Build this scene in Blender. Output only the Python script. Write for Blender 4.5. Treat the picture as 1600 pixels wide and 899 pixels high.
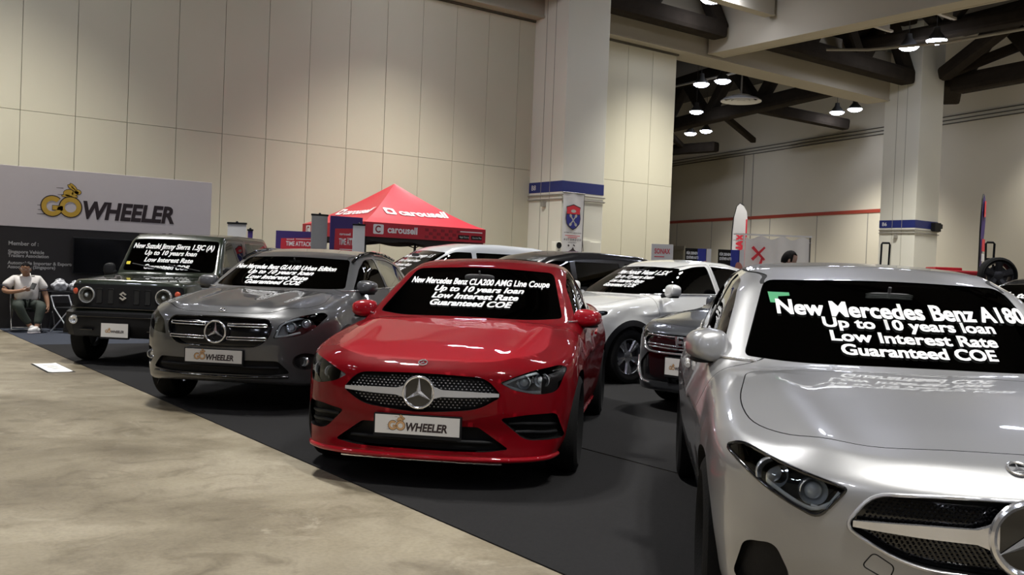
import bpy, bmesh, math, random
import numpy as np
from math import sin, cos, pi, radians, sqrt
from mathutils import Vector, Matrix
from mathutils.geometry import delaunay_2d_cdt

random.seed(7)
SC = bpy.context.scene
COL = SC.collection
for _o in list(bpy.data.objects):
    bpy.data.objects.remove(_o)

# ---------------------------------------------------------------- camera, world, exposure
# World axes: X runs along the panelled hall wall, Y points towards that wall, Z up.
CAM_H = 1.345
FOC = 1497.2
PITCH, ROLL, YAW = 0.0166518, 0.0388674, radians(53.514)
# camera looking direction on the ground, in hall axes
_fh = Vector((cos(YAW), sin(YAW), 0.0)); _rh = Vector((sin(YAW), -cos(YAW), 0.0)); _zh = Vector((0, 0, 1))
C_FWD = _fh * cos(PITCH) - _zh * sin(PITCH)
_u0 = _fh * sin(PITCH) + _zh * cos(PITCH)
C_R = _rh * cos(ROLL) + _u0 * sin(ROLL)
C_U = -_rh * sin(ROLL) + _u0 * cos(ROLL)
cam_data = bpy.data.cameras.new('camera')
cam_data.sensor_width = 36.0
cam_data.lens = 36.0 * FOC / 1600.0
cam_data.clip_end = 300
cam_data.clip_start = 0.05
cam = bpy.data.objects.new('camera', cam_data)
COL.objects.link(cam)
cam.matrix_world = Matrix((
    (C_R.x, C_U.x, -C_FWD.x, 0), (C_R.y, C_U.y, -C_FWD.y, 0), (C_R.z, C_U.z, -C_FWD.z, CAM_H), (0, 0, 0, 1)))
SC.camera = cam

world = bpy.data.worlds.new('hall_ambient')
SC.world = world
world.use_nodes = True
world.node_tree.nodes['Background'].inputs[0].default_value = (0.9, 0.92, 1.0, 1)
world.node_tree.nodes['Background'].inputs[1].default_value = 0.02
SC.view_settings.view_transform = 'Standard'
SC.view_settings.look = 'None'
SC.view_settings.gamma = 1.0
SC.view_settings.use_curve_mapping = False
SC.view_settings.exposure = 0.12
SC.cycles.use_denoising = True
SC.cycles.max_bounces = 8
SC.cycles.transparent_max_bounces = 16
SC.cycles.sample_clamp_indirect = 6.0
SC.cycles.blur_glossy = 0.3
LAMP_Z = 9.6

def pix(x, y):
    d = C_R * ((x - 800) / FOC) + C_U * (-(y - 449.5) / FOC) + C_FWD
    return d
# ---------------------------------------------------------------- materials
MATS = {}

def srgb(r, g, b):
    f = lambda c: ((c / 255.0) / 12.92 if c / 255.0 <= 0.04045 else ((c / 255.0 + 0.055) / 1.055) ** 2.4)
    return (f(r), f(g), f(b))

def mat(name, col, rough=0.5, metal=0.0, coat=0.0, noise=0.06, scale=8.0, bump=0.0, bscale=60.0, spec=0.5, emit=None, estr=0.0, rvar=0.0, coat_rough=0.03, sheen=0.0):
    """Principled material whose colour (and optionally roughness and relief) is varied by procedural noise."""
    if name in MATS:
        return MATS[name]
    m = bpy.data.materials.new(name)
    m.use_nodes = True
    nt = m.node_tree
    b = nt.nodes['Principled BSDF']
    tc = nt.nodes.new('ShaderNodeTexCoord')
    nz = nt.nodes.new('ShaderNodeTexNoise')
    nz.inputs['Scale'].default_value = scale
    nz.inputs['Detail'].default_value = 4
    nt.links.new(tc.outputs['Object'], nz.inputs['Vector'])
    rmp = nt.nodes.new('ShaderNodeMix'); rmp.data_type = 'RGBA'
    lo = tuple(max(0.0, c * (1 - noise)) for c in col) + (1,)
    hi = tuple(min(1.0, c * (1 + noise)) for c in col) + (1,)
    rmp.inputs[6].default_value = lo; rmp.inputs[7].default_value = hi
    nt.links.new(nz.outputs['Fac'], rmp.inputs[0])
    nt.links.new(rmp.outputs[2], b.inputs['Base Color'])
    b.inputs['Roughness'].default_value = rough
    b.inputs['Metallic'].default_value = metal
    b.inputs['Specular IOR Level'].default_value = spec
    b.inputs['Coat Weight'].default_value = coat
    b.inputs['Coat Roughness'].default_value = coat_rough
    if sheen:
        b.inputs['Sheen Weight'].default_value = sheen
    if rvar:
        mr = nt.nodes.new('ShaderNodeMapRange')
        mr.inputs[3].default_value = max(0.02, rough - rvar); mr.inputs[4].default_value = min(1, rough + rvar)
        nt.links.new(nz.outputs['Fac'], mr.inputs[0]); nt.links.new(mr.outputs[0], b.inputs['Roughness'])
    if bump:
        n2 = nt.nodes.new('ShaderNodeTexNoise'); n2.inputs['Scale'].default_value = bscale; n2.inputs['Detail'].default_value = 3
        nt.links.new(tc.outputs['Object'], n2.inputs['Vector'])
        bp = nt.nodes.new('ShaderNodeBump'); bp.inputs['Strength'].default_value = bump; bp.inputs['Distance'].default_value = 0.01
        nt.links.new(n2.outputs['Fac'], bp.inputs['Height']); nt.links.new(bp.outputs[0], b.inputs['Normal'])
    if emit:
        b.inputs['Emission Color'].default_value = tuple(emit) + (1,)
        b.inputs['Emission Strength'].default_value = estr
    MATS[name] = m
    return m

def glass_mat(name, tint, refl=1.0, ior=1.5, rough=0.0):
    if name in MATS:
        return MATS[name]
    m = bpy.data.materials.new(name); m.use_nodes = True
    nt = m.node_tree; nt.nodes.clear()
    out = nt.nodes.new('ShaderNodeOutputMaterial')
    tr = nt.nodes.new('ShaderNodeBsdfTransparent')
    gl = nt.nodes.new('ShaderNodeBsdfGlossy'); gl.inputs['Roughness'].default_value = rough
    fr = nt.nodes.new('ShaderNodeFresnel'); fr.inputs['IOR'].default_value = ior
    mx = nt.nodes.new('ShaderNodeMixShader')
    tc = nt.nodes.new('ShaderNodeTexCoord')
    nz = nt.nodes.new('ShaderNodeTexNoise'); nz.inputs['Scale'].default_value = 3
    mixc = nt.nodes.new('ShaderNodeMix'); mixc.data_type = 'RGBA'
    mixc.inputs[6].default_value = tuple(c * 0.95 for c in tint) + (1,)
    mixc.inputs[7].default_value = tuple(min(1, c * 1.05) for c in tint) + (1,)
    nt.links.new(tc.outputs['Object'], nz.inputs['Vector'])
    nt.links.new(nz.outputs['Fac'], mixc.inputs[0])
    nt.links.new(mixc.outputs[2], tr.inputs['Color'])
    gl.inputs['Color'].default_value = (refl, refl, refl, 1)
    nt.links.new(fr.outputs[0], mx.inputs[0]); nt.links.new(tr.outputs[0], mx.inputs[1]); nt.links.new(gl.outputs[0], mx.inputs[2])
    nt.links.new(mx.outputs[0], out.inputs['Surface'])
    MATS[name] = m
    return m

# ---------------------------------------------------------------- object helpers
def link(name, me, m=None, parent=None, smooth=None, loc=None, rotz=None):
    o = bpy.data.objects.new(name, me)
    COL.objects.link(o)
    if m is not None:
        for mm in (m if isinstance(m, (list, tuple)) else [m]):
            me.materials.append(mm)
    if parent is not None:
        o.parent = parent
    if loc is not None:
        o.location = loc
    if rotz is not None:
        o.rotation_euler = (0, 0, rotz)
    if smooth is True:
        me.shade_smooth()
    elif smooth is not None and smooth is not False:
        smooth_angle(me, smooth)
    return o

def smooth_angle(me, deg):
    """smooth shading with edges sharper than the angle kept hard"""
    me.shade_smooth()
    bm = bmesh.new(); bm.from_mesh(me)
    lim = radians(deg)
    for e in bm.edges:
        if len(e.link_faces) == 2:
            e.smooth = e.calc_face_angle(0.0) < lim
    bm.to_mesh(me); bm.free()

def thing(name, label, cat, loc=(0, 0, 0), rotz=0.0, group=None):
    o = bpy.data.objects.new(name, None)
    o.empty_display_size = 0.1
    COL.objects.link(o)
    o.location = loc; o.rotation_euler = (0, 0, rotz)
    o['label'] = label; o['category'] = cat
    if group:
        o['group'] = group
    return o

def tag(o, label=None, cat=None, group=None, kind=None):
    if label: o['label'] = label
    if cat: o['category'] = cat
    if group: o['group'] = group
    if kind: o['kind'] = kind
    return o

def mesh_from(verts, faces, name='shape'):
    me = bpy.data.meshes.new(name)
    me.from_pydata([tuple(v) for v in verts], [], [tuple(f) for f in faces])
    me.update()
    return me

class MB:
    """collects shapes of ONE part and links them as one mesh"""
    def __init__(self):
        self.v = []; self.f = []; self.mi = []
        self.cur = 0
    def add(self, verts, faces, M=None):
        n = len(self.v)
        if M is not None:
            verts = [M @ Vector(v) for v in verts]
        self.v += [tuple(v) for v in verts]
        self.f += [tuple(i + n for i in f) for f in faces]
        self.mi += [self.cur] * len(faces)
        return self
    def box(self, c, s, M=None, bev=0.0):
        bm = bmesh.new()
        bmesh.ops.create_cube(bm, size=1.0)
        bmesh.ops.scale(bm, vec=Vector(s), verts=bm.verts)
        if bev > 0:
            bmesh.ops.bevel(bm, geom=bm.edges[:], offset=min(bev, min(s) * 0.45), segments=2, affect='EDGES', profile=0.6)
        bmesh.ops.translate(bm, vec=Vector(c), verts=bm.verts)
        return self.bm(bm, M)
    def bm(self, bm, M=None):
        bm.verts.index_update()
        vs = [v.co.copy() for v in bm.verts]; fs = [[v.index for v in f.verts] for f in bm.faces]
        bm.free()
        return self.add(vs, fs, M)
    def tube(self, pts, r, seg=8, closed=False, M=None, caps=True):
        pts = [Vector(p) for p in pts]
        n = len(pts); rs = r if isinstance(r, (list, tuple)) else [r] * n
        vs = []; fs = []
        T = []
        for i in range(n):
            a = pts[(i - 1) % n] if (closed or i > 0) else pts[i]
            b = pts[(i + 1) % n] if (closed or i < n - 1) else pts[i]
            T.append((b - a).normalized())
        ref = Vector((0, 0, 1)) if abs(T[0].z) < 0.9 else Vector((1, 0, 0))
        N = (ref - T[0] * ref.dot(T[0])).normalized()
        for i in range(n):
            N = (N - T[i] * N.dot(T[i]))
            if N.length < 1e-6:
                N = T[i].orthogonal()
            N.normalize(); B = T[i].cross(N)
            for k in range(seg):
                a = 2 * pi * k / seg
                vs.append(pts[i] + (N * cos(a) + B * sin(a)) * rs[i])
        m = n if closed else n - 1
        for i in range(m):
            for k in range(seg):
                j = (i + 1) % n
                fs.append((i * seg + k, i * seg + (k + 1) % seg, j * seg + (k + 1) % seg, j * seg + k))
        if caps and not closed:
            fs.append(tuple(range(seg))[::-1]); fs.append(tuple((n - 1) * seg + k for k in range(seg)))
        return self.add(vs, fs, M)
    def lathe(self, prof, seg=32, M=None, closed=False, caps=True):
        """profile of (r, z) spun about Z"""
        vs = []; fs = []; n = len(prof)
        for k in range(seg):
            a = 2 * pi * k / seg
            for r, z in prof:
                vs.append((r * cos(a), r * sin(a), z))
        for k in range(seg):
            k2 = (k + 1) % seg
            for i in range(n if closed else n - 1):
                j = (i + 1) % n
                fs.append((k * n + i, k2 * n + i, k2 * n + j, k * n + j))
        if not closed and caps:
            if prof[0][0] > 1e-5: fs.append(tuple(k * n for k in range(seg))[::-1])
            if prof[-1][0] > 1e-5: fs.append(tuple(k * n + n - 1 for k in range(seg)))
        return self.add(vs, fs, M)
    def prism(self, poly, d0, d1, M=None):
        """2D polygon in XY extruded from z=d0 to d1"""
        bm = bmesh.new()
        ed = [(i, (i + 1) % len(poly)) for i in range(len(poly))]
        n = len(poly)
        vs = [(p[0], p[1], d1) for p in poly] + [(p[0], p[1], d0) for p in poly]
        area = sum(poly[i][0] * poly[(i + 1) % n][1] - poly[(i + 1) % n][0] * poly[i][1] for i in range(n))
        bm.free()
        top = tuple(range(n)); bot = tuple(range(2 * n - 1, n - 1, -1))
        sides = [(i, i + n, (i + 1) % n + n, (i + 1) % n) for i in range(n)]
        if area < 0:
            top = top[::-1]; bot = bot[::-1]; sides = [s[::-1] for s in sides]
        return self.add(vs, [top, bot] + sides, M)
    def sphere(self, c, r, seg=16, rings=10, M=None, sc=(1, 1, 1)):
        bm = bmesh.new()
        bmesh.ops.create_uvsphere(bm, u_segments=seg, v_segments=rings, radius=1)
        for v in bm.verts:
            v.co = Vector((v.co.x * r * sc[0] + c[0], v.co.y * r * sc[1] + c[1], v.co.z * r * sc[2] + c[2]))
        return self.bm(bm, M)
    def build(self, name, m=None, parent=None, smooth=35, loc=None, rotz=None):
        me = mesh_from(self.v, self.f, name)
        if any(self.mi):
            me.polygons.foreach_set('material_index', self.mi)
        return link(name, me, m, parent, smooth, loc, rotz)

def frameM(o, x, y):
    """matrix taking local XY plane to the plane through o spanned by x (right) and y (up)"""
    x = Vector(x).normalized(); y = Vector(y); y = (y - x * y.dot(x)).normalized(); z = x.cross(y)
    return Matrix(((x.x, y.x, z.x, o[0]), (x.y, y.y, z.y, o[1]), (x.z, y.z, z.z, o[2]), (0, 0, 0, 1)))

def rounded(pts, r=0.02, seg=5):
    """closed polygon with its corners rounded"""
    out = []; n = len(pts)
    for i in range(n):
        p = np.array(pts[i][:2], float); a = np.array(pts[i - 1][:2], float); b = np.array(pts[(i + 1) % n][:2], float)
        rr = pts[i][2] if len(pts[i]) > 2 else r
        la = np.linalg.norm(a - p); lb = np.linalg.norm(b - p)
        d = min(rr, la * 0.48, lb * 0.48)
        if d < 1e-4:
            out.append(tuple(p)); continue
        s = p + (a - p) / la * d; e = p + (b - p) / lb * d
        for k in range(seg + 1):
            t = k / seg
            q = (1 - t) ** 2 * s + 2 * t * (1 - t) * p + t * t * e
            out.append(tuple(q))
    return out

def resample(pts, ds):
    out = []; n = len(pts)
    for i in range(n):
        a = np.array(pts[i]); b = np.array(pts[(i + 1) % n]); L = np.linalg.norm(b - a)
        if L < 1e-6: continue
        k = max(1, int(math.ceil(L / ds)))
        for j in range(k):
            out.append(tuple(a + (b - a) * j / k))
    return out

def inset(pts, d):
    """move a closed polygon inwards by d (negative: outwards)"""
    P = np.array(pts); n = len(P)
    area = 0.5 * np.sum(P[:, 0] * np.roll(P[:, 1], -1) - np.roll(P[:, 0], -1) * P[:, 1])
    s = 1 if area > 0 else -1
    e = np.roll(P, -1, 0) - P
    e = e / np.maximum(np.linalg.norm(e, axis=1, keepdims=True), 1e-9)
    nrm = np.stack([-e[:, 1], e[:, 0]], 1) * s
    m = nrm + np.roll(nrm, 1, 0)
    m = m / np.maximum((m * m).sum(1, keepdims=True), 0.4) * 2
    return [tuple(p) for p in P + m * d]

def triangulate(outline, ds, holes=()):
    """2D points and triangles filling an outline (minus holes), with grid points inside"""
    pts = [Vector(p) for p in outline]; ed = [(i, (i + 1) % len(pts)) for i in range(len(pts))]
    for h in holes:
        n = len(pts); pts += [Vector(p) for p in h]; ed += [(n + i, n + (i + 1) % len(h)) for i in range(len(h))]
    P = np.array(outline); lo = P.min(0); hi = P.max(0)
    def inside(q, poly):
        c = False; n = len(poly); j = n - 1
        for i in range(n):
            xi, yi = poly[i]; xj, yj = poly[j]
            if (yi > q[1]) != (yj > q[1]) and q[0] < (xj - xi) * (q[1] - yi) / (yj - yi) + xi:
                c = not c
            j = i
        return c
    B = np.concatenate([P] + [np.array(h) for h in holes])
    nx = int((hi[0] - lo[0]) / ds) + 1; ny = int((hi[1] - lo[1]) / ds) + 1
    for i in range(nx + 1):
        for j in range(ny + 1):
            q = (lo[0] + (i + 0.5 * (j % 2)) * ds, lo[1] + j * ds)
            if inside(q, outline) and not any(inside(q, h) for h in holes) and np.min(np.hypot(B[:, 0] - q[0], B[:, 1] - q[1])) > ds * 0.45:
                pts.append(Vector(q))
    r = delaunay_2d_cdt(pts, ed, [], 1, 1e-6)
    vs = [(v.x, v.y) for v in r[0]]; fs = [tuple(f) for f in r[2]]
    if holes:
        keep = []
        for f in fs:
            c = (sum(vs[i][0] for i in f) / len(f), sum(vs[i][1] for i in f) / len(f))
            if not any(inside(c, h) for h in holes): keep.append(f)
        fs = keep
    return vs, fs

def text_mesh(body, size=1.0, bold=0.0, shear=0.0, align='CENTER', width=None, spacing=1.0, depth=0.0):
    """lettering as a flat mesh in the XY plane; width stretches the line to that length; returns verts, faces"""
    cu = bpy.data.curves.new('lettering', 'FONT')
    cu.body = body; cu.size = size; cu.offset = bold; cu.shear = shear; cu.align_x = align
    cu.space_character = spacing; cu.resolution_u = 3
    cu.extrude = depth
    o = bpy.data.objects.new('lettering', cu)
    COL.objects.link(o)
    dg = bpy.context.evaluated_depsgraph_get(); dg.update()
    me = bpy.data.meshes.new_from_object(o.evaluated_get(dg))
    vs = np.array([tuple(v.co) for v in me.vertices]).reshape(-1, 3); fs = [tuple(p.vertices) for p in me.polygons]
    bpy.data.objects.remove(o); bpy.data.curves.remove(cu); bpy.data.meshes.remove(me)
    if width and len(vs):
        w = vs[:, 0].max() - vs[:, 0].min()
        k = width / w
        c = {'CENTER': 0.5 * (vs[:, 0].max() + vs[:, 0].min()), 'LEFT': vs[:, 0].min(), 'RIGHT': vs[:, 0].max()}[align]
        vs[:, 0] = (vs[:, 0] - c) * k
    return vs, fs
# ---------------------------------------------------------------- car bodies
# A body is the zero level of a smooth field built from its side profile, plan width, nose and tail curves; it is
# meshed on a grid, drawn exactly onto the field and then cut (windows, wheel wells, lamps, shut lines) as a solid.
# Car axes: x forward from the front axle, y to the car's left, z up from the ground.

class Tab:
    def __init__(self, pts, sig=0.03, lo=-6.0, hi=3.0, step=0.005, ext=False):
        P = sorted(pts); xs = np.array([p[0] for p in P], float); ys = np.array([p[1] for p in P], float)
        g = np.arange(lo, hi, step)
        v = np.interp(g, xs, ys)
        if ext:      # carry the end slopes on
            v = np.where(g < xs[0], ys[0] + (g - xs[0]) * (ys[1] - ys[0]) / (xs[1] - xs[0]), v)
            v = np.where(g > xs[-1], ys[-1] + (g - xs[-1]) * (ys[-1] - ys[-2]) / (xs[-1] - xs[-2]), v)
        if sig > 0:
            k = int(4 * sig / step) + 1
            w = np.exp(-0.5 * (np.arange(-k, k + 1) * step / sig) ** 2); w /= w.sum()
            v = np.convolve(np.pad(v, k, 'edge'), w, 'valid')
        self.g0 = lo; self.h = step; self.v = v; self.d = np.gradient(v, step); self.g = g
    def __call__(self, x):
        return np.interp(x, self.g, self.v)
    def slope(self, x):
        return np.interp(x, self.g, self.d)

def smax(a, b, r):
    h = np.maximum(r - np.abs(a - b), 0.0)
    return np.maximum(a, b) + h * h / (4 * r)

def smin(a, b, r):
    return -smax(-a, -b, r)

class Body:
    def __init__(self, s):
        self.s = s
        T = lambda k, sig, d=None: Tab(s.get(k, d), sig)
        self.zc = T('zc', s.get('sig_zc', 0.05)); self.ze = T('ze', 0.06)
        self.W = T('W', 0.10); self.side = T('side', s.get('sig_side', 0.03))
        self.nose = T('nose', s.get('sig_nose', 0.02)); self.nd = T('ndrop', 0.05)
        self.tail = T('tail', 0.03); self.td = T('tdrop', 0.05)
        self.bot = T('bot', 0.05)
        self.roof = Tab(s['roof'], s.get('sig_roof', 0.06), ext=True); self.gw = T('gw', 0.12); self.belt = T('belt', 0.1)
        self.cn = s.get('crown_n', 2.6)
    def tub(self, x, y, z):
        s = self.s; ay = np.abs(y)
        W = self.W(x); t = np.minimum(ay / W, 1.15)
        zc = self.zc(x); ze = self.ze(x)
        T = ze + (zc - ze) * (1 - t ** self.cn)
        for (y0, y1, w, hgt, xa, xb) in s.get('creases', ()):    # raised lines along the bonnet
            k = np.clip((x - xa) / (xb - xa), 0, 1)
            T = T + hgt * np.exp(-((ay - (y0 + (y1 - y0) * k)) / w) ** 2) * np.clip((xb - x) / 0.25, 0, 1) * np.clip((x - xa) / 0.2, 0, 1)
        f1 = (z - T) / np.sqrt(1 + self.zc.slope(x) ** 2)
        S = W - self.side(z)
        for (xw, zw, R, amt, wid) in s.get('flares', ()):        # swollen wheel arches
            d = np.sqrt((x - xw) ** 2 + (z - zw) ** 2) - R
            S = S + amt * np.exp(-(np.maximum(d, 0) / wid) ** 2) * np.clip((d + 0.12) / 0.1, 0, 1)
        for (xa, za, xb, zb_, w, amt) in s.get('swage', ()):     # pressed lines along the flank
            k = np.clip((x - xa) / (xb - xa), 0, 1); zl = za + (zb_ - za) * k
            e = (z - zl) / w
            S = S + amt * np.where(e > 0, np.exp(-e * e * 6), np.exp(-e * e)) * np.clip((xa - x) / 0.2, 0, 1) * np.clip((x - xb) / 0.2, 0, 1)
        f2 = ay - S
        f3 = (x - (self.nose(z) - self.nd(ay))) / np.sqrt(1 + self.nose.slope(z) ** 2 + self.nd.slope(ay) ** 2)
        f4 = ((self.tail(z) + self.td(ay)) - x) / np.sqrt(1 + self.tail.slope(z) ** 2 + self.td.slope(ay) ** 2)
        f = smax(f1, f2, s.get('r_sh', 0.07))
        f = smax(f, f3, s.get('r_nose', 0.06)); f = smax(f, f4, 0.08)
        f = smax(f, self.bot(x) - z, s.get('r_bot', 0.04))
        return f
    def house(self, x, y, z):
        s = self.s; ay = np.abs(y)
        mid = s['roof_mid']
        b = np.where(x > mid, s['bow_f'], -s['bow_r']) * np.clip(np.abs(x - mid) / 0.5, 0, 1)
        xe = x + b * y * y
        f1 = (z - (self.roof(xe) - s['rcrown'] * y * y)) / np.sqrt(1 + self.roof.slope(xe) ** 2)
        dz = z - self.belt(x)
        f2 = (ay - (self.gw(x) - s['tumble'] * dz - s.get('tumble2', 0.0) * np.maximum(dz, 0) ** 2)) / sqrt(1 + s['tumble'] ** 2)
        f = smax(f1, f2, s.get('r_roof', 0.09))
        f = smax(f, (s['belt'][0][1] - 0.2) - z, 0.02)
        f = smax(f, s.get('gx0', -9) - x, 0.05)
        return f
    def f(self, P):
        x, y, z = P[..., 0], P[..., 1], P[..., 2]
        return smin(self.tub(x, y, z), self.house(x, y, z), self.s.get('r_belt', 0.035))
    def grad(self, P, e=0.002):
        g = np.empty(P.shape)
        for i in range(3):
            d = np.zeros(3); d[i] = e
            g[..., i] = (self.f(P + d) - self.f(P - d)) / (2 * e)
        return g
    def solid(self, P):
        """body with its cabin hollowed out"""
        s = self.s
        f = self.f(P)
        c = f + 0.055
        c = np.maximum(c, s['cab'][2] - P[..., 2]); c = np.maximum(c, P[..., 0] - s['cab'][0]); c = np.maximum(c, s['cab'][1] - P[..., 0])
        c = np.maximum(c, np.abs(P[..., 1]) - s['cab'][3])
        return np.maximum(f, -c)
    def project(self, uv, axis):
        """points of the surface above 2D points, seen from the front ('x'), side ('y'), top ('z') or rear ('r')"""
        uv = np.asarray(uv, float); n = len(uv)
        P = np.zeros((n, 3)); d = np.zeros(3)
        if axis == 'x':   P[:, 1:] = uv; P[:, 0] = 1.4; d[0] = -1; far = 3.2
        elif axis == 'r': P[:, 1:] = uv; P[:, 0] = -5.0; d[0] = 1; far = 3.0
        elif axis == 'y': P[:, [0, 2]] = uv; P[:, 1] = 1.3; d[1] = -1; far = 1.3
        elif axis == 'z': P[:, :2] = uv; P[:, 2] = 2.3; d[2] = -1; far = 2.2
        N = 110
        ts = np.linspace(0, far, N)
        F = self.f(P[:, None, :] + d[None, None, :] * ts[None, :, None])
        neg = F < 0
        k = np.argmax(neg, 1); miss = ~neg.any(1)
        k = np.maximum(k, 1)
        k[miss] = np.argmin(np.abs(F[miss]), 1) if miss.any() else k[miss]
        a = ts[np.maximum(k - 1, 0)]; b = ts[k]
        for _ in range(24):
            m = 0.5 * (a + b); neg = self.f(P + d * m[:, None]) < 0
            b = np.where(neg, m, b); a = np.where(neg, a, m)
        return P + d * (0.5 * (a + b))[:, None], d
    def normals(self, Q):
        g = self.grad(Q)
        return g / np.maximum(np.linalg.norm(g, axis=1, keepdims=True), 1e-9)
    def mesh(self, h=0.03, relax=3):
        s = self.s
        x0, x1, zt = s['box']
        ym = max(p[1] for p in s['W']) + 0.12
        ny = int(math.ceil(ym / h))
        X = np.arange(x0 - 0.1, x1 + 0.1, h); Y = (np.arange(-ny, ny) + 0.5) * h; Z = np.arange(0.02, zt + 0.1, h)
        half = Y[ny:]
        G = np.stack(np.meshgrid(X, half, Z, indexing='ij'), -1)
        F = self.solid(G); F = np.concatenate([F[:, ::-1], F], 1)
        V, Q = surface_nets(F, (X[0], Y[0], Z[0]), h)
        f = self.solid
        def newton(V, it):
            for _ in range(it):
                v0 = f(V); g = np.empty(V.shape); e = 0.003
                for i in range(3):
                    d = np.zeros(3); d[i] = e
                    g[:, i] = (f(V + d) - f(V - d)) / (2 * e)
                st = (v0 / np.maximum((g * g).sum(1), 0.2))[:, None] * g
                L = np.linalg.norm(st, axis=1, keepdims=True)
                V = V - st * np.minimum(1, h * 0.5 / np.maximum(L, 1e-9))
            return V
        V = newton(V, 2)
        E = np.concatenate([Q[:, [0, 1]], Q[:, [1, 2]], Q[:, [2, 3]], Q[:, [3, 0]]])
        for _ in range(relax):
            A = np.zeros(V.shape); c = np.zeros(len(V))
            for i, j in ((0, 1), (1, 0)):
                np.add.at(A, E[:, i], V[E[:, j]]); np.add.at(c, E[:, i], 1)
            V = 0.5 * V + 0.5 * A / c[:, None]
            V = newton(V, 2)
        V = newton(V, 2)
        return mesh_from(V, Q, 'body')

def surface_nets(F, org, h):
    nx, ny, nz = F.shape
    inside = F < 0
    c = [(i, j, k) for i in (0, 1) for j in (0, 1) for k in (0, 1)]
    sl = lambda A, i, j, k: A[i:nx - 1 + i, j:ny - 1 + j, k:nz - 1 + k]
    cnt = sum(sl(inside, *q).astype(np.int32) for q in c)
    act = (cnt > 0) & (cnt < 8)
    idx = -np.ones(act.shape, np.int64); ids = np.argwhere(act); idx[act] = np.arange(len(ids))
    acc = np.zeros((len(ids), 3)); num = np.zeros(len(ids))
    cf = {q: sl(F, *q)[act] for q in c}
    for a in c:
        for ax in range(3):
            if a[ax] == 0:
                b = list(a); b[ax] = 1; b = tuple(b)
                fa, fb = cf[a], cf[b]
                x = (fa < 0) != (fb < 0)
                t = np.where(x, fa / np.where(np.abs(fa - fb) < 1e-12, 1, fa - fb), 0)
                p = np.tile(np.array(a, float), (len(ids), 1)); p[:, ax] = t
                acc[x] += p[x]; num[x] += 1
    V = (ids + acc / num[:, None]) * h + np.array(org)
    Q = []
    for ax in range(3):
        o = [(1, 2), (2, 0), (0, 1)][ax]
        lo = [slice(1, n - 1) for n in (nx, ny, nz)]; lo[ax] = slice(0, (nx, ny, nz)[ax] - 1)
        hi = list(lo); hi[ax] = slice(1, (nx, ny, nz)[ax])
        A = inside[tuple(lo)]; B = inside[tuple(hi)]
        e = np.argwhere(A != B)
        st = A[A != B]
        off = np.array([s.start for s in lo]); e = e + off
        q = []
        for (da, db) in ((1, 1), (0, 1), (0, 0), (1, 0)):
            i = e.copy(); i[:, o[0]] -= da; i[:, o[1]] -= db
            q.append(idx[i[:, 0], i[:, 1], i[:, 2]])
        q = np.stack(q, 1)
        q[~st] = q[~st][:, ::-1]
        Q.append(q)
    return V, np.concatenate(Q)

def boolean(me, cut, op='DIFFERENCE'):
    """solid boolean of two meshes, returns a new mesh"""
    a = bpy.data.objects.new('a', me); b = bpy.data.objects.new('b', cut)
    COL.objects.link(a); COL.objects.link(b)
    m = a.modifiers.new('cut', 'BOOLEAN'); m.object = b; m.operation = op; m.solver = 'MANIFOLD'
    dg = bpy.context.evaluated_depsgraph_get(); dg.update()
    r = bpy.data.meshes.new_from_object(a.evaluated_get(dg))
    if len(r.polygons) == 0 or (op == 'DIFFERENCE' and len(r.polygons) == len(me.polygons)):
        m.solver = 'EXACT'; dg.update()
        r2 = bpy.data.meshes.new_from_object(a.evaluated_get(dg))
        print('boolean fallback', len(me.polygons), len(r.polygons), len(r2.polygons))
        r = r2
    bpy.data.objects.remove(a); bpy.data.objects.remove(b)
    return r

def closed_sheet(vs, fs, outer, inner, nb):
    """solid between two copies of a triangulated sheet; the outline is the first nb points"""
    n = len(vs)
    V = np.concatenate([outer, inner])
    a, b, c = (np.array(vs[i]) for i in fs[0][:3])
    ccw = np.cross(b - a, c - a) > 0
    F = [tuple(f) for f in fs] + [tuple(i + n for i in f[::-1]) for f in fs]
    # boundary edges
    cnt = {}
    for f in fs:
        for i in range(len(f)):
            e = (f[i], f[(i + 1) % len(f)]); cnt[e] = cnt.get(e, 0) + 1
    for (i, j) in cnt:
        if (j, i) not in cnt:
            F.append((j, i, i + n, j + n))
    me = mesh_from(V, F)
    bm = bmesh.new(); bm.from_mesh(me)
    bmesh.ops.recalc_face_normals(bm, faces=bm.faces)
    if bm.calc_volume(signed=True) < 0:
        bmesh.ops.reverse_faces(bm, faces=bm.faces)
    bm.to_mesh(me); bm.free()
    return me

def mirror_mesh(me):
    m2 = me.copy()
    m2.transform(Matrix.Diagonal((1, -1, 1, 1)))
    m2.flip_normals()
    return m2

def join_meshes(ms):
    bm = bmesh.new()
    for m in ms: bm.from_mesh(m)
    r = bpy.data.meshes.new('joined'); bm.to_mesh(r); bm.free()
    return r

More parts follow.
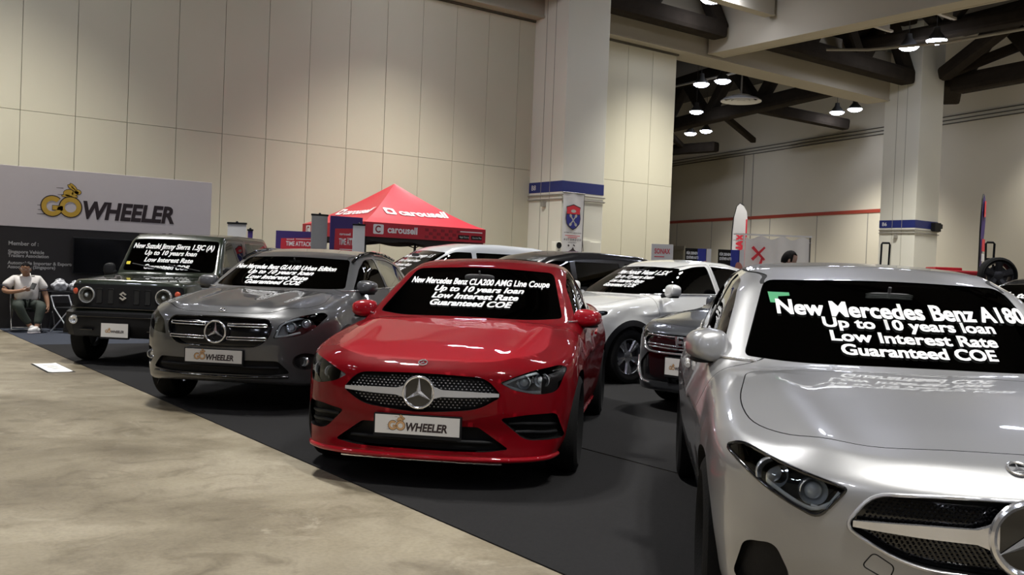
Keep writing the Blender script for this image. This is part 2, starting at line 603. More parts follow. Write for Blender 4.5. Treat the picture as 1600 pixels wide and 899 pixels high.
class CarKit:
    """makes conforming parts on a Body"""
    def __init__(self, B):
        self.B = B
    def sheet(self, outline, axis, ds=0.03, holes=()):
        o = resample(outline, ds); hs = [resample(h, ds) for h in holes]
        vs, fs = triangulate(o, ds, hs)
        return vs, fs
    def cutter(self, outline, axis, depth, out=0.06, ds=0.04):
        vs, fs = self.sheet(outline, axis, ds)
        Q, d = self.B.project(vs, axis)
        return closed_sheet(vs, fs, Q - d * out, Q + d * depth, 0)
    def bar(self, outline, axis, a, b):
        """plain prism through the car between two coordinates on the axis"""
        vs, fs = self.sheet(outline, axis, 0.2)
        Q = np.zeros((len(vs), 3)); uv = np.array(vs)
        if axis in 'xr': Q[:, 1:] = uv; k = 0
        elif axis == 'y': Q[:, [0, 2]] = uv; k = 1
        else: Q[:, :2] = uv; k = 2
        A = Q.copy(); A[:, k] = a; Bq = Q.copy(); Bq[:, k] = b
        return closed_sheet(vs, fs, A, Bq, 0)
    def patch(self, outline, axis, off=0.004, thick=0.006, ds=0.035, holes=(), along=False):
        """panel following the surface: its face stands off outside (negative: inside) and it is thick inwards"""
        vs, fs = self.sheet(outline, axis, ds, holes)
        Q, d = self.B.project(vs, axis)
        N = np.tile(-d, (len(Q), 1)) if along else self.B.normals(Q)
        return closed_sheet(vs, fs, Q + N * off, Q + N * (off - thick), 0)
    def on(self, pts, axis, off=0.0):
        """3D points on the surface below a 2D polyline"""
        Q, d = self.B.project(pts, axis)
        N = self.B.normals(Q)
        return [Vector(q) for q in Q + N * off]
    def line(self, pts, axis, r=0.003, off=0.0, ds=0.03, closed=False):
        P = resample(pts, ds) if closed else polyline(pts, ds)
        Q = self.on(P, axis, off)
        mb = MB(); mb.tube(Q, r, 6, closed=closed)
        return mb
    def decal(self, vs, fs, axis, off=0.003):
        """flat letters (verts in the 2D frame of the axis) laid on the surface"""
        Q, d = self.B.project(vs, axis)
        N = self.B.normals(Q)
        return Q + N * off, fs

def polyline(pts, ds):
    out = []
    for i in range(len(pts) - 1):
        a = np.array(pts[i], float); b = np.array(pts[i + 1], float); k = max(1, int(np.linalg.norm(b - a) / ds))
        for j in range(k): out.append(tuple(a + (b - a) * j / k))
    out.append(tuple(pts[-1]))
    return out

def curve(pts, ds=0.02):
    """smooth open curve through control points"""
    P = [np.array(p, float) for p in pts]; P = [2 * P[0] - P[1]] + P + [2 * P[-1] - P[-2]]
    out = []
    for i in range(1, len(P) - 2):
        k = max(2, int(np.linalg.norm(P[i + 1] - P[i]) / ds))
        for j in range(k):
            t = j / k
            out.append(tuple(0.5 * (2 * P[i] + (P[i + 1] - P[i - 1]) * t + (2 * P[i - 1] - 5 * P[i] + 4 * P[i + 1] - P[i + 2]) * t * t + (3 * P[i] - P[i - 1] - 3 * P[i + 1] + P[i + 2]) * t ** 3)))
    out.append(tuple(P[-2]))
    return out

def mirror2(o):
    """outline mirrored to the other side of the car (front, rear and top views)"""
    return [(-p[0],) + tuple(p[1:]) for p in o][::-1]
def mirror_top(o):
    return [(p[0], -p[1]) + tuple(p[2:]) for p in o][::-1]
# ---------------------------------------------------------------- shared car materials
M_TYRE = mat('tyre_rubber', (.010, .010, .010), .85, bump=.3, bscale=90, noise=.2, spec=.15)
M_BLACKPL = mat('black_plastic', (.008, .008, .009), .55, bump=.12, bscale=300, noise=.15, spec=.22)
M_GLOSSBK = mat('gloss_black', (.006, .006, .007), .12, coat=1, noise=.1)
M_CAVITY = mat('dark_recess', (.006, .006, .006), .7, noise=.2)
M_CHROME = mat('chrome', (.88, .88, .90), .16, metal=.85, noise=.03)
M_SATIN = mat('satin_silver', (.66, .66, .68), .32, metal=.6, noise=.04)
M_ALLOY = mat('alloy_wheel', (.62, .63, .66), .25, metal=.9, coat=.4, noise=.04)
M_DARKALLOY = mat('dark_alloy', (.06, .06, .065), .35, metal=.7, noise=.1)
M_LENS = mat('lamp_lens', (.75, .78, .82), .05, metal=.2, coat=1, noise=.05)
M_REFL = mat('lamp_reflector', (.68, .70, .73), .22, metal=.75, noise=.12, scale=40)
M_LED = mat('light_guide', (.85, .87, .9), .2, coat=.5, noise=.04)
M_AMBER = mat('amber_lens', (.5, .07, .03), .2, coat=.6, noise=.1)
M_GLASS = glass_mat('tinted_glass', (.30, .32, .31))
M_WSGLASS = glass_mat('windscreen_glass', (.42, .44, .43))
M_LAMPGREY = mat('lamp_housing_silver', (.36, .36, .37), .32, metal=.45, noise=.25, scale=45)
M_CLEAR = glass_mat('clear_cover', (.9, .92, .93))
M_SEAT = mat('seat_fabric', (.07, .07, .072), .8, bump=.2, bscale=200, noise=.2)
M_DASH = mat('dashboard_plastic', (.05, .05, .052), .6, bump=.1, bscale=200, noise=.2)
M_WHITE = mat('white_vinyl', (.86, .86, .86), .5, noise=.02)
M_PLATE = mat('plate_white', (.62, .60, .57), .35, noise=.02)
M_GOLD = mat('logo_gold', srgb(205, 165, 60), .45, noise=.05)
M_GOLDDIM = mat('logo_tan', srgb(190, 150, 105), .45, noise=.05)
M_INK = mat('logo_dark', srgb(45, 32, 34), .5, noise=.05)

def ellipse(cx, cy, rx, ry, a=0, n=20):
    c, s = cos(a), sin(a)
    return [(cx + rx * cos(t) * c - ry * sin(t) * s, cy + rx * cos(t) * s + ry * sin(t) * c) for t in [2 * pi * k / n for k in range(n)]]

def logo_shapes(W):
    """the dealer's emblem: gold G and O with a running hare, speed lines, dark slanted word; width W, baseline y=0.
    Returns {'gold': (v, f), 'dark': (v, f)} with gold a little in front"""
    gold = MB(); dark = MB(); trim = MB()
    H = .138 * W
    def ring(cx, rx, ro, gap):
        seg = 36; vs = []; fs = []
        rng = range(seg + 1)
        a0, a1 = (0.80, 2 * pi - .02) if gap else (0, 2 * pi)
        for k in rng:
            a = a0 + (a1 - a0) * k / seg
            for r in (ro, ro * .54):
                vs.append((cx + r * cos(a) * rx, ro + r * sin(a), 0))
        for k in range(seg):
            fs.append((2 * k, 2 * k + 2, 2 * k + 3, 2 * k + 1))
        return vs, fs
    ro = H * .55
    for (mb, k, z) in ((trim, 1.10, 0), (gold, 1.0, .0)):
        v, f = ring(.075 * W, 1.0, ro, True)
        v = [(p[0] if k == 1 else .075 * W + (p[0] - .075 * W) * k, p[1] if k == 1 else ro + (p[1] - ro) * k, 0) for p in v]
        mb.add(v, f)
        v, f = ring(.205 * W, 1.02, ro, False)
        v = [(p[0] if k == 1 else .205 * W + (p[0] - .205 * W) * k, p[1] if k == 1 else ro + (p[1] - ro) * k, 0) for p in v]
        mb.add(v, f)
        e = 0 if k == 1 else .004 * W
        x0 = .078 * W; y0 = ro
        mb.add([(x0 - e, y0 - .028 * W - e, 0), (.075 * W + ro + e, y0 - .028 * W - e, 0), (.075 * W + ro + e, y0 + .004 * W + e, 0), (x0 - e, y0 + .004 * W + e, 0)], [(0, 1, 2, 3)])
        # hare above the O
        bx, by = .20 * W, 2 * ro + .028 * W
        for (cx, cy, rx, ry, a) in ((-.012, .004, .036, .026, .1), (.035, .006, .026, .016, .35), (.052, .016, .025, .018, -.15), (.022, .052, .036, .011, 2.35), (.008, .046, .034, .010, 2.5), (-.03, -.018, .03, .009, .1), (.03, -.018, .022, .008, -.2)):
            E = ellipse(bx + cx * W, by + cy * W, rx * W + e, ry * W + e, a, 16)
            mb.add([(p[0], p[1], 0) for p in E], [tuple(range(16))])
    for (x, y, l) in ((-.03, .075, .05), (-.025, .04, .045), (-.03, .008, .06), (.10, .215, .05), (.11, .165, .05)):
        dark.add([(x * W, y * W, 0), ((x + l) * W, y * W, 0), ((x + l) * W, (y + .006) * W, 0), (x * W, (y + .003) * W, 0)], [(0, 1, 2, 3)])
    vs, fs = text_mesh('WHEELER', size=H * 1.33, bold=H * .055, shear=.18, align='LEFT', width=.70 * W)
    vs = vs + np.array([.295 * W, 0, 0]); dark.add(vs, fs)
    return gold, trim, dark

def flat(name, mb, M, m, parent, lift=0.0, thick=0.0008):
    v = [M @ Vector((p[0], p[1], lift)) for p in mb.v]
    me = mesh_from(v, mb.f)
    return link(name, me, m, parent, None)

def superell(c, s, e=0.5, seg=24, rings=14):
    """rounded block (superellipsoid) of half-sizes s; e near 0 is boxier"""
    vs = []; fs = []
    pw = lambda t, k: math.copysign(abs(t) ** k, t)
    for j in range(rings + 1):
        ph = -pi / 2 + pi * j / rings
        for i in range(seg):
            th = 2 * pi * i / seg
            vs.append((c[0] + s[0] * pw(cos(ph), e) * pw(cos(th), e), c[1] + s[1] * pw(cos(ph), e) * pw(sin(th), e), c[2] + s[2] * pw(sin(ph), e)))
    for j in range(rings):
        for i in range(seg):
            fs.append((j * seg + i, j * seg + (i + 1) % seg, (j + 1) * seg + (i + 1) % seg, (j + 1) * seg + i))
    return vs, fs

def star_emblem(r, mat_ring, parent, M, name='star_emblem', back=True, tube=.09):
    """three-pointed star in a ring, in the local XY plane"""
    mb = MB()
    mb.tube([(r * cos(2 * pi * k / 40), r * sin(2 * pi * k / 40), 0) for k in range(40)], r * tube, 8, closed=True, M=M)
    for k in range(3):
        a = pi / 2 + 2 * pi * k / 3
        tip = (r * .98 * cos(a), r * .98 * sin(a), .0)
        w = r * .17
        l = (w * cos(a + pi / 3), w * sin(a + pi / 3), 0); q = (w * cos(a - pi / 3), w * sin(a - pi / 3), 0); top = (0, 0, r * .16)
        mb.add([tip, l, top, q, (0, 0, -.002)], [(0, 2, 1), (0, 3, 2), (0, 1, 4), (0, 4, 3)], M)
    o = mb.build(name, mat_ring, parent, 30)
    if back:
        d = MB(); d.prism([(r * cos(2 * pi * k / 40), r * sin(2 * pi * k / 40)) for k in range(40)], -.012, -.004, M)
        d.build('emblem_disc', M_GLOSSBK, o, 30)
    return o

def wheel(parent, x, y, R, wid, rim, style='double', m=None, side=1, steer=0.0, nsp=5):
    """tyre with an alloy rim; the outer face looks along +y * side"""
    m = m or M_ALLOY
    Mx = Matrix.Translation((x, y, R)) @ Matrix.Rotation(steer, 4, 'Z') @ Matrix.Rotation(-pi / 2 * side, 4, 'X')   # local z = outwards
    h = wid / 2
    b = MB()
    b.lathe([(rim - .012, h * .55), (rim + .005, h * .62), (rim + .022, h * .6)], 40, Mx, caps=False)
    b.lathe([(rim - .012, h * .6), (rim - .02, h * .3), (rim - .035, -h * .3), (rim - .03, -h * .7)], 40, Mx, caps=False)
    cx = h * .42
    for k in range(nsp):
        a = 2 * pi * k / nsp + .3
        subs = ((-.17, .022), (.17, .022)) if style == 'double' else (((0, .05),) if style == 'single' else ((-.23, .018), (0.03, .014), (.23, .018)))
        for (da, w) in subs:
            a2 = a + da
            r0, r1 = .05, rim - .005
            c0 = Vector((cos(a) * r0, sin(a) * r0)); c1 = Vector((cos(a2) * r1, sin(a2) * r1))
            d = (c1 - c0).normalized(); nrm = Vector((-d.y, d.x))
            z0, z1 = cx - .012, cx + .02
            w0, w1 = w * .95, w * 1.2
            mid = (c0 + c1) / 2
            vs = []
            for (c, ww, zz) in ((c0, w0, z0), (mid, w, (z0 + z1) / 2 + .004), (c1, w1, z1)):
                vs += [(*(c + nrm * ww), zz - .012), (*(c + nrm * ww * .45), zz + .008), (*(c - nrm * ww * .45), zz + .008), (*(c - nrm * ww), zz - .012), (*(c - nrm * ww * .7), zz - .04), (*(c + nrm * ww * .7), zz - .04)]
            fs = []
            for s in range(2):
                for q in range(6):
                    fs.append((s * 6 + q, s * 6 + (q + 1) % 6, s * 6 + 6 + (q + 1) % 6, s * 6 + 6 + q))
            fs += [tuple(range(5, -1, -1)), tuple(range(12, 18))]
            b.add(vs, fs, Mx)
    b.lathe([(.075, cx - .05), (.072, cx - .005), (.035, cx + .008), (.0, cx + .008)], 24, Mx, caps=False)
    o = b.build('wheel', m, parent, 30)
    t = MB()
    t.lathe([(rim - .004, h * .55), (rim + .012, h * .78), (rim + (R - rim) * .45, h * .98), (R - .03, h * .93), (R - .008, h * .82), (R, h * .6),
             (R, -h * .6), (R - .008, -h * .82), (R - .03, -h * .93), (rim + .02, -h * .9), (rim - .004, -h * .6)], 48, Mx, caps=False)
    for g in (-.3, 0, .3):
        t.lathe([(R + .0005, h * g + .004), (R + .0005, h * g - .004)], 48, Mx, caps=False)
    t.build('tyre', M_TYRE, o, 40)
    dsk = MB(); dsk.lathe([(.0, -.0), (rim * .72, .0), (rim * .72, -.02), (.0, -.02)], 32, Mx)
    dsk.build('brake_disc', M_DARKALLOY, o, 30)
    return o

def number_plate(root, kit, z, w=.52, h=.112, x=None, tilt=0.0, y=0.0, name='number_plate', lug=True):
    if x is None:
        Q, _ = kit.B.project([(y, z + h / 2), (y, z - h / 2), (y + w * .5, z), (y - w * .5, z)], 'x'); x = Q[:, 0].max() + .012
    fr = MB()
    M = Matrix.Translation((x, y, z)) @ Matrix.Rotation(-tilt, 4, 'Y') @ frameM((0, 0, 0), (0, 1, 0), (0, 0, 1))
    fr.prism(rounded([(-w / 2 - .010, -h / 2 - .022), (w / 2 + .010, -h / 2 - .022), (w / 2 + .010, h / 2 + .008), (-w / 2 - .010, h / 2 + .008)], .008, 3), -.02, .002, M)
    o = fr.build('plate_frame', M_BLACKPL, root, 30)
    p = MB(); p.prism([(-w / 2, -h / 2), (w / 2, -h / 2), (w / 2, h / 2), (-w / 2, h / 2)], 0, .0045, M)
    pl = p.build(name, M_PLATE, o, None)
    lw = w * .70
    gold, trim, dark = logo_shapes(lw)
    ML = M @ Matrix.Translation((-lw * .485, -h * .30 if h < .14 else -h * .18, 0))
    g = MB(); g.cur = 0
    v = [ML @ Vector((q[0], q[1], .0053)) for q in trim.v]; g.add(v, trim.f)
    g.cur = 1; v = [ML @ Vector((q[0], q[1], .0060)) for q in gold.v]; g.add(v, gold.f)
    g.cur = 0; v = [ML @ Vector((q[0], q[1], .0053)) for q in dark.v]; g.add(v, dark.f)
    l = g.build('plate_lettering', [M_INK, M_GOLDDIM], o, None)
    return o

def door_mirror(root, c, s, m, side, base, yaw=0.25, low=None):
    """wing mirror: painted shell, dark foot and glass"""
    mb = MB()
    vs, fs = superell((0, 0, 0), s, .62, 28, 16)
    V = np.array(vs)
    V[:, 0] *= 1 - .25 * (V[:, 2] / s[2] + 1) * (V[:, 0] > 0) * .5
    V[:, 2] += .12 * s[2] * (np.abs(V[:, 1]) / s[1]) * 0
    V[:, 0] = np.where(V[:, 0] < -s[0] * .55, -s[0] * .55, V[:, 0])
    tp = 1 - .22 * (V[:, 1] * side / s[1])       # slimmer at its tip
    V[:, 2] *= np.where(V[:, 1] * side > 0, tp, 1)
    M = Matrix.Translation(c) @ Matrix.Rotation(-yaw * side, 4, 'Z')
    mb.add(V, fs, M)
    o = mb.build('door_mirror', m, root, 60)
    g = MB(); E = [(p[0], p[1]) for p in rounded([(-s[1] * .8, -s[2] * .75), (s[1] * .8, -s[2] * .75), (s[1] * .8, s[2] * .75), (-s[1] * .8, s[2] * .75)], .04, 4)]
    g.prism(E, 0, .004, M @ frameM((-s[0] * .56, 0, 0), (0, -1, 0), (0, 0, 1)))
    g.build('mirror_glass', M_CHROME, o, None)
    f = MB()
    b = Vector(base); cc = Vector(c)
    f.tube([b, b.lerp(cc, .45) + Vector((0, 0, -.02)), cc + Vector((0, -side * s[1] * .35, -s[2] * .75))], [.03, .026, .03], 8)
    V2 = np.array(superell((0, 0, -s[2] * .86), (s[0] * .62, s[1] * .8, s[2] * .2), .6, 20, 8)[0])
    V2[:, 0] = np.maximum(V2[:, 0], -s[0] * .55)
    f.add(V2, superell((0, 0, 0), (1, 1, 1), .6, 20, 8)[1], M)
    f.build('mirror_foot', low or M_BLACKPL, o, 60)
    return o

def seat_mesh(x, y, z, w=.25):
    mb = MB()
    v, f = superell((x + .02, y, z), (.27, w, .09), .5); mb.add(v, f)
    R = Matrix.Translation((x - .26, y, z + .06)) @ Matrix.Rotation(-.32, 4, 'Y')
    v, f = superell((0, 0, .28), (.08, w * .95, .34), .55); mb.add(v, f, R)
    v, f = superell((-.02, 0, .70), (.05, w * .52, .09), .6); mb.add(v, f, R)
    mb.tube([(0, .05, .58), (-.01, .05, .68)], .008, 6, M=R); mb.tube([(0, -.05, .58), (-.01, -.05, .68)], .008, 6, M=R)
    return mb

def interior(root, s):
    """seats, dashboard and steering wheel seen through the tinted glass"""
    fx, fz, rx = s['seat']
    for sd in (1, -1):
        seat_mesh(fx, sd * .36, fz, .24).build('seat', M_SEAT, root, 60)
    if rx is not None:
        mb = MB()
        v, f = superell((rx, 0, fz), (.26, .60, .09), .4); mb.add(v, f)
        R = Matrix.Translation((rx - .25, 0, fz + .06)) @ Matrix.Rotation(-.4, 4, 'Y')
        v, f = superell((0, 0, .25), (.08, .60, .30), .4); mb.add(v, f, R)
        for yy in (-.34, .34):
            v, f = superell((-.01, yy, .58), (.05, .12, .08), .6); mb.add(v, f, R)
        mb.build('rear_bench', M_SEAT, root, 60)
    dx, dz = s['dash']
    mb = MB(); v, f = superell((dx, 0, dz - .12), (.24, .66, .14), .45); mb.add(v, f)
    v, f = superell((dx - .1, -.36, dz - .0), (.13, .17, .05), .6); mb.add(v, f)
    mb.build('dashboard', M_DASH, root, 60)
    st = MB(); cx = Vector((dx - .34, -.36, dz - .04))
    M = Matrix.Translation(cx) @ Matrix.Rotation(radians(-65), 4, 'Y')
    st.tube([(.18 * cos(2 * pi * k / 32), .18 * sin(2 * pi * k / 32), 0) for k in range(32)], .015, 8, closed=True, M=M)
    for a in (pi / 2, -pi / 2, pi):
        st.tube([(0, 0, -.02), (.17 * cos(a), .17 * sin(a), 0)], .014, 6, M=M)
    st.sphere((0, 0, -.02), .055, M=M, sc=(1, 1, .5))
    st.build('steering_wheel', M_DASH, root, 60)
    mr = MB(); mx, mz = s['rvm']
    v, f = superell((mx, 0, mz), (.02, .12, .035), .5); mr.add(v, f); mr.tube([(mx, 0, mz + .02), (mx + .02, 0, mz + .06)], .008, 6)
    mr.build('rear_view_mirror', M_DASH, root, 60)

def field_normals(me, B, tol=.004):
    """loop normals taken from the body field so reflections run clean across the cuts"""
    n = len(me.polygons)
    cen = np.zeros(n * 3); me.polygons.foreach_get('center', cen); cen = cen.reshape(-1, 3)
    pn = np.zeros(n * 3); me.polygons.foreach_get('normal', pn); pn = pn.reshape(-1, 3)
    co = np.zeros(len(me.vertices) * 3); me.vertices.foreach_get('co', co); co = co.reshape(-1, 3)
    g = B.grad(co); L = np.maximum(np.linalg.norm(g, axis=1, keepdims=True), 1e-9); vn = g / L
    dv = np.abs(B.f(co)) / L[:, 0]
    lt = np.zeros(n, np.int64); me.polygons.foreach_get('loop_total', lt)
    lv = np.zeros(len(me.loops), np.int64); me.loops.foreach_get('vertex_index', lv)
    pl = np.repeat(np.arange(n), lt)
    on = (dv[lv] < tol)
    allon = np.ones(n, bool); np.logical_and.at(allon, pl, on)
    gc = B.grad(cen); gc /= np.maximum(np.linalg.norm(gc, axis=1, keepdims=True), 1e-9)
    surf = allon & ((gc * pn).sum(1) > .6)
    N = np.where(surf[pl][:, None], vn[lv], pn[pl])
    me.polygons.foreach_set('use_smooth', np.ones(n, bool))
    me.normals_split_custom_set([tuple(v) for v in N])
    return surf

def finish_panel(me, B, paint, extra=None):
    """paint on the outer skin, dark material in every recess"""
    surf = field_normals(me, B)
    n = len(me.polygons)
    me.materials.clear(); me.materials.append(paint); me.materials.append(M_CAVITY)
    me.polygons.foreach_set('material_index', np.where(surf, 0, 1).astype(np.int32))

def build_car(B, d, paint, name, label, group=None, h=.03, glass=None):
    """cut the body into its parts; d lists the outlines"""
    kit = CarKit(B)
    root = thing(name, label, 'car', group=group)
    body = B.mesh(h)
    cuts = []
    for (xw, R, y0) in d['wells']:
        C = [(xw + R * cos(2 * pi * k / 56), d['wr'] + R * sin(2 * pi * k / 56)) for k in range(56)]
        c = kit.bar(C, 'y', y0, 1.3); cuts += [c, mirror_mesh(c)]
    body = boolean(body, join_meshes(cuts))
    cuts = [kit.bar(o, 'x', a, b) for (o, a, b) in d.get('front_win', ())]
    if cuts: body = boolean(body, join_meshes(cuts))
    cuts = []
    for o in d.get('side_win', ()):
        c = kit.bar(o, 'y', .36, 1.25); cuts += [c, mirror_mesh(c)]
    if cuts: body = boolean(body, join_meshes(cuts))
    for lst in d.get('recess', ()):
        cuts = []
        for (o, ax, dep) in lst: cuts.append(kit.cutter(o, ax, dep))
        body = boolean(body, join_meshes(cuts))
    parts = []
    for (pname, o, ax, dep, mir) in d.get('panels', ()):
        for k in ((0, 1) if mir else (0,)):
            c = kit.cutter(o, ax, dep, .05); ci = kit.cutter(inset(resample(o, .03), .0045), ax, dep - .004, .05)
            if k: c = mirror_mesh(c); ci = mirror_mesh(ci)
            p = boolean(body, ci, 'INTERSECT')
            body = boolean(body, c)
            parts.append((pname, p, k))
    body.name = 'body'
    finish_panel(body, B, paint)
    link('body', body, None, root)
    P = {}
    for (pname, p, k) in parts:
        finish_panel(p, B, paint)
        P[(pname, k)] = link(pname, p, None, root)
    return root, kit, P

def pane(root, kit, name, o, axis, m, off=-.004, thick=.005, mir=False, ds=.05, grow=.004):
    me = kit.patch(inset(resample(o, .04), -grow), axis, off, thick, ds)
    if mir: me = mirror_mesh(me)
    n = np.zeros(1)
    return link(name, me, m, root, 40)

def strip(root, kit, name, pts, axis, r, m, off=0.0, mir=False, closed=False, ds=.03):
    mb = kit.line(pts, axis, r, off, ds, closed)
    if mir:
        mb.v = [(p[0], -p[1], p[2]) for p in mb.v]; mb.f = [f[::-1] for f in mb.f]
    return mb.build(name, m, root, 60)

def panel(root, kit, name, o, axis, m, off=.004, thick=.01, mir=False, holes=(), ds=.03):
    me = kit.patch(o, axis, off, thick, ds, holes)
    if mir: me = mirror_mesh(me)
    return link(name, me, m, root, 40)

def screen_text(root, kit, lines, x_off=0.0, m=None, name='windscreen_lettering', off=.003, sub=None):
    """lettering on the windscreen; each line is (text, y centre, z centre, width, height, bold)"""
    allv = []; allf = []
    for (t, yc, zc, wd, ht, sh) in lines:
        vs, fs = text_mesh(t, size=1.0, bold=.012, shear=sh, align='CENTER', width=wd)
        v = vs[:, :2].copy(); cap = .729; n0 = len(v)
        b = wd / max(8, len(t)) * .048; hb = .016
        v = np.concatenate([v + np.array(q) for q in ((-b, -hb), (b, -hb), (b, hb), (-b, hb), (0, 0))])
        fs = [tuple(i + n0 * j for i in f) for j in range(5) for f in fs]
        v[:, 1] = v[:, 1] / cap * ht
        uv = np.stack([v[:, 0] + yc, zc - ht / 2 + v[:, 1]], 1)
        Q, ff = kit.decal(uv, fs, 'x', off)
        n = len(allv); allv += [tuple(q) for q in Q]; allf += [tuple(i + n for i in f) for f in ff]
    me = mesh_from(allv, allf)
    return link(name, me, m or M_WHITE, sub or root, None)
# ---------------------------------------------------------------- pieces shared by several cars
def flip(pts, k):
    return [(-p[0],) + tuple(p[1:]) for p in pts] if k else list(pts)

def inpoly(q, poly):
    c = False; j = len(poly) - 1
    for i in range(len(poly)):
        if (poly[i][1] > q[1]) != (poly[j][1] > q[1]) and q[0] < (poly[j][0] - poly[i][0]) * (q[1] - poly[i][1]) / (poly[j][1] - poly[i][1]) + poly[i][0]: c = not c
        j = i
    return c

def headlamp(root, kit, lamp, k, guides, bowls, depth=.085, housing=None, rim=None, amber=None, refl=False):
    """recessed lamp: clear cover over light guides, projector bowls and a dark housing"""
    lo = mirror2(lamp) if k else lamp
    cov = panel(root, kit, 'headlamp', lo, 'x', M_CLEAR, -.003, .004)
    for (pts, r) in guides:
        strip(cov, kit, 'light_guide', flip(curve(pts, .02), k), 'x', r, M_LED, -.018)
    for (yy, zz, rr, dp) in bowls:
        p, = kit.on(flip([(yy, zz)], k), 'x', -dp)
        Mx = Matrix.Translation(p) @ frameM((0, 0, 0), (0, 1, 0), (0, 0, 1))
        mb = MB(); mb.lathe([(rr * .3, -.03), (rr * .8, -.02), (rr, -.002), (rr * 1.12, .012), (rr * 1.2, .008), (rr * 1.15, -.03)], 24, Mx); lb = mb.build('lamp_bezel', M_REFL, cov, 40)
        mb = MB(); mb.sphere((0, 0, -.012), rr * .72, 20, 12, Mx, (1, 1, .7)); mb.build('projector_lens', M_LENS, lb, 60)
    panel(cov, kit, 'lamp_housing', inset(resample(lo, .03), .006), 'x', housing or M_LAMPGREY, -depth, .006)
    if amber:
        panel(cov, kit, 'side_marker', mirror2(amber) if k else amber, 'x', M_AMBER, -.02, .01)
    if rim:
        strip(cov, kit, 'lamp_rim', resample(lo, .02), 'x', rim, M_GLOSSBK, -.001, closed=True)
    return cov

def dots(root, kit, outline, name, m, dy, dz, size, off, marg=.014):
    st = MB(); gi = inset(resample(outline, .03), marg); A = np.array(gi)
    pts = []; r = 0; zz = A[:, 1].min()
    while zz < A[:, 1].max():
        yy = A[:, 0].min() + (dy / 2 if r % 2 else 0)
        while yy < A[:, 0].max():
            if inpoly((yy, zz), gi): pts.append((yy, zz))
            yy += dy
        zz += dz; r += 1
    for q in kit.on(pts, 'x', off):
        s = size
        st.add([(q.x + s, q.y, q.z), (q.x, q.y + s * 1.3, q.z), (q.x, q.y, q.z + s), (q.x, q.y - s * 1.3, q.z), (q.x, q.y, q.z - s)], [(0, 1, 2), (0, 2, 3), (0, 3, 4), (0, 4, 1)])
    o = st.build(name, m, root, None); o['kind'] = 'stuff'
    return o

def star_bar(gr, kit, z, y0, y1, h0, h1, h2, m, off=.010):
    for sd in (1, -1):
        ys = np.linspace(y0, y1, 14); hh = np.interp(ys, [y0, y0 + .05, y0 + .2, y1], [h0, h1 * 1.15, h1, h2])
        top = [(sd * y, z + k) for y, k in zip(ys, hh)]; bot = [(sd * y, z - k) for y, k in zip(ys, hh)]
        o = top + bot[::-1]
        panel(gr, kit, 'grille_bar', o if sd < 0 else o[::-1], 'x', m, off, .03)

def badge(root, kit, x, r=.026):
    p, = kit.on([(x, 0)], 'z', .003)
    n = kit.B.normals(np.array([p]))[0]
    return star_emblem(r, M_CHROME, root, frameM(p, (0, 1, 0), (-n[2], 0, n[0])), 'bonnet_badge', tube=.16)

def flanks(root, kit, P, paint, glasses, trim=None, handles=(), mirror=None, trim_m=None, mirror_m=None, low=None):
    """door glass, handles, belt trim and wing mirrors on both sides"""
    for k in (0, 1):
        sd = -1 if k else 1
        for (pn, o) in glasses:
            par = P.get((pn, k), root)
            pane(par, kit, 'door_glass' if (pn, k) in P else 'quarter_glass', o, 'y', M_GLASS, mir=k)
        for (pn, xa, za, xb, zb_) in handles:
            strip(P.get((pn, k), root), kit, 'door_handle', [(xa, za), (xb, zb_)], 'y', .013, mirror_m or paint, .018, mir=k)
        if trim:
            strip(root, kit, 'window_trim', curve(trim), 'y', .007, trim_m or M_CHROME, .004, mir=k)
        if mirror:
            (x, y, z), s, base = mirror
            door_mirror(root, (x, sd * y, z), s, mirror_m or paint, sd, (base[0], sd * base[1], base[2]), low=low)

def arch_trim(root, kit, xw, zr, r0, r1, m, a0=-25, a1=205, off=.010):
    n = 28
    A = [radians(a0 + (a1 - a0) * i / n) for i in range(n + 1)]
    o = [(xw + r1 * cos(a), zr + r1 * sin(a)) for a in A] + [(xw + r0 * cos(a), zr + r0 * sin(a)) for a in A[::-1]]
    for k in (0, 1):
        panel(root, kit, 'wheel_arch_trim', o, 'y', m, off, .02, mir=k)

def wipers(root, kit, z0, z1, spans, r=.007):
    for (ya, yb) in spans:
        strip(root, kit, 'wiper', polyline([(ya, z0), (yb, z1)], .05), 'x', r, M_BLACKPL, .012)

def wheels(root, wb, y, R, wid, rim, style='double', m=None, nsp=5, steer=0.0):
    for sd in (1, -1):
        wheel(root, 0, sd * y, R, wid, rim, style, m, sd, steer, nsp)
        wheel(root, -wb, sd * y, R, wid, rim, style, m, sd, 0, nsp)

CAR_GROUP = 'display cars parked on the black carpet'

def park(root, xc, yc, ac, z=0.009):
    """ground position and heading given relative to the camera's own axes, turned into hall axes"""
    p = _rh * xc + _fh * yc
    root.location = (p.x, p.y, z); root.rotation_euler = (0, 0, ac - (pi / 2 - YAW))
    return root
# ---------------------------------------------------------------- the hall
def structure(o):
    o['kind'] = 'structure'
    return o

def wall_mat(name, col, grime=.10):
    m = mat(name, col, .75, noise=.05, scale=.35, bump=.05, bscale=40)
    return m

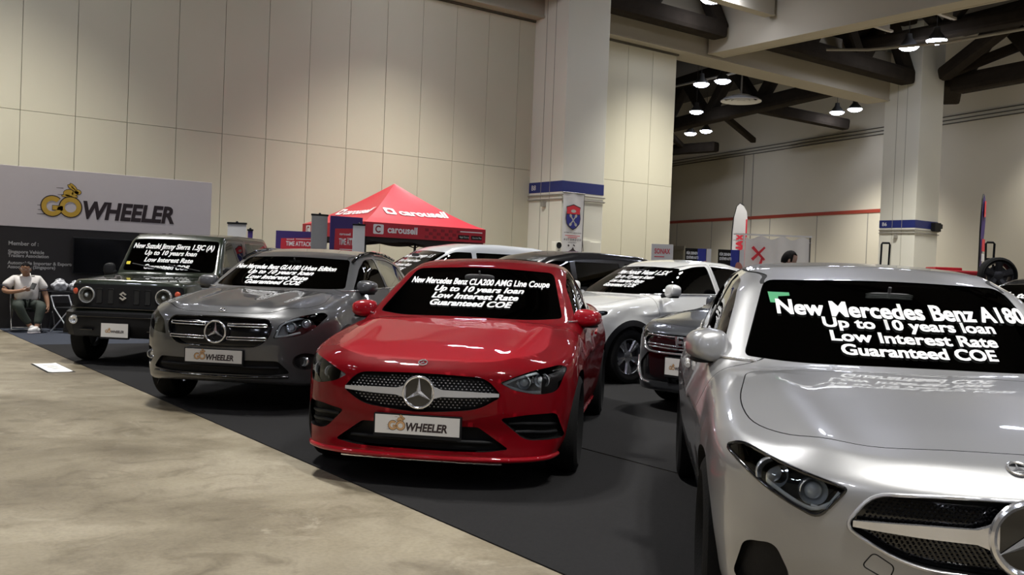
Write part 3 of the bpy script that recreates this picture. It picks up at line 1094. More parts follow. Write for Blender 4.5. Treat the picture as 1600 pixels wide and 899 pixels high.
def concrete_mat():
    m = bpy.data.materials.new('concrete_floor'); m.use_nodes = True
    nt = m.node_tree; b = nt.nodes['Principled BSDF']
    tc = nt.nodes.new('ShaderNodeTexCoord')
    def noise(scale, detail=5, rough=.55, dist=0.0):
        n = nt.nodes.new('ShaderNodeTexNoise'); n.inputs['Scale'].default_value = scale; n.inputs['Detail'].default_value = detail
        n.inputs['Roughness'].default_value = rough; n.inputs['Distortion'].default_value = dist
        nt.links.new(tc.outputs['Object'], n.inputs['Vector']); return n
    def ramp(n, stops):
        r = nt.nodes.new('ShaderNodeValToRGB'); cr = r.color_ramp
        while len(cr.elements) < len(stops): cr.elements.new(.5)
        for e, (p, c) in zip(cr.elements, stops): e.position = p; e.color = tuple(c) + (1,)
        nt.links.new(n.outputs['Fac'], r.inputs['Fac']); return r
    a = ramp(noise(.55, 6, .6, .6), [(.30, (.115, .092, .060)), (.44, (.20, .168, .115)), (.56, (.275, .236, .168)), (.70, (.38, .335, .25))])
    c = ramp(noise(3.2, 6, .65, .8), [(.30, (.62, .60, .56)), (.5, (1, 1, 1)), (.70, (1.0, 1.0, .98)), (.8, (1, 1, 1))])
    g = ramp(noise(42, 3), [(.35, (.86, .86, .86)), (.6, (1, 1, 1))])
    def mul(x, y):
        k = nt.nodes.new('ShaderNodeMix'); k.data_type = 'RGBA'; k.blend_type = 'MULTIPLY'; k.inputs[0].default_value = 1
        nt.links.new(x.outputs[2] if x.bl_idname == 'ShaderNodeMix' else x.outputs[0], k.inputs[6]); nt.links.new(y.outputs[0], k.inputs[7]); return k
    k = mul(mul(a, c), g)
    # pale worn streaks and scuffs
    s = ramp(noise(1.3, 7, .7, 1.6), [(.60, (0, 0, 0)), (.68, (.55, .55, .55)), (.74, (0, 0, 0))])
    lt = nt.nodes.new('ShaderNodeMix'); lt.data_type = 'RGBA'
    nt.links.new(s.outputs[0], lt.inputs[0]); nt.links.new(k.outputs[2], lt.inputs[6]); lt.inputs[7].default_value = (.42, .38, .29, 1)
    nt.links.new(lt.outputs[2], b.inputs['Base Color'])
    r2 = nt.nodes.new('ShaderNodeMapRange'); r2.inputs[3].default_value = .30; r2.inputs[4].default_value = .62
    n3 = noise(2.0, 5); nt.links.new(n3.outputs['Fac'], r2.inputs[0]); nt.links.new(r2.outputs[0], b.inputs['Roughness'])
    bp = nt.nodes.new('ShaderNodeBump'); bp.inputs['Strength'].default_value = .08; bp.inputs['Distance'].default_value = .01
    n4 = noise(25, 5); nt.links.new(n4.outputs['Fac'], bp.inputs['Height']); nt.links.new(bp.outputs[0], b.inputs['Normal'])
    b.inputs['Specular IOR Level'].default_value = .35
    return m

M_WALL = wall_mat('panel_wall', (.55, .515, .39))
M_WALL2 = wall_mat('far_wall_paint', (.66, .61, .49))
M_COLUMN = wall_mat('column_paint', (.74, .72, .62))
M_GROOVE = mat('panel_joint', (.09, .08, .06), .8)
M_JOINT = mat('wall_joint', (.26, .24, .18), .8)
M_JOINT2 = mat('column_joint', (.36, .34, .28), .8)
M_BEAM = wall_mat('beam_paint', (.40, .36, .28))
M_TRUSS = mat('fireproofed_steel', (.024, .019, .014), .95, bump=.5, bscale=7, noise=.35, scale=3, spec=.1)
M_CEIL = mat('ceiling_soffit', (.05, .045, .038), .9, noise=.25, scale=.8)
M_BLUEBAND = mat('blue_band_paint', (.018, .028, .16), .5)
M_REDBAND = mat('red_line_paint', (.38, .06, .035), .5)
M_PIPE = mat('grey_pipe', (.30, .28, .24), .5, noise=.1)
M_CARPET = mat('black_carpet', (.019, .0185, .019), .95, bump=.6, bscale=260, noise=.25, scale=60, spec=.15)
M_CARPETB = mat('slate_carpet', (.050, .056, .072), .95, bump=.6, bscale=260, noise=.2, scale=60, spec=.15)

mb = MB(); mb.box((12, 8, -.1), (110, 100, .2)); structure(mb.build('floor', concrete_mat(), None, None))
mb = MB(); mb.box((12, 8, 13.1), (110, 100, .2)); structure(mb.build('ceiling', M_CEIL, None, None))
mb = MB(); mb.box((-38, 8, 6.5), (.4, 100, 13)); structure(mb.build('wall_rear', M_WALL2, None, None))
mb = MB(); mb.box((12, -40, 6.5), (110, .4, 13)); structure(mb.build('wall_right', M_WALL2, None, None))
mb = MB(); mb.box((12, 52, 6.5), (110, .4, 13)); structure(mb.build('wall_beyond', M_WALL2, None, None))

# folding partition wall: two tiers of panels, 1.056 m wide, with dark joints
PW = 1.0565; WALL_Y = 22.0; SEAM_Z = 4.28; TOP_Z = 8.5
mb = MB(); x = 22.53
k = 0
while x > -36:
    for (z0, z1) in ((.02, SEAM_Z - .004), (SEAM_Z + .004, TOP_Z)):
        mb.box((x - PW / 2, WALL_Y + .05, (z0 + z1) / 2), (PW - .011, .10, z1 - z0), bev=.004)
    x -= PW; k += 1
wl = structure(mb.build('wall_left', M_WALL, None, None))
mb = MB(); mb.box(((22.50 - 36) / 2, WALL_Y + .075, TOP_Z / 2), (22.50 + 36, .06, TOP_Z - .02)); mb.build('joint_backing', M_JOINT, wl, None)

# beam above the partition and the cross beam
mb = MB(); mb.box((-2, 22.1, 9.5), (72, 1.0, 1.85)); mb.box((-2, 21.62, 8.60), (72, .10, .06))
structure(mb.build('beam_long', M_BEAM, None, None))
mb = MB(); mb.box((-7.2, 22.0, 8.545), (59.6, .07, .05)); structure(mb.build('trim_1', M_GROOVE, None, None))
mb = MB(); mb.box((23.8, -8, 9.55), (.70, 59, 1.8)); mb.box((23.47, -8, 8.67), (.10, 59, .06)); mb.box((24.13, -8, 8.67), (.10, 59, .06))
structure(mb.build('beam_cross', M_BEAM, None, None))
mb = MB(); mb.box((22.0, 18.95, 9.75), (2.6, .34, .80)); mb.box((22.0, 18.80, 9.36), (2.6, .10, .05)); structure(mb.build('beam_stub', M_BEAM, None, None))

def column(n, x0, y0, w, d, top):
    mb = MB(); mb.box((x0 + w / 2, y0 + d / 2, top / 2), (w, d, top), bev=.015)
    c = structure(mb.build('column_%d' % n, M_COLUMN, None, None))
    mb = MB(); mb.box((x0 + w / 2, y0 + d / 2, 3.76), (w + .012, d + .012, .30)); mb.build('blue_band', M_BLUEBAND, c, None)
    for z in (3.53, 3.41):
        mb = MB(); mb.tube([(x0 - .03, y0 + d, z), (x0 - .03, y0 - .03, z), (x0 + w + .03, y0 - .03, z), (x0 + w + .03, y0 + d, z)], .022, 8); mb.build('conduit', M_PIPE, c, 40)
    for (dy, zz) in ((.55, top), (.95, top)):
        mb = MB(); mb.box((x0 - .006, y0 + dy, zz / 2), (.012, .012, zz)); mb.build('joint_line', M_JOINT2, c, None)
    mb = MB(); mb.box((x0 - .05, y0 + .75, 3.28), (.10, .12, .16), bev=.01); mb.build('junction_box', M_PIPE, c, None)
    vs, fs = text_mesh('B8' if n == 1 else 'B6', size=.2)
    M = frameM((x0 - .008, y0 + d - .22, 3.69), (0, -1, 0), (0, 0, 1))
    m2 = MB(); m2.add([(v[0], v[1], .004) for v in vs], fs, M); m2.build('bay_number', M_WHITE, c, None)
    return c
column(1, 16.75, 20.5, 1.52, 1.5, 11.5)
c2 = column(2, 33.93, 20.28, 1.60, 1.5, 11.5)
mb = MB(); mb.box((35.25, 20.19, 3.70), (.44, .18, .34), bev=.02); mb.box((35.52, 20.18, 3.74), (.16, .14, .18), bev=.02); mb.build('wall_speaker', M_BLACKPL, c2, None)
# double joint lines and a niche box on the first column's front face
c1 = bpy.data.objects['column_1']
mb = MB(); mb.box((17.62, 20.46, 1.15), (.30, .10, 2.30), bev=.008); mb.box((17.98, 20.47, 1.13), (.42, .08, 2.26), bev=.008); mb.build('cable_riser_box', M_COLUMN, c1, None)

# far end wall, skewed to the partition
KF = 1.09
FA = Vector((43.24, 42.23, 0)) * KF; FD = Vector((-.2206, -.9754, 0)); FN = Vector((-.9754, .2206, 0))
MF = frameM((FA.x, FA.y, 0), FD, (0, 0, 1))     # local x along the wall towards the right, y up, z towards the room
def fbox(mb, s0, s1, z0, z1, n0, n1):
    s0 *= KF; s1 *= KF; z0 = max(0, CAM_H + (z0 - CAM_H) * KF); z1 = CAM_H + (z1 - CAM_H) * KF
    mb.box(((s0 + s1) / 2, (z0 + z1) / 2, (n0 + n1) / 2), (abs(s1 - s0), z1 - z0, abs(n1 - n0)), MF)
if (MF @ Vector((0, 0, 1)) - MF @ Vector((0, 0, 0))).dot(FN) < 0:
    _sg = -1
else:
    _sg = 1
mb = MB(); fbox(mb, -25, 85, 0, 13, -.4 * _sg, 0); fw = structure(mb.build('wall_far', M_WALL2, None, None))
mb = MB(); fbox(mb, -20, 17.6, 4.70, 4.86, 0, .03 * _sg); mb.build('red_line', M_REDBAND, fw, None)
mb = MB()
for z in (8.56, 8.40, 8.25): fbox(mb, -20, 80, z, z + .035, 0, .06 * _sg)
mb.build('cable_run', M_GROOVE, fw, None)
mb = MB()
for s in (-6, -2, .8, 4.4, 9.6, 13.2, 16.6): fbox(mb, s, s + .05, 0, 4.7, 0, .006 * _sg)
for s in (7.2, 8.0): fbox(mb, s, s + .05, 0, 8.3, 0, .03 * _sg)
mb.build('panel_joints', M_PIPE, fw, None)
mb = MB()
fbox(mb, 25.3, 25.45, 0, 9.5, 0, .12 * _sg); fbox(mb, 46, 46.15, 0, 9.5, 0, .12 * _sg); mb.build('down_pipe', M_GROOVE, fw, None)
mb = MB(); fbox(mb, -2.9, 1.6, 0, 3.05, 0, .03 * _sg); d1 = structure(mb.build('door_1', mat('door_paint', (.40, .37, .27), .6), None, None))
mb = MB(); fbox(mb, -3.1, 1.8, 3.05, 3.3, 0, .08 * _sg); mb.build('door_head', M_BEAM, d1, None)

# dark fireproofed roof steel
def bar3(mb, a, b, w, h):
    a = Vector(a); b = Vector(b); d = (b - a); L = d.length; x = d.normalized()
    s = x.cross(Vector((0, 0, 1)))
    s = s.normalized() if s.length > 1e-4 else Vector((1, 0, 0)); u = s.cross(x)
    M = Matrix(((x.x, s.x, u.x, a.x), (x.y, s.y, u.y, a.y), (x.z, s.z, u.z, a.z), (0, 0, 0, 1)))
    mb.box((L / 2, 0, 0), (L, w, h), M, bev=min(w, h) * .25)

def truss(name, a, b, z0, z1, n, w=.42):
    mb = MB()
    a2 = Vector((a[0], a[1], z0)); b2 = Vector((b[0], b[1], z0)); a3 = Vector((a[0], a[1], z1)); b3 = Vector((b[0], b[1], z1))
    bar3(mb, a2, b2, w, w * .9); bar3(mb, a3, b3, w, w * .9)
    for i in range(n):
        p = a2.lerp(b2, i / n); q = a2.lerp(b2, (i + 1) / n); r = a3.lerp(b3, (i + .5) / n)
        bar3(mb, p, r, w * .7, w * .7); bar3(mb, r, q, w * .7, w * .7)
    return structure(mb.build(name, M_TRUSS, None, None))
truss('roof_truss_beam', (-30, 20.85), (23.3, 20.85), 9.25, 11.6, 16, .62)
truss('roof_truss_beam', (24.3, 20.75), (33.8, 20.75), 9.35, 11.6, 3, .66)
truss('roof_truss_beam', (31.0, 21.5), (31.0, -30), 10.1, 12.2, 14, .55)
truss('roof_truss_beam', (36.2, 20.2), (33.2, 5.0), 9.35, 11.6, 4, .8)
truss('roof_truss_beam', (39.6, 42.5), (34.4, 21.9), 9.75, 11.9, 5, .75)
truss('roof_truss_beam', (28.5, 38.0), (34.2, 23.0), 11.4, 12.4, 4, .5)
for x in (17.5, 10.5, 3.5, -3.5, -10.5): truss('roof_truss_beam', (x, 20.5), (x, -38), 11.2, 12.5, 14, .40)
mb = MB()
bar3(mb, (36.7, 30.3, 9.7), (41.4, 28.6, 9.25), .55, .55); bar3(mb, (42.2, 41.6, 9.1), (42.75, 38.2, 9.1), .6, .6); bar3(mb, (38.8, 38.9, 9.9), (42.5, 40.6, 9.2), .3, .3); bar3(mb, (37.8, 33.6, 9.9), (42.6, 35.4, 9.2), .3, .3)
structure(mb.build('roof_brace_beam', M_TRUSS, None, None))
mb = MB()
bar3(mb, (34.9, 20.0, 9.5), (32.0, 13.4, 11.9), .5, .5); bar3(mb, (35.4, 20.6, 9.5), (36.5, 12.0, 12.0), .35, .35); bar3(mb, (36.6, 20.5, 9.6), (38.2, 21.5, 9.2), .7, .5)
structure(mb.build('roof_brace_beam', M_TRUSS, None, None))
mb = MB(); mb.tube([(27.6, 20.0, 9.25), (28.2, 18.8, 9.15), (29, 16.5, 9.15), (29.2, -10, 9.15)], .05, 8); mb.tube([(26.2, 21, 9.3), (26.2, -20, 9.3)], .04, 8); mb.tube([(33.0, 40, 10.2), (31.5, 24, 10.2)], .05, 8)
structure(mb.build('trim_2', M_PIPE, None, 40))
mb = MB()
for y in (18.6, 16.4, 13.8, 10.5): mb.box((26.9, y, 9.9), (4.6, .10, .07)); mb.box((26.9, y + .12, 10.2), (4.6, .06, .6))
structure(mb.build('trim_3', M_BEAM, None, None))

# ceiling air diffuser
df = thing('ceiling_air_diffuser', 'round white slotted air diffuser hanging under the dark roof steel', 'vent', (34.39, 29.41, 9.55))
for i, r in enumerate((.92, .66, .42, .2)):
    mb = MB(); mb.lathe([(r - .17, .10), (r - .02, .0), (r, .0), (r, .03), (r - .03, .04), (r - .14, .14)], 40, closed=True); mb.build('diffuser_ring', M_WHITE, df, 40)
mb = MB(); mb.lathe([(.42, .10), (.42, .28), (.38, .28), (.38, .10)], 32, closed=True); mb.lathe([(.04, .3), (.04, 3.4)], 10); mb.build('duct_neck', M_PIPE, df, 40)

# ---------------------------------------------------------------- high-bay lamps: each has its housing, its lens and its own light
M_LAMPLENS = mat('lamp_lens_lit', (.9, .9, 1.0), .4, emit=(.80, .84, 1.0), estr=45.0)
M_HOUSING = mat('lamp_housing_grey', (.10, .10, .10), .5, metal=.5)
LAMP_W = 1650.0
_lamp0 = None
def high_bay(x, y, label, light=True, z=LAMP_Z):
    global _lamp0
    t = thing('high_bay_lamp', label, 'lamp', (x, y, z), group='high bay lamps in pairs under the roof')
    if _lamp0 is None:
        mb = MB(); mb.lathe([(.30, .0), (.31, .02), (.24, .16), (.12, .30), (.10, .46), (.0, .47)], 28); h = mb.build('housing', M_HOUSING, t, 40)
        mb = MB(); mb.tube([(0, 0, .46), (0, 0, 3.4)], .012, 6); r = mb.build('suspension_rod', M_HOUSING, t, 40)
        mb = MB(); mb.lathe([(.0, -.12), (.12, -.11), (.24, -.075), (.31, -.02), (.33, .012)], 28); l = mb.build('lens', M_LAMPLENS, t, 40)
        _lamp0 = [h, r, l]
    else:
        for o in _lamp0:
            c = o.copy(); COL.objects.link(c); c.parent = t
    if light:
        ld = bpy.data.lights.get('high_bay_light')
        if ld is None:
            ld = bpy.data.lights.new('high_bay_light', 'SPOT')
            ld.energy = LAMP_W; ld.color = (1.0, .975, .91); ld.spot_size = radians(104); ld.spot_blend = .85; ld.shadow_soft_size = .26
        lo = bpy.data.objects.new('high_bay_light', ld); COL.objects.link(lo); lo.parent = t; lo.location = (0, 0, -.20)
    return t

_ords = ['first', 'second', 'third', 'fourth', 'fifth', 'sixth', 'seventh', 'eighth']
LAMP_TXT = {
    (30.44, 18.73): 'left lamp of the bright pair hanging left of the far column', (30.26, 17.62): 'right lamp of the bright pair hanging left of the far column',
    (30.47, 28.25): 'left lamp of the pair just above the round air diffuser', (30.56, 27.16): 'right lamp of the pair just above the round air diffuser',
    (35.36, 33.04): 'single lit lamp left of and below the round air diffuser', (39.81, 28.09): 'left lamp of the pair right of the diffuser near the far column',
    (39.60, 26.97): 'right lamp of the pair right of the diffuser near the far column', (40.48, 38.20): 'left lamp of the lowest farthest pair beside the partition edge',
    (40.31, 36.88): 'right lamp of the lowest farthest pair beside the partition edge', (21.36, 19.54): 'lamp cut off by the top edge above the cross beam'}
for (x, y), t in LAMP_TXT.items():
    high_bay(x, y, t)
high_bay(21.2, 18.4, 'lamp out of view beside the one at the top edge')
for x in (11.95, 2.7, -6.55, -15.8):
    for y in (18.2, 8.85, -.5, -9.85, -19.2):
        for dy in (.55, -.55):
            high_bay(x, y + dy, 'high bay lamp in a pair over the hall floor outside the view')
for y in (8.85, -.5, -9.85):
    for dy in (.55, -.55):
        high_bay(21.2, y + dy, 'high bay lamp in a pair over the hall floor outside the view'); 
for (x, y) in ((30.4, 8.85), (30.4, 7.75), (39.7, 17.6), (37.5, 5.6), (30.4, -1), (37.5, -8)):
    high_bay(x, y, 'high bay lamp in a pair over the hall floor outside the view')

# ---------------------------------------------------------------- carpets
mb = MB(); mb.box((3.79, 3.175, .004), (2.076, 24.35, .008), bev=.002)
tag(mb.build('carpet', M_CARPET, None, None), 'black carpet strip along the bare concrete, under the front row of cars', 'carpet')
mb = MB(); mb.box((11.43, 3.175, .004), (13.15, 24.35, .008), bev=.002)
tag(mb.build('carpet', M_CARPET, None, None), 'wide black carpet under the second row of cars, behind the taped seam', 'carpet')
mb = MB(); mb.box((4.84, 3.175, .0005), (.012, 24.3, .0015)); tag(mb.build('carpet_tape', mat('grey_tape', (.05, .05, .052), .6), None, None), 'thin grey tape line joining two black carpet strips beside the red saloon', 'tape')
mb = MB(); mb.box((5.85, 17.06, .004), (6.2, 3.4, .008), bev=.002)
tag(mb.build('carpet', M_CARPETB, None, None), 'slate blue carpet in front of the display booth board', 'carpet')
CLA = dict(
    box=(-3.85, 1.0, 1.5),
    zc=[(1.0, .70), (.90, .735), (.78, .785), (.5, .855), (0, .935), (-.35, .985), (-1, .97), (-2.6, .97), (-3.1, 1.05), (-3.55, 1.085), (-3.8, 1.08)],
    ze=[(1.0, .63), (.8, .68), (.5, .745), (0, .845), (-.5, .92), (-1, .95), (-2, .975), (-3, 1.0), (-3.8, .99)],
    crown_n=3.0,
    W=[(1.0, .83), (.6, .875), (.1, .905), (-.6, .895), (-1.4, .895), (-2.2, .905), (-2.8, .915), (-3.3, .89), (-3.8, .82)],
    side=[(.10, .14), (.2, .08), (.3, .04), (.45, .012), (.62, 0), (.75, .01), (.85, .03), (.95, .07), (1.1, .14)],
    nose=[(.1, .80), (.16, .885), (.20, .905), (.24, .885), (.36, .875), (.46, .90), (.60, .895), (.70, .88), (.74, .86), (.80, .80)],
    ndrop=[(0, 0), (.2, .008), (.4, .04), (.55, .09), (.68, .17), (.76, .26), (.82, .37), (.88, .52), (.95, .75)],
    tail=[(.1, -3.5), (.3, -3.7), (.5, -3.76), (.8, -3.74), (1.0, -3.70), (1.1, -3.68)],
    tdrop=[(0, 0), (.4, .03), (.6, .09), (.75, .2), (.85, .38), (.95, .6)],
    bot=[(1, .20), (.6, .17), (0, .16), (-2.7, .17), (-3.8, .28)],
    roof=[(.0, .78), (-.30, .965), (-1.10, 1.365), (-1.35, 1.42), (-1.7, 1.442), (-2.1, 1.42), (-2.6, 1.33), (-3.2, 1.12), (-3.5, 1.02), (-3.9, .85)],
    sig_roof=0.05, roof_mid=-1.8, bow_f=.30, bow_r=.35, rcrown=.10,
    gw=[(.2, .76), (-.3, .815), (-1, .845), (-1.8, .825), (-2.5, .775), (-3.2, .67), (-3.8, .5)],
    belt=[(-.3, .95), (-3.5, 1.0)], tumble=.42, tumble2=.15, r_roof=.10,
    r_sh=.08, r_nose=.05, cab=(-.05, -3.0, .36, .74),
    creases=[(.62, .52, .10, .02, -.4, .85)],
    swage=[(.1, .70, -3.0, .80, .16, .012)],
)

def make_red_sedan():
    B = Body(CLA)
    paint = mat('red_paint', (.295, .0015, .008), .5, metal=.0, spec=.1, coat=.9, noise=.05, scale=300)
    lamp = rounded([(.475, .665, .02), (.65, .735, .05), (.80, .762, .05), (.845, .74, .02), (.80, .60, .04), (.70, .590, .04), (.56, .620, .03)], .03)
    grille = rounded([(-.495, .585, .03), (-.40, .692, .08), (0, .708, .3), (.40, .692, .08), (.495, .585, .03), (.36, .50, .12), (0, .466, .3), (-.36, .50, .12)], .05)
    intake = rounded([(-.36, .395, .02), (.36, .395, .02), (.545, .262, .03), (.40, .245, .05), (-.40, .245, .05), (-.545, .262, .03)], .02)
    vent = rounded([(.485, .45, .03), (.66, .475, .05), (.80, .47, .03), (.845, .30, .03), (.63, .315, .05)], .03)
    ws = rounded([(-.70, 1.0, .03), (-.50, .985, .2), (0, .998, .3), (.50, .985, .2), (.70, 1.0, .03), (.56, 1.335, .05), (0, 1.366, .3), (-.56, 1.335, .05)], .04)
    sw1 = rounded([(-.70, .985, .03), (-1.12, 1.255, .1), (-1.36, 1.330, .1), (-1.62, 1.36, .03), (-1.66, 1.01, .02)], .03)
    sw2 = rounded([(-1.74, 1.01, .02), (-1.70, 1.362, .02), (-2.1, 1.335, .1), (-2.62, 1.19, .1), (-2.80, 1.065, .03), (-2.5, 1.03, .05)], .03)
    door1 = rounded([(-.50, .24, .05), (-.52, .75, .1), (-.56, .99, .03), (-1.0, 1.275, .1), (-1.30, 1.365, .1), (-1.68, 1.388, .02), (-1.70, 1.0, .02), (-1.68, .24, .05)], .05)
    door2 = rounded([(-1.72, .24, .05), (-1.72, 1.388, .02), (-2.12, 1.36, .1), (-2.66, 1.2, .08), (-2.84, 1.06, .03), (-2.62, .80, .15), (-2.36, .50, .15), (-2.28, .24, .05)], .05)
    hood = rounded([(-.33, -.66, .05), (.30, -.70, .1), (.62, -.60, .15), (.76, -.40, .2), (.80, 0, .3), (.76, .40, .2), (.62, .60, .15), (.30, .70, .1), (-.33, .66, .05), (-.28, 0, .2)], .05)
    d = dict(wells=[(0, .365, .55), (-2.729, .365, .58)], wr=.325,
             front_win=[(ws, -1.6, .2)], side_win=[sw1, sw2],
             recess=[[(lamp, 'x', .10), (mirror2(lamp), 'x', .10), (grille, 'x', .06), (intake, 'x', .08), (vent, 'x', .07), (mirror2(vent), 'x', .07)]],
             panels=[('bonnet', hood, 'z', .03, False), ('front_door', door1, 'y', .035, True), ('rear_door', door2, 'y', .035, True)])
    root, kit, P = build_car(B, d, paint, 'car', 'glossy red saloon car with a chrome-studded grille, parked in the middle of the front row', CAR_GROUP)
    wsg = pane(root, kit, 'windscreen', ws, 'x', M_WSGLASS)
    flanks(root, kit, P, paint, [('front_door', sw1), ('rear_door', sw2)], [(-.6, .975), (-1.2, .995), (-2.0, 1.012), (-2.8, 1.05)],
           [('front_door', -1.42, .85, -1.64, .865), ('rear_door', -2.38, .89, -2.60, .90)], ((-.78, .875, 1.005), (.10, .10, .068), (-.76, .80, .97)))
    for k in (0, 1):
        headlamp(root, kit, lamp, k, [([(.50, .655), (.60, .70), (.72, .735), (.80, .742)], .008), ([(.505, .652), (.56, .632), (.64, .61), (.72, .605)], .009)],
                 [(.625, .668, .036, .03), (.735, .675, .040, .035)])
        vt = mirror2(vent) if k else vent
        ins = panel(root, kit, 'side_vent', inset(resample(vt, .03), .004), 'x', M_BLACKPL, -.06, .006)
        for zz in (.40, .35):
            strip(ins, kit, 'vent_blade', flip(polyline([(.54, zz + .01), (.66, zz + .01), (.82, zz - .01)], .03), k), 'x', .011, M_BLACKPL, -.028)
    gr = panel(root, kit, 'grille', inset(resample(grille, .03), .003), 'x', M_BLACKPL, -.05, .006)
    dots(gr, kit, grille, 'grille_studs', M_CHROME, .026, .0165, .0055, -.028)
    star_bar(gr, kit, .590, .08, .475, .040, .018, .010, M_SATIN)
    p, = kit.on([(0, .59)], 'x', .006)
    star_emblem(.093, M_CHROME, gr, frameM(p, (0, 1, 0), (-.03, 0, 1)))
    lg = panel(root, kit, 'lower_grille', inset(resample(intake, .03), .003), 'x', M_BLACKPL, -.07, .006)
    strip(lg, kit, 'intake_bar', [(-.45, .30), (.45, .30)], 'x', .012, M_BLACKPL, -.03)
    lip = curve([(-.80, .198), (-.55, .20), (0, .203), (.55, .20), (.80, .198)])
    strip(root, kit, 'splitter', lip, 'x', .016, paint, .004)
    strip(root, kit, 'splitter_trim', curve([(-.50, .185), (0, .187), (.50, .185)]), 'x', .008, M_CHROME, .016)
    number_plate(root, kit, .392, x=.905)
    badge(root, kit, .815)
    wheels(root, 2.729, .80, .325, .225, .235)
    for k in (0, 1):
        strip(root, kit, 'sill_trim', [(-.45, .20), (-2.3, .22)], 'y', .018, paint, .0, mir=k)
    screen_text(root, kit, [('New Mercedes Benz CLA200 AMG Line Coupe', .0, 1.243, 1.10, .046, .0), ('Up to 10 years loan', .03, 1.187, .69, .040, .2),
                            ('Low Interest Rate', .02, 1.135, .66, .040, .2), ('Guaranteed COE', .01, 1.084, .62, .040, .2)], sub=wsg)
    panel(root, kit, 'dashboard_card', [(.44, 1.020), (.64, 1.014), (.64, 1.028), (.44, 1.034)], 'x', M_WHITE, -.015, .003)
    interior(root, dict(seat=(-1.35, .50, -2.15), dash=(-.55, .95), rvm=(-.95, 1.27)))
    return park(root, -.40, 6.62, -1.721)

make_red_sedan()
HATCH = dict(
    box=(-3.6, 1.0, 1.5),
    zc=[(1.0, .68), (.90, .735), (.80, .80), (.5, .87), (0, .945), (-.35, .985), (-1, .97), (-2.6, .97), (-3.1, 1.0), (-3.6, 1.0)],
    ze=[(1.0, .63), (.8, .69), (.5, .765), (0, .865), (-.5, .93), (-1, .955), (-2, .98), (-3, 1.0), (-3.8, .99)],
    crown_n=3.0,
    W=[(1.0, .80), (.6, .855), (.1, .885), (-.6, .88), (-1.4, .88), (-2.2, .89), (-2.8, .895), (-3.2, .87), (-3.6, .80)],
    side=[(.10, .14), (.2, .08), (.3, .04), (.45, .012), (.62, 0), (.75, .01), (.85, .03), (.95, .07), (1.1, .14)],
    nose=[(.1, .78), (.16, .865), (.20, .885), (.24, .87), (.36, .865), (.46, .89), (.60, .895), (.70, .885), (.74, .87), (.80, .81)],
    ndrop=[(0, 0), (.2, .008), (.4, .04), (.55, .09), (.68, .17), (.76, .26), (.82, .37), (.88, .52), (.95, .75)],
    tail=[(.1, -3.3), (.3, -3.5), (.5, -3.52), (.8, -3.50), (1.0, -3.46), (1.1, -3.42)],
    tdrop=[(0, 0), (.4, .03), (.6, .09), (.75, .2), (.85, .38), (.95, .6)],
    bot=[(1, .20), (.6, .17), (0, .16), (-2.7, .17), (-3.8, .28)],
    roof=[(.0, .78), (-.30, .965), (-.95, 1.355), (-1.25, 1.42), (-1.7, 1.44), (-2.3, 1.43), (-2.9, 1.36), (-3.15, 1.27), (-3.45, 1.0), (-3.7, .7)],
    sig_roof=0.05, roof_mid=-1.8, bow_f=.30, bow_r=.25, rcrown=.09,
    gw=[(.2, .76), (-.3, .81), (-1, .84), (-1.8, .825), (-2.5, .79), (-3.2, .73), (-3.8, .6)],
    belt=[(-.3, .95), (-3.5, 1.0)], tumble=.40, tumble2=.12, r_roof=.10,
    r_sh=.08, r_nose=.05, cab=(-.05, -3.2, .36, .74),
    creases=[(.62, .52, .10, .02, -.4, .85)],
    swage=[(.1, .70, -3.0, .80, .16, .012)],
)

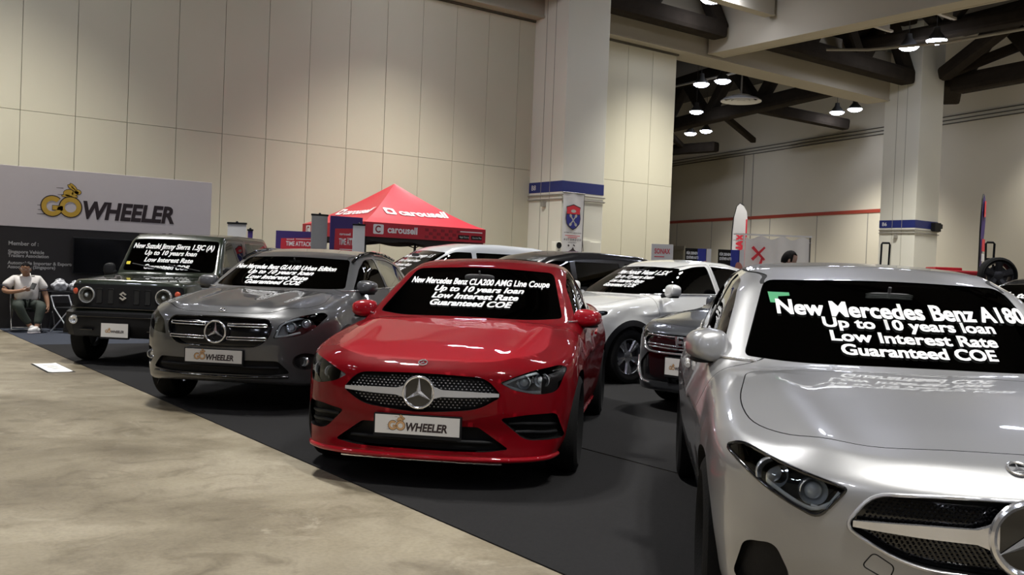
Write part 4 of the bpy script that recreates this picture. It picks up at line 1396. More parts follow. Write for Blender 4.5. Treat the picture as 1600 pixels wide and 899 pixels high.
def make_silver_hatch():
    HATCH['roof'] = [(.0, .78), (-.30, .965), (-.95, 1.358), (-1.25, 1.43), (-1.7, 1.458), (-2.3, 1.445), (-2.9, 1.37), (-3.15, 1.27), (-3.45, 1.0), (-3.7, .7)]
    B = Body(HATCH)
    paint = mat('silver_paint', (.40, .40, .405), .36, metal=.55, coat=1.0, noise=.03, scale=300)
    lamp = rounded([(.495, .714, .015), (.66, .752, .10), (.785, .788, .03), (.832, .758, .02), (.715, .668, .10), (.575, .612, .03)], .03)
    grille = rounded([(-.505, .602, .04), (-.43, .708, .05), (-.20, .722, .1), (.20, .722, .1), (.43, .708, .05), (.505, .602, .04), (.33, .505, .10), (0, .485, .3), (-.33, .505, .10)], .05)
    intake = rounded([(-.48, .36, .03), (.48, .36, .03), (.52, .25, .03), (.36, .235, .05), (-.36, .235, .05), (-.52, .25, .03)], .02)
    vent = rounded([(.69, .505, .03), (.775, .482, .03), (.80, .34, .03), (.69, .30, .04), (.635, .40, .04)], .03)
    ws = rounded([(-.685, 1.0, .03), (-.50, .99, .2), (0, 1.0, .3), (.50, .99, .2), (.685, 1.0, .03), (.555, 1.345, .05), (0, 1.362, .3), (-.555, 1.345, .05)], .04)
    sw1 = rounded([(-.64, .985, .03), (-1.05, 1.26, .1), (-1.28, 1.345, .1), (-1.62, 1.375, .03), (-1.66, 1.01, .02)], .03)
    sw2 = rounded([(-1.74, 1.01, .02), (-1.70, 1.377, .02), (-2.2, 1.365, .1), (-2.62, 1.30, .08), (-2.78, 1.09, .03), (-2.5, 1.03, .05)], .03)
    door1 = rounded([(-.46, .24, .05), (-.48, .75, .1), (-.50, .99, .03), (-.93, 1.285, .1), (-1.20, 1.38, .1), (-1.68, 1.402, .02), (-1.70, 1.0, .02), (-1.68, .24, .05)], .05)
    door2 = rounded([(-1.72, .24, .05), (-1.72, 1.402, .02), (-2.2, 1.39, .1), (-2.68, 1.31, .08), (-2.82, 1.09, .03), (-2.62, .80, .15), (-2.36, .50, .15), (-2.28, .24, .05)], .05)
    hood = rounded([(-.31, -.70, .05), (.10, -.765, .2), (.38, -.74, .2), (.60, -.60, .15), (.675, -.38, .25), (.678, 0, .3), (.675, .38, .25), (.60, .60, .15), (.38, .74, .2), (.10, .765, .2), (-.31, .70, .05), (-.27, 0, .2)], .05)
    d = dict(wells=[(0, .36, .55), (-2.729, .36, .57)], wr=.32, front_win=[(ws, -1.6, .2)], side_win=[sw1, sw2],
             recess=[[(lamp, 'x', .10), (mirror2(lamp), 'x', .10), (grille, 'x', .06), (intake, 'x', .08), (vent, 'x', .05), (mirror2(vent), 'x', .05)]],
             panels=[('bonnet', hood, 'z', .03, False), ('front_door', door1, 'y', .035, True), ('rear_door', door2, 'y', .035, True)])
    root, kit, P = build_car(B, d, paint, 'car', 'silver hatchback nearest the camera, cut off by the right edge of the view', CAR_GROUP, h=.025)
    wsg = pane(root, kit, 'windscreen', ws, 'x', M_WSGLASS)
    flanks(root, kit, P, paint, [('front_door', sw1), ('rear_door', sw2)], [(-.5, .98), (-1.2, 1.0), (-2.0, 1.015), (-2.78, 1.06)],
           [('front_door', -1.42, .86, -1.64, .87), ('rear_door', -2.38, .89, -2.60, .90)], ((-.72, .84, 1.03), (.11, .09, .078), (-.70, .78, .975)))
    for k in (0, 1):
        headlamp(root, kit, lamp, k, [([(.545, .660), (.60, .635), (.68, .665), (.76, .715), (.80, .755)], .007), ([(.52, .70), (.56, .645), (.60, .645)], .006)],
                 [(.60, .690, .038, .035), (.725, .725, .045, .040)], rim=.006)
        vt = mirror2(vent) if k else vent
        panel(root, kit, 'fog_lamp_blank', inset(resample(vt, .03), .003), 'x', M_BLACKPL, -.022, .01)
    gr = panel(root, kit, 'grille', inset(resample(grille, .03), .003), 'x', M_GLOSSBK, -.05, .006)
    dots(gr, kit, grille, 'grille_mesh', M_BLACKPL, .016, .012, .004, -.042)
    strip(gr, kit, 'grille_rim', resample(grille, .02), 'x', .006, M_SATIN, .0, closed=True)
    star_bar(gr, kit, .615, .085, .478, .046, .018, .009, M_CHROME, .012)
    p, = kit.on([(0, .618)], 'x', .008)
    star_emblem(.105, M_CHROME, gr, frameM(p, (0, 1, 0), (-.03, 0, 1)), tube=.12)
    panel(root, kit, 'lower_grille', inset(resample(intake, .03), .003), 'x', M_BLACKPL, -.07, .006)
    strip(root, kit, 'tow_eye_cover', rounded([(-.42, .535), (-.36, .50), (-.375, .455), (-.45, .49)], .015), 'x', .0022, M_CAVITY, -.0005, closed=True)
    number_plate(root, kit, .41, x=.90)
    badge(root, kit, .776, .03)
    wheels(root, 2.729, .785, .32, .205, .215)
    screen_text(root, kit, [('New Mercedes Benz A180', .04, 1.222, 1.11, .066, .0), ('Up to 10 years loan', .04, 1.163, .74, .042, .0),
                            ('Low Interest Rate', .04, 1.108, .70, .042, .0), ('Guaranteed COE', .04, 1.055, .64, .042, .0)], sub=wsg)
    mb = MB(); pts = [(-.545, 1.285), (-.45, 1.285), (-.45, 1.27), (-.50, 1.265), (-.51, 1.235), (-.54, 1.235)]
    vs, fs = triangulate(pts, .05); Q, _ = kit.decal(vs, fs, 'x', .003); mb.add(Q, fs)
    mb.build('permit_sticker', mat('green_sticker', (.05, .28, .12), .5), wsg, None)
    panel(root, kit, 'dashboard_card', [(.36, 1.022), (.56, 1.014), (.56, 1.040), (.36, 1.046)], 'x', M_WHITE, -.015, .003)
    interior(root, dict(seat=(-1.30, .52, -2.10), dash=(-.52, .95), rvm=(-.88, 1.27)))
    return park(root, 1.65, 3.64, -1.712)

make_silver_hatch()
SUV = dict(
    box=(-3.6, 1.0, 1.55),
    zc=[(1.0, .80), (.90, .85), (.80, .905), (.5, .98), (0, 1.04), (-.35, 1.075), (-1, 1.07), (-2.6, 1.07), (-3.1, 1.08), (-3.6, 1.06)],
    ze=[(1.0, .74), (.8, .80), (.5, .87), (0, .955), (-.5, 1.01), (-1, 1.03), (-2, 1.05), (-3, 1.07), (-3.8, 1.05)],
    crown_n=3.0,
    W=[(1.0, .81), (.6, .86), (.1, .89), (-.6, .88), (-1.4, .88), (-2.2, .89), (-2.8, .90), (-3.2, .87), (-3.6, .80)],
    side=[(.16, .14), (.26, .08), (.36, .04), (.5, .012), (.68, 0), (.82, .01), (.92, .03), (1.02, .07), (1.15, .14)],
    nose=[(.15, .72), (.22, .82), (.30, .865), (.42, .88), (.52, .885), (.60, .885), (.70, .88), (.80, .86), (.86, .82), (.92, .74)],
    ndrop=[(0, 0), (.2, .008), (.4, .04), (.55, .09), (.68, .17), (.76, .26), (.82, .37), (.88, .52), (.95, .75)],
    tail=[(.1, -3.3), (.3, -3.5), (.5, -3.52), (.8, -3.50), (1.0, -3.46), (1.1, -3.42)],
    tdrop=[(0, 0), (.4, .03), (.6, .09), (.75, .2), (.85, .38), (.95, .6)],
    bot=[(1, .30), (.6, .24), (0, .22), (-2.7, .22), (-3.8, .33)],
    roof=[(.0, .88), (-.30, 1.06), (-1.0, 1.405), (-1.25, 1.465), (-1.7, 1.51), (-2.3, 1.50), (-2.9, 1.43), (-3.15, 1.30), (-3.45, 1.05), (-3.7, .75)],
    sig_roof=0.05, roof_mid=-1.8, bow_f=.26, bow_r=.25, rcrown=.08,
    gw=[(.2, .76), (-.3, .805), (-1, .83), (-1.8, .82), (-2.5, .79), (-3.2, .72), (-3.8, .6)],
    belt=[(-.3, 1.04), (-3.5, 1.08)], tumble=.42, tumble2=.12, r_roof=.10,
    r_sh=.09, r_nose=.06, cab=(-.05, -3.2, .42, .74),
    creases=[(.60, .50, .08, .022, -.4, .85), (.30, .26, .08, .012, -.4, .85)],
    swage=[(.0, .80, -3.0, .90, .16, .012)],
    flares=[(0, .345, .38, .03, .08), (-2.699, .345, .38, .03, .08)],
)

def make_grey_suv():
    B = Body(SUV)
    paint = mat('grey_paint', (.080, .080, .083), .38, metal=.4, coat=1.0, noise=.05, scale=300)
    lamp = rounded([(.495, .668, .02), (.535, .795, .03), (.66, .865, .06), (.80, .900, .03), (.835, .865, .03), (.79, .76, .06), (.70, .695, .06)], .03)
    grille = rounded([(-.485, .775, .05), (-.44, .835, .05), (0, .848, .3), (.44, .835, .05), (.485, .775, .05), (.455, .66, .10), (.36, .592, .08), (0, .582, .3), (-.36, .592, .08), (-.455, .66, .10)], .05)
    intake = rounded([(-.54, .475, .03), (.54, .475, .03), (.64, .365, .04), (.45, .345, .06), (-.45, .345, .06), (-.64, .365, .04)], .03)
    fog = ellipse(.735, .468, .085, .075, 0, 28)
    ws = rounded([(-.685, 1.095, .03), (-.50, 1.085, .2), (0, 1.09, .3), (.50, 1.085, .2), (.685, 1.095, .03), (.56, 1.39, .05), (0, 1.408, .3), (-.56, 1.39, .05)], .04)
    sw1 = rounded([(-.62, 1.085, .03), (-1.06, 1.32, .1), (-1.32, 1.40, .1), (-1.62, 1.415, .03), (-1.66, 1.10, .02)], .03)
    sw2 = rounded([(-1.74, 1.10, .02), (-1.70, 1.417, .02), (-2.2, 1.40, .1), (-2.62, 1.34, .08), (-2.85, 1.16, .03), (-2.5, 1.12, .05)], .03)
    door1 = rounded([(-.46, .32, .05), (-.48, .85, .1), (-.50, 1.09, .03), (-.95, 1.345, .1), (-1.24, 1.43, .1), (-1.68, 1.442, .02), (-1.70, 1.1, .02), (-1.68, .32, .05)], .05)
    door2 = rounded([(-1.72, .32, .05), (-1.72, 1.442, .02), (-2.2, 1.43, .1), (-2.68, 1.355, .08), (-2.89, 1.16, .03), (-2.64, .90, .15), (-2.34, .55, .15), (-2.26, .32, .05)], .05)
    hood = rounded([(-.30, -.66, .05), (.20, -.735, .2), (.52, -.66, .2), (.70, -.47, .12), (.77, -.30, .2), (.79, 0, .3), (.77, .30, .2), (.70, .47, .12), (.52, .66, .2), (.20, .735, .2), (-.30, .66, .05), (-.27, 0, .2)], .05)
    d = dict(wells=[(0, .385, .55), (-2.699, .385, .57)], wr=.345, front_win=[(ws, -1.6, .2)], side_win=[sw1, sw2],
             recess=[[(lamp, 'x', .10), (mirror2(lamp), 'x', .10), (grille, 'x', .05), (intake, 'x', .05), (fog, 'x', .05), (mirror2(fog), 'x', .05)]],
             panels=[('bonnet', hood, 'z', .03, False), ('front_door', door1, 'y', .035, True), ('rear_door', door2, 'y', .035, True)])
    root, kit, P = build_car(B, d, paint, 'car', 'dark grey metallic crossover parked between the red saloon and the boxy green off-roader', CAR_GROUP)
    wsg = pane(root, kit, 'windscreen', ws, 'x', M_WSGLASS)
    flanks(root, kit, P, paint, [('front_door', sw1), ('rear_door', sw2)], [(-.5, 1.07), (-1.2, 1.09), (-2.0, 1.10), (-2.85, 1.14)],
           [('front_door', -1.42, .95, -1.64, .96), ('rear_door', -2.38, .98, -2.60, .99)], ((-.75, .86, 1.115), (.10, .10, .072), (-.70, .79, 1.07)))
    for k in (0, 1):
        headlamp(root, kit, lamp, k, [([(.52, .69), (.56, .80), (.68, .86), (.81, .885)], .010), ([(.51, .685), (.60, .695), (.70, .725)], .010)],
                 [(.635, .775, .038, .035), (.74, .81, .034, .035)])
        f2 = mirror2(fog) if k else fog
        fp = panel(root, kit, 'fog_lamp', inset(resample(f2, .03), .004), 'x', M_BLACKPL, -.035, .006)
        p, = kit.on(flip([(.735, .465)], k), 'x', -.02)
        Mx = Matrix.Translation(p) @ frameM((0, 0, 0), (-.25 if k else .25, 1, 0), (0, 0, 1))
        mb = MB(); mb.lathe([(.0, -.015), (.028, -.006), (.036, .006), (.042, .004), (.044, -.01)], 24, Mx); mb.build('fog_lens', M_REFL, fp, 40)
        strip(root, kit, 'roof_rail', [(-1.05, .60), (-1.3, .585), (-2.2, .58), (-2.75, .57)] if k == 0 else [(-1.05, -.60), (-1.3, -.585), (-2.2, -.58), (-2.75, -.57)], 'z', .018, M_GLOSSBK, .020)
    gr = panel(root, kit, 'grille', inset(resample(grille, .03), .003), 'x', M_GLOSSBK, -.04, .006)
    strip(gr, kit, 'grille_rim', resample(grille, .02), 'x', .006, M_GLOSSBK, .0, closed=True)
    for z in (.775, .660):
        for sd in (1, -1):
            o = rounded([(sd * .10, z + .016), (sd * .445, z + .018), (sd * .445, z - .012), (sd * .10, z - .014)], .012)
            b = panel(gr, kit, 'grille_louvre', o[::-1] if sd > 0 else o, 'x', M_GLOSSBK, .0, .02)
            strip(b, kit, 'louvre_trim', resample(inset(o, .004), .02), 'x', .0045, M_CHROME, .003, closed=True)
    p, = kit.on([(0, .712)], 'x', .010)
    star_emblem(.094, M_CHROME, gr, frameM(p, (0, 1, 0), (-.03, 0, 1)), back=False)
    lg = panel(root, kit, 'lower_grille', inset(resample(intake, .03), .003), 'x', M_BLACKPL, -.035, .006)
    strip(lg, kit, 'intake_bar', [(-.55, .41), (.55, .41)], 'x', .012, M_BLACKPL, -.015)
    strip(root, kit, 'skid_trim', curve([(-.62, .335), (0, .325), (.62, .335)]), 'x', .014, M_GLOSSBK, .0)
    number_plate(root, kit, .502, x=.90)
    badge(root, kit, .752)
    arch_trim(root, kit, 0, .345, .387, .43, M_BLACKPL); arch_trim(root, kit, -2.699, .345, .387, .43, M_BLACKPL)
    wheels(root, 2.699, .79, .345, .225, .225, nsp=5)
    screen_text(root, kit, [('New Mercedes Benz GLA180 Urban Edition', -.06, 1.288, 1.10, .046, .15), ('Up to 10 years loan', -.05, 1.236, .71, .040, .3),
                            ('Low Interest Rate', -.045, 1.184, .66, .040, .3), ('Guaranteed COE', -.04, 1.136, .60, .040, .3)], sub=wsg)
    interior(root, dict(seat=(-1.35, .60, -2.15), dash=(-.55, 1.04), rvm=(-.95, 1.33)))
    return park(root, -2.44, 9.2, -1.712)

make_grey_suv()
OFFROADER = dict(
    box=(-3.0, 0.75, 1.75),
    zc=[(1.0, 1.02), (.55, 1.045), (.0, 1.09), (-.52, 1.125), (-1, 1.10), (-2.8, 1.10)], sig_zc=.03,
    ze=[(1.0, 1.00), (.55, 1.02), (.0, 1.06), (-.5, 1.095), (-1, 1.08), (-2.8, 1.08)],
    crown_n=4.0,
    W=[(1.0, .68), (.45, .72), (.1, .735), (-.6, .735), (-1.4, .735), (-2.8, .73)],
    side=[(.2, .06), (.3, .02), (.45, 0), (.8, 0), (1.0, .015), (1.1, .03)],
    nose=[(.2, .42), (.35, .56), (.5, .60), (.66, .60), (.70, .55), (.98, .55), (1.1, .50)], sig_nose=.012,
    ndrop=[(0, 0), (.4, .005), (.6, .02), (.68, .05), (.74, .12), (.9, .4)],
    tail=[(.2, -2.75), (.5, -2.82), (1.2, -2.82)],
    tdrop=[(0, 0), (.6, .01), (.7, .06), (.8, .2)],
    bot=[(1, .36), (.5, .34), (0, .30), (-2.8, .32)],
    roof=[(-.35, .90), (-.55, 1.115), (-.86, 1.60), (-.98, 1.665), (-1.5, 1.70), (-2.6, 1.695), (-2.74, 1.64), (-2.82, 1.2), (-2.9, .7)],
    sig_roof=0.025, roof_mid=-1.8, bow_f=.07, bow_r=.03, rcrown=.05,
    gw=[(-.3, .70), (-2.9, .70)],
    belt=[(-.3, 1.09), (-3.5, 1.09)], tumble=.13, tumble2=.03, r_roof=.07, r_belt=.02,
    r_sh=.05, r_nose=.035, r_bot=.03, cab=(-.45, -2.72, .50, .66),
)

def make_green_offroader():
    OFFROADER['gw'] = [(-.3, .715), (-2.9, .715)]
    B = Body(OFFROADER)
    paint = mat('green_paint', (.014, .020, .011), .3, metal=.1, coat=1.0, noise=.05, scale=300)
    face = rounded([(-.69, .985), (.69, .985), (.70, .71), (-.70, .71)], .05)
    ws = rounded([(-.635, 1.155), (0, 1.15, .3), (.635, 1.155), (.595, 1.585), (0, 1.60, .3), (-.595, 1.585)], .05)
    sw1 = rounded([(-.74, 1.14), (-.98, 1.57, .05), (-1.60, 1.585), (-1.62, 1.14)], .04)
    sw2 = rounded([(-1.72, 1.16), (-1.70, 1.585), (-2.56, 1.58), (-2.60, 1.16)], .05)
    door = rounded([(-.55, .42, .06), (-.56, 1.08), (-.70, 1.13), (-.95, 1.615), (-1.66, 1.625), (-1.68, .42, .06)], .04)
    hood = rounded([(-.50, -.70), (.44, -.69, .05), (.49, 0, .2), (.44, .69, .05), (-.50, .70)], .03)
    d = dict(wells=[(0, .40, .50), (-2.25, .40, .50)], wr=.345, front_win=[(ws, -1.5, -.3)], side_win=[sw1, sw2],
             recess=[], panels=[('bonnet', hood, 'z', .03, False), ('front_door', door, 'y', .03, True)])
    root, kit, P = build_car(B, d, paint, 'car', 'boxy dark green off-roader with round headlamps, farthest left in the front row', CAR_GROUP)
    wsg = pane(root, kit, 'windscreen', ws, 'x', M_WSGLASS)
    flanks(root, kit, P, paint, [('front_door', sw1), ('', sw2)], None, [('front_door', -1.42, .98, -1.60, .98)],
           ((-.66, .83, 1.16), (.055, .075, .085), (-.64, .72, 1.12)), mirror_m=M_BLACKPL)
    fp = panel(root, kit, 'front_grille', face, 'x', M_BLACKPL, .012, .03)
    for y in (-.345, -.20, .125, .265):
        y += .02
        o = rounded([(y - .035, .76), (y + .035, .76), (y + .035, .935), (y - .035, .935)], .012)
        panel(fp, kit, 'grille_slot', o, 'x', M_CAVITY, .0135, .004)
        strip(fp, kit, 'slot_frame', resample(o, .03), 'x', .006, M_BLACKPL, .013, closed=True)
    for k in (0, 1):
        sy = -.482 if k else .482
        p, = kit.on([(sy, .852)], 'x', .012)
        Mx = Matrix.Translation(p) @ frameM((0, 0, 0), (0, 1, 0), (0, 0, 1))
        mb = MB(); mb.lathe([(.0, -.02), (.045, -.012), (.075, .004), (.088, .022), (.098, .024), (.104, .012), (.104, -.01)], 36, Mx)
        hl = mb.build('headlamp', M_REFL, root, 40)
        mb = MB(); mb.lathe([(.0, .034), (.05, .031), (.088, .022)], 36, Mx); mb.build('headlamp_glass', M_CLEAR, hl, 60)
        mb = MB(); mb.sphere((0, 0, .0), .03, 16, 10, Mx); mb.build('lamp_bulb', M_LENS, hl, 60)
        sy2 = -.635 if k else .635
        p, = kit.on([(sy2, .895)], 'x', .012)
        mb = MB(); mb.sphere((0, 0, 0), .038, 18, 10, Matrix.Translation(p), (.5, 1, 1)); mb.build('indicator', M_AMBER, root, 60)
        p = Vector((.634, -.60 if k else .60, .552))
        Mx = Matrix.Translation(p) @ frameM((0, 0, 0), (0, 1, 0), (0, 0, 1))
        mb = MB(); mb.lathe([(.0, -.005), (.03, .0), (.046, .012), (.055, .01), (.058, -.02)], 24, Mx); mb.build('fog_lamp', M_REFL, root, 40)
    # maker's S emblem
    S = [(-.045, .022), (.0, .055), (.048, .022), (.030, .010), (.002, .030), (-.018, .018), (.048, -.022), (.0, -.055), (-.048, -.022), (-.030, -.010), (-.002, -.030), (.018, -.018)]
    p, = kit.on([(-.02, .852)], 'x', .016)
    mb = MB(); mb.prism(S, 0, .012, Matrix.Translation(p) @ frameM((0, 0, 0), (0, 1, 0), (0, 0, 1))); mb.build('grille_emblem', M_CHROME, fp, None)
    # bumper
    bm = MB()
    prof = [(.60, .66), (.655, .64), (.66, .50), (.64, .44), (.60, .36), (.52, .34), (.50, .66)]
    ys = [-.80, -.76, -.62, -.3, 0, .3, .62, .76, .80]; dx = [-.22, -.14, -.03, .0, .005, .0, -.03, -.14, -.22]
    vs = []; fs = []; n = len(prof)
    for y, q in zip(ys, dx):
        k = .86 if abs(y) > .78 else 1
        for (x, z) in prof: vs.append((x + q, y, .5 + (z - .5) * k))
    for i in range(len(ys) - 1):
        for j in range(n): fs.append((i * n + j, (i + 1) * n + j, (i + 1) * n + (j + 1) % n, i * n + (j + 1) % n))
    fs += [tuple(range(n))[::-1], tuple((len(ys) - 1) * n + j for j in range(n))]
    bm.add(vs, fs); bmp = bm.build('bumper', M_BLACKPL, root, 25)
    mb = MB(); mb.box((.62, 0, .60), (.10, 1.10, .012), bev=.004); mb.box((.645, -.42, .44), (.06, .16, .02), bev=.006); mb.box((.645, .42, .44), (.06, .16, .02), bev=.006); mb.box((.58, 0, .70), (.06, 1.30, .02), bev=.006)
    mb.build('bumper_ledge', M_GLOSSBK, bmp, 30)
    number_plate(root, kit, .44, w=.335, h=.166, x=.675, y=-.06)
    for xw in (0, -2.25):
        A = [radians(4 + 184 * i / 24) for i in range(25)]
        fl = MB()
        for sd in (1, -1):
            vs = []; fs = []
            for a in A:
                for (r, y) in ((.40, .70), (.40, .80), (.425, .822), (.455, .815), (.475, .73)):
                    vs.append((xw + r * cos(a) * 1.06, sd * y, .345 + r * sin(a)))
            for i in range(24):
                for j in range(4):
                    q = (i * 5 + j, i * 5 + j + 1, i * 5 + 6 + j, i * 5 + 5 + j); fs.append(q if sd < 0 else q[::-1])
            fl = MB(); fl.add(vs, fs); fl.build('fender_flare', M_BLACKPL, root, 40)
    wheels(root, 2.25, .715, .345, .20, .20, nsp=5, style='single', m=M_DARKALLOY)
    gut = [(-1.0, .60), (-2.7, .60)]
    for k in (0, 1): strip(root, kit, 'roof_gutter', gut if k == 0 else [(a, -b) for a, b in gut], 'z', .012, paint, .0)
    wipers(root, kit, 1.17, 1.24, [(.45, .0), (-.02, -.50)], .009)
    screen_text(root, kit, [('New Suzuki Jimny Sierra 1.5JC (A)', -.01, 1.495, 1.12, .070, .2), ('Up to 10 years loan', -.02, 1.405, .72, .062, .25),
                            ('Low Interest Rate', -.02, 1.31, .67, .062, .25), ('Guaranteed COE', -.02, 1.215, .62, .062, .25)], sub=wsg)
    mb = MB(); vs, fs = triangulate([(-.60, 1.235), (-.545, 1.235), (-.545, 1.275), (-.60, 1.275)], .05); Q, _ = kit.decal(vs, fs, 'x', .003); mb.add(Q, fs)
    mb.build('permit_sticker', mat('yellow_sticker', (.6, .5, .03), .5), wsg, None)
    interior(root, dict(seat=(-1.20, .72, -1.95), dash=(-.72, 1.10), rvm=(-.98, 1.52)))
    return park(root, -4.655, 12.2, -1.645)

make_green_offroader()
CROSSOVER = dict(
    box=(-3.5, 1.0, 1.65),
    zc=[(1.0, .84), (.88, .88), (.75, .93), (.5, .99), (0, 1.06), (-.35, 1.10), (-1, 1.09), (-2.6, 1.09), (-3.1, 1.10), (-3.6, 1.06)],
    ze=[(1.0, .78), (.8, .83), (.5, .91), (0, 1.01), (-.5, 1.05), (-1, 1.06), (-2, 1.08), (-3, 1.10), (-3.8, 1.06)],
    crown_n=3.0,
    W=[(1.0, .79), (.6, .84), (.1, .875), (-.6, .865), (-1.4, .865), (-2.2, .875), (-2.8, .885), (-3.2, .86), (-3.5, .80)],
    side=[(.16, .13), (.26, .07), (.36, .03), (.5, .012), (.68, 0), (.82, .012), (.95, .035), (1.05, .07), (1.15, .14)],
    nose=[(.15, .72), (.22, .80), (.30, .84), (.42, .855), (.60, .86), (.74, .855), (.84, .82), (.92, .72)],
    ndrop=[(0, 0), (.2, .008), (.4, .04), (.55, .09), (.68, .17), (.76, .26), (.82, .37), (.88, .52), (.95, .75)],
    tail=[(.1, -3.2), (.3, -3.38), (.5, -3.42), (.8, -3.42), (1.0, -3.38), (1.1, -3.34)],
    tdrop=[(0, 0), (.4, .03), (.6, .09), (.75, .2), (.85, .38), (.95, .6)],
    bot=[(1, .26), (.6, .22), (0, .20), (-2.7, .20), (-3.8, .30)],
    roof=[(.1, .90), (-.30, 1.08), (-1.10, 1.48), (-1.35, 1.555), (-1.7, 1.595), (-2.2, 1.58), (-2.7, 1.49), (-3.0, 1.38), (-3.35, 1.10), (-3.6, .80)],
    sig_roof=0.05, roof_mid=-1.8, bow_f=.26, bow_r=.25, rcrown=.07,
    gw=[(.2, .74), (-.3, .785), (-1, .81), (-1.8, .81), (-2.5, .79), (-3.2, .72), (-3.6, .6)],
    belt=[(-.3, 1.07), (-3.5, 1.13)], tumble=.40, tumble2=.10, r_roof=.11,
    r_sh=.09, r_nose=.06, cab=(-.05, -3.1, .42, .74),
    swage=[(.0, .84, -3.0, .96, .16, .015)],
    flares=[(0, .335, .38, .02, .08), (-2.61, .335, .38, .02, .08)],
)

def make_white_crossover():
    B = Body(CROSSOVER)
    paint = mat('white_paint', (.72, .72, .70), .25, coat=1.0, noise=.02, scale=200)
    lamp = rounded([(.42, .80, .02), (.60, .86, .05), (.80, .905, .03), (.82, .85, .03), (.70, .79, .05)], .03)
    grille = rounded([(-.42, .83), (.42, .83), (.36, .68, .08), (-.36, .68, .08)], .04)
    intake = rounded([(-.50, .48), (.50, .48), (.60, .34), (-.60, .34)], .03)
    ws = rounded([(-.69, 1.115, .03), (-.50, 1.105, .2), (0, 1.11, .3), (.50, 1.105, .2), (.69, 1.115, .03), (.565, 1.46, .05), (0, 1.485, .3), (-.565, 1.46, .05)], .04)
    sw1 = rounded([(-.50, 1.125, .03), (-1.0, 1.40, .15), (-1.40, 1.495, .15), (-1.62, 1.505, .03), (-1.66, 1.135, .02)], .03)
    sw2 = rounded([(-1.76, 1.135, .02), (-1.72, 1.507, .02), (-2.2, 1.485, .15), (-2.72, 1.36, .08), (-2.78, 1.26, .03), (-2.5, 1.16, .05)], .03)
    door1 = rounded([(-.46, .30, .05), (-.48, .85, .1), (-.46, 1.10, .03), (-.97, 1.425, .1), (-1.38, 1.52, .1), (-1.68, 1.535, .02), (-1.70, 1.1, .02), (-1.68, .30, .05)], .05)
    door2 = rounded([(-1.72, .30, .05), (-1.72, 1.535, .02), (-2.2, 1.51, .1), (-2.76, 1.38, .08), (-2.82, 1.24, .03), (-2.60, .95, .15), (-2.28, .55, .15), (-2.20, .30, .05)], .05)
    hood = rounded([(-.28, -.68, .05), (.30, -.70, .15), (.62, -.55, .12), (.74, 0, .3), (.62, .55, .12), (.30, .70, .15), (-.28, .68, .05), (-.25, 0, .2)], .05)
    d = dict(wells=[(0, .385, .55), (-2.61, .385, .55)], wr=.335, front_win=[(ws, -1.7, .2)], side_win=[sw1, sw2],
             recess=[[(lamp, 'x', .08), (mirror2(lamp), 'x', .08), (grille, 'x', .05), (intake, 'x', .05)]],
             panels=[('bonnet', hood, 'z', .03, False), ('front_door', door1, 'y', .035, True), ('rear_door', door2, 'y', .035, True)])
    root, kit, P = build_car(B, d, paint, 'car', 'white crossover with black wheel arches, behind the right side of the red saloon', CAR_GROUP)
    wsg = pane(root, kit, 'windscreen', ws, 'x', M_WSGLASS)
    flanks(root, kit, P, paint, [('front_door', sw1), ('rear_door', sw2)], [(-.46, 1.105), (-1.2, 1.12), (-2.0, 1.125), (-2.6, 1.16)],
           [('front_door', -1.45, 1.0, -1.64, 1.0)], ((-.62, .955, 1.165), (.10, .105, .085), (-.58, .80, 1.10)), low=M_BLACKPL)
    for k in (0, 1):
        headlamp(root, kit, lamp, k, [([(.45, .81), (.60, .85), (.79, .89)], .008)], [(.60, .825, .028, .03), (.70, .84, .03, .03)], depth=.06)
    gr = panel(root, kit, 'grille', inset(resample(grille, .03), .003), 'x', M_GLOSSBK, -.03, .006)
    panel(root, kit, 'lower_grille', inset(resample(intake, .03), .003), 'x', M_BLACKPL, -.03, .006)
    strip(gr, kit, 'grille_bar', [(-.40, .80), (.40, .80)], 'x', .018, M_CHROME, .0)
    number_plate(root, kit, .55, x=.885)
    arch_trim(root, kit, 0, .335, .387, .455, M_BLACKPL); arch_trim(root, kit, -2.61, .335, .387, .455, M_BLACKPL)
    for k in (0, 1):
        o = [(-.42, .20), (-2.2, .20), (-2.2, .31), (-.42, .31)]
        panel(root, kit, 'sill_trim', o, 'y', M_BLACKPL, .008, .02, mir=k)
    wheels(root, 2.61, .775, .335, .215, .222, style='double')
    screen_text(root, kit, [('New Honda Vezel 1.5X', .08, 1.395, .86, .058, .1), ('Up to 10 years loan', .06, 1.33, .66, .045, .25),
                            ('Low Interest Rate', .04, 1.272, .60, .045, .25), ('Guaranteed COE', .03, 1.215, .58, .045, .25)], sub=wsg)
    interior(root, dict(seat=(-1.30, .62, -2.05), dash=(-.50, 1.07), rvm=(-.98, 1.40)))
    return park(root, .97, 12.55, -2.47)

make_white_crossover()

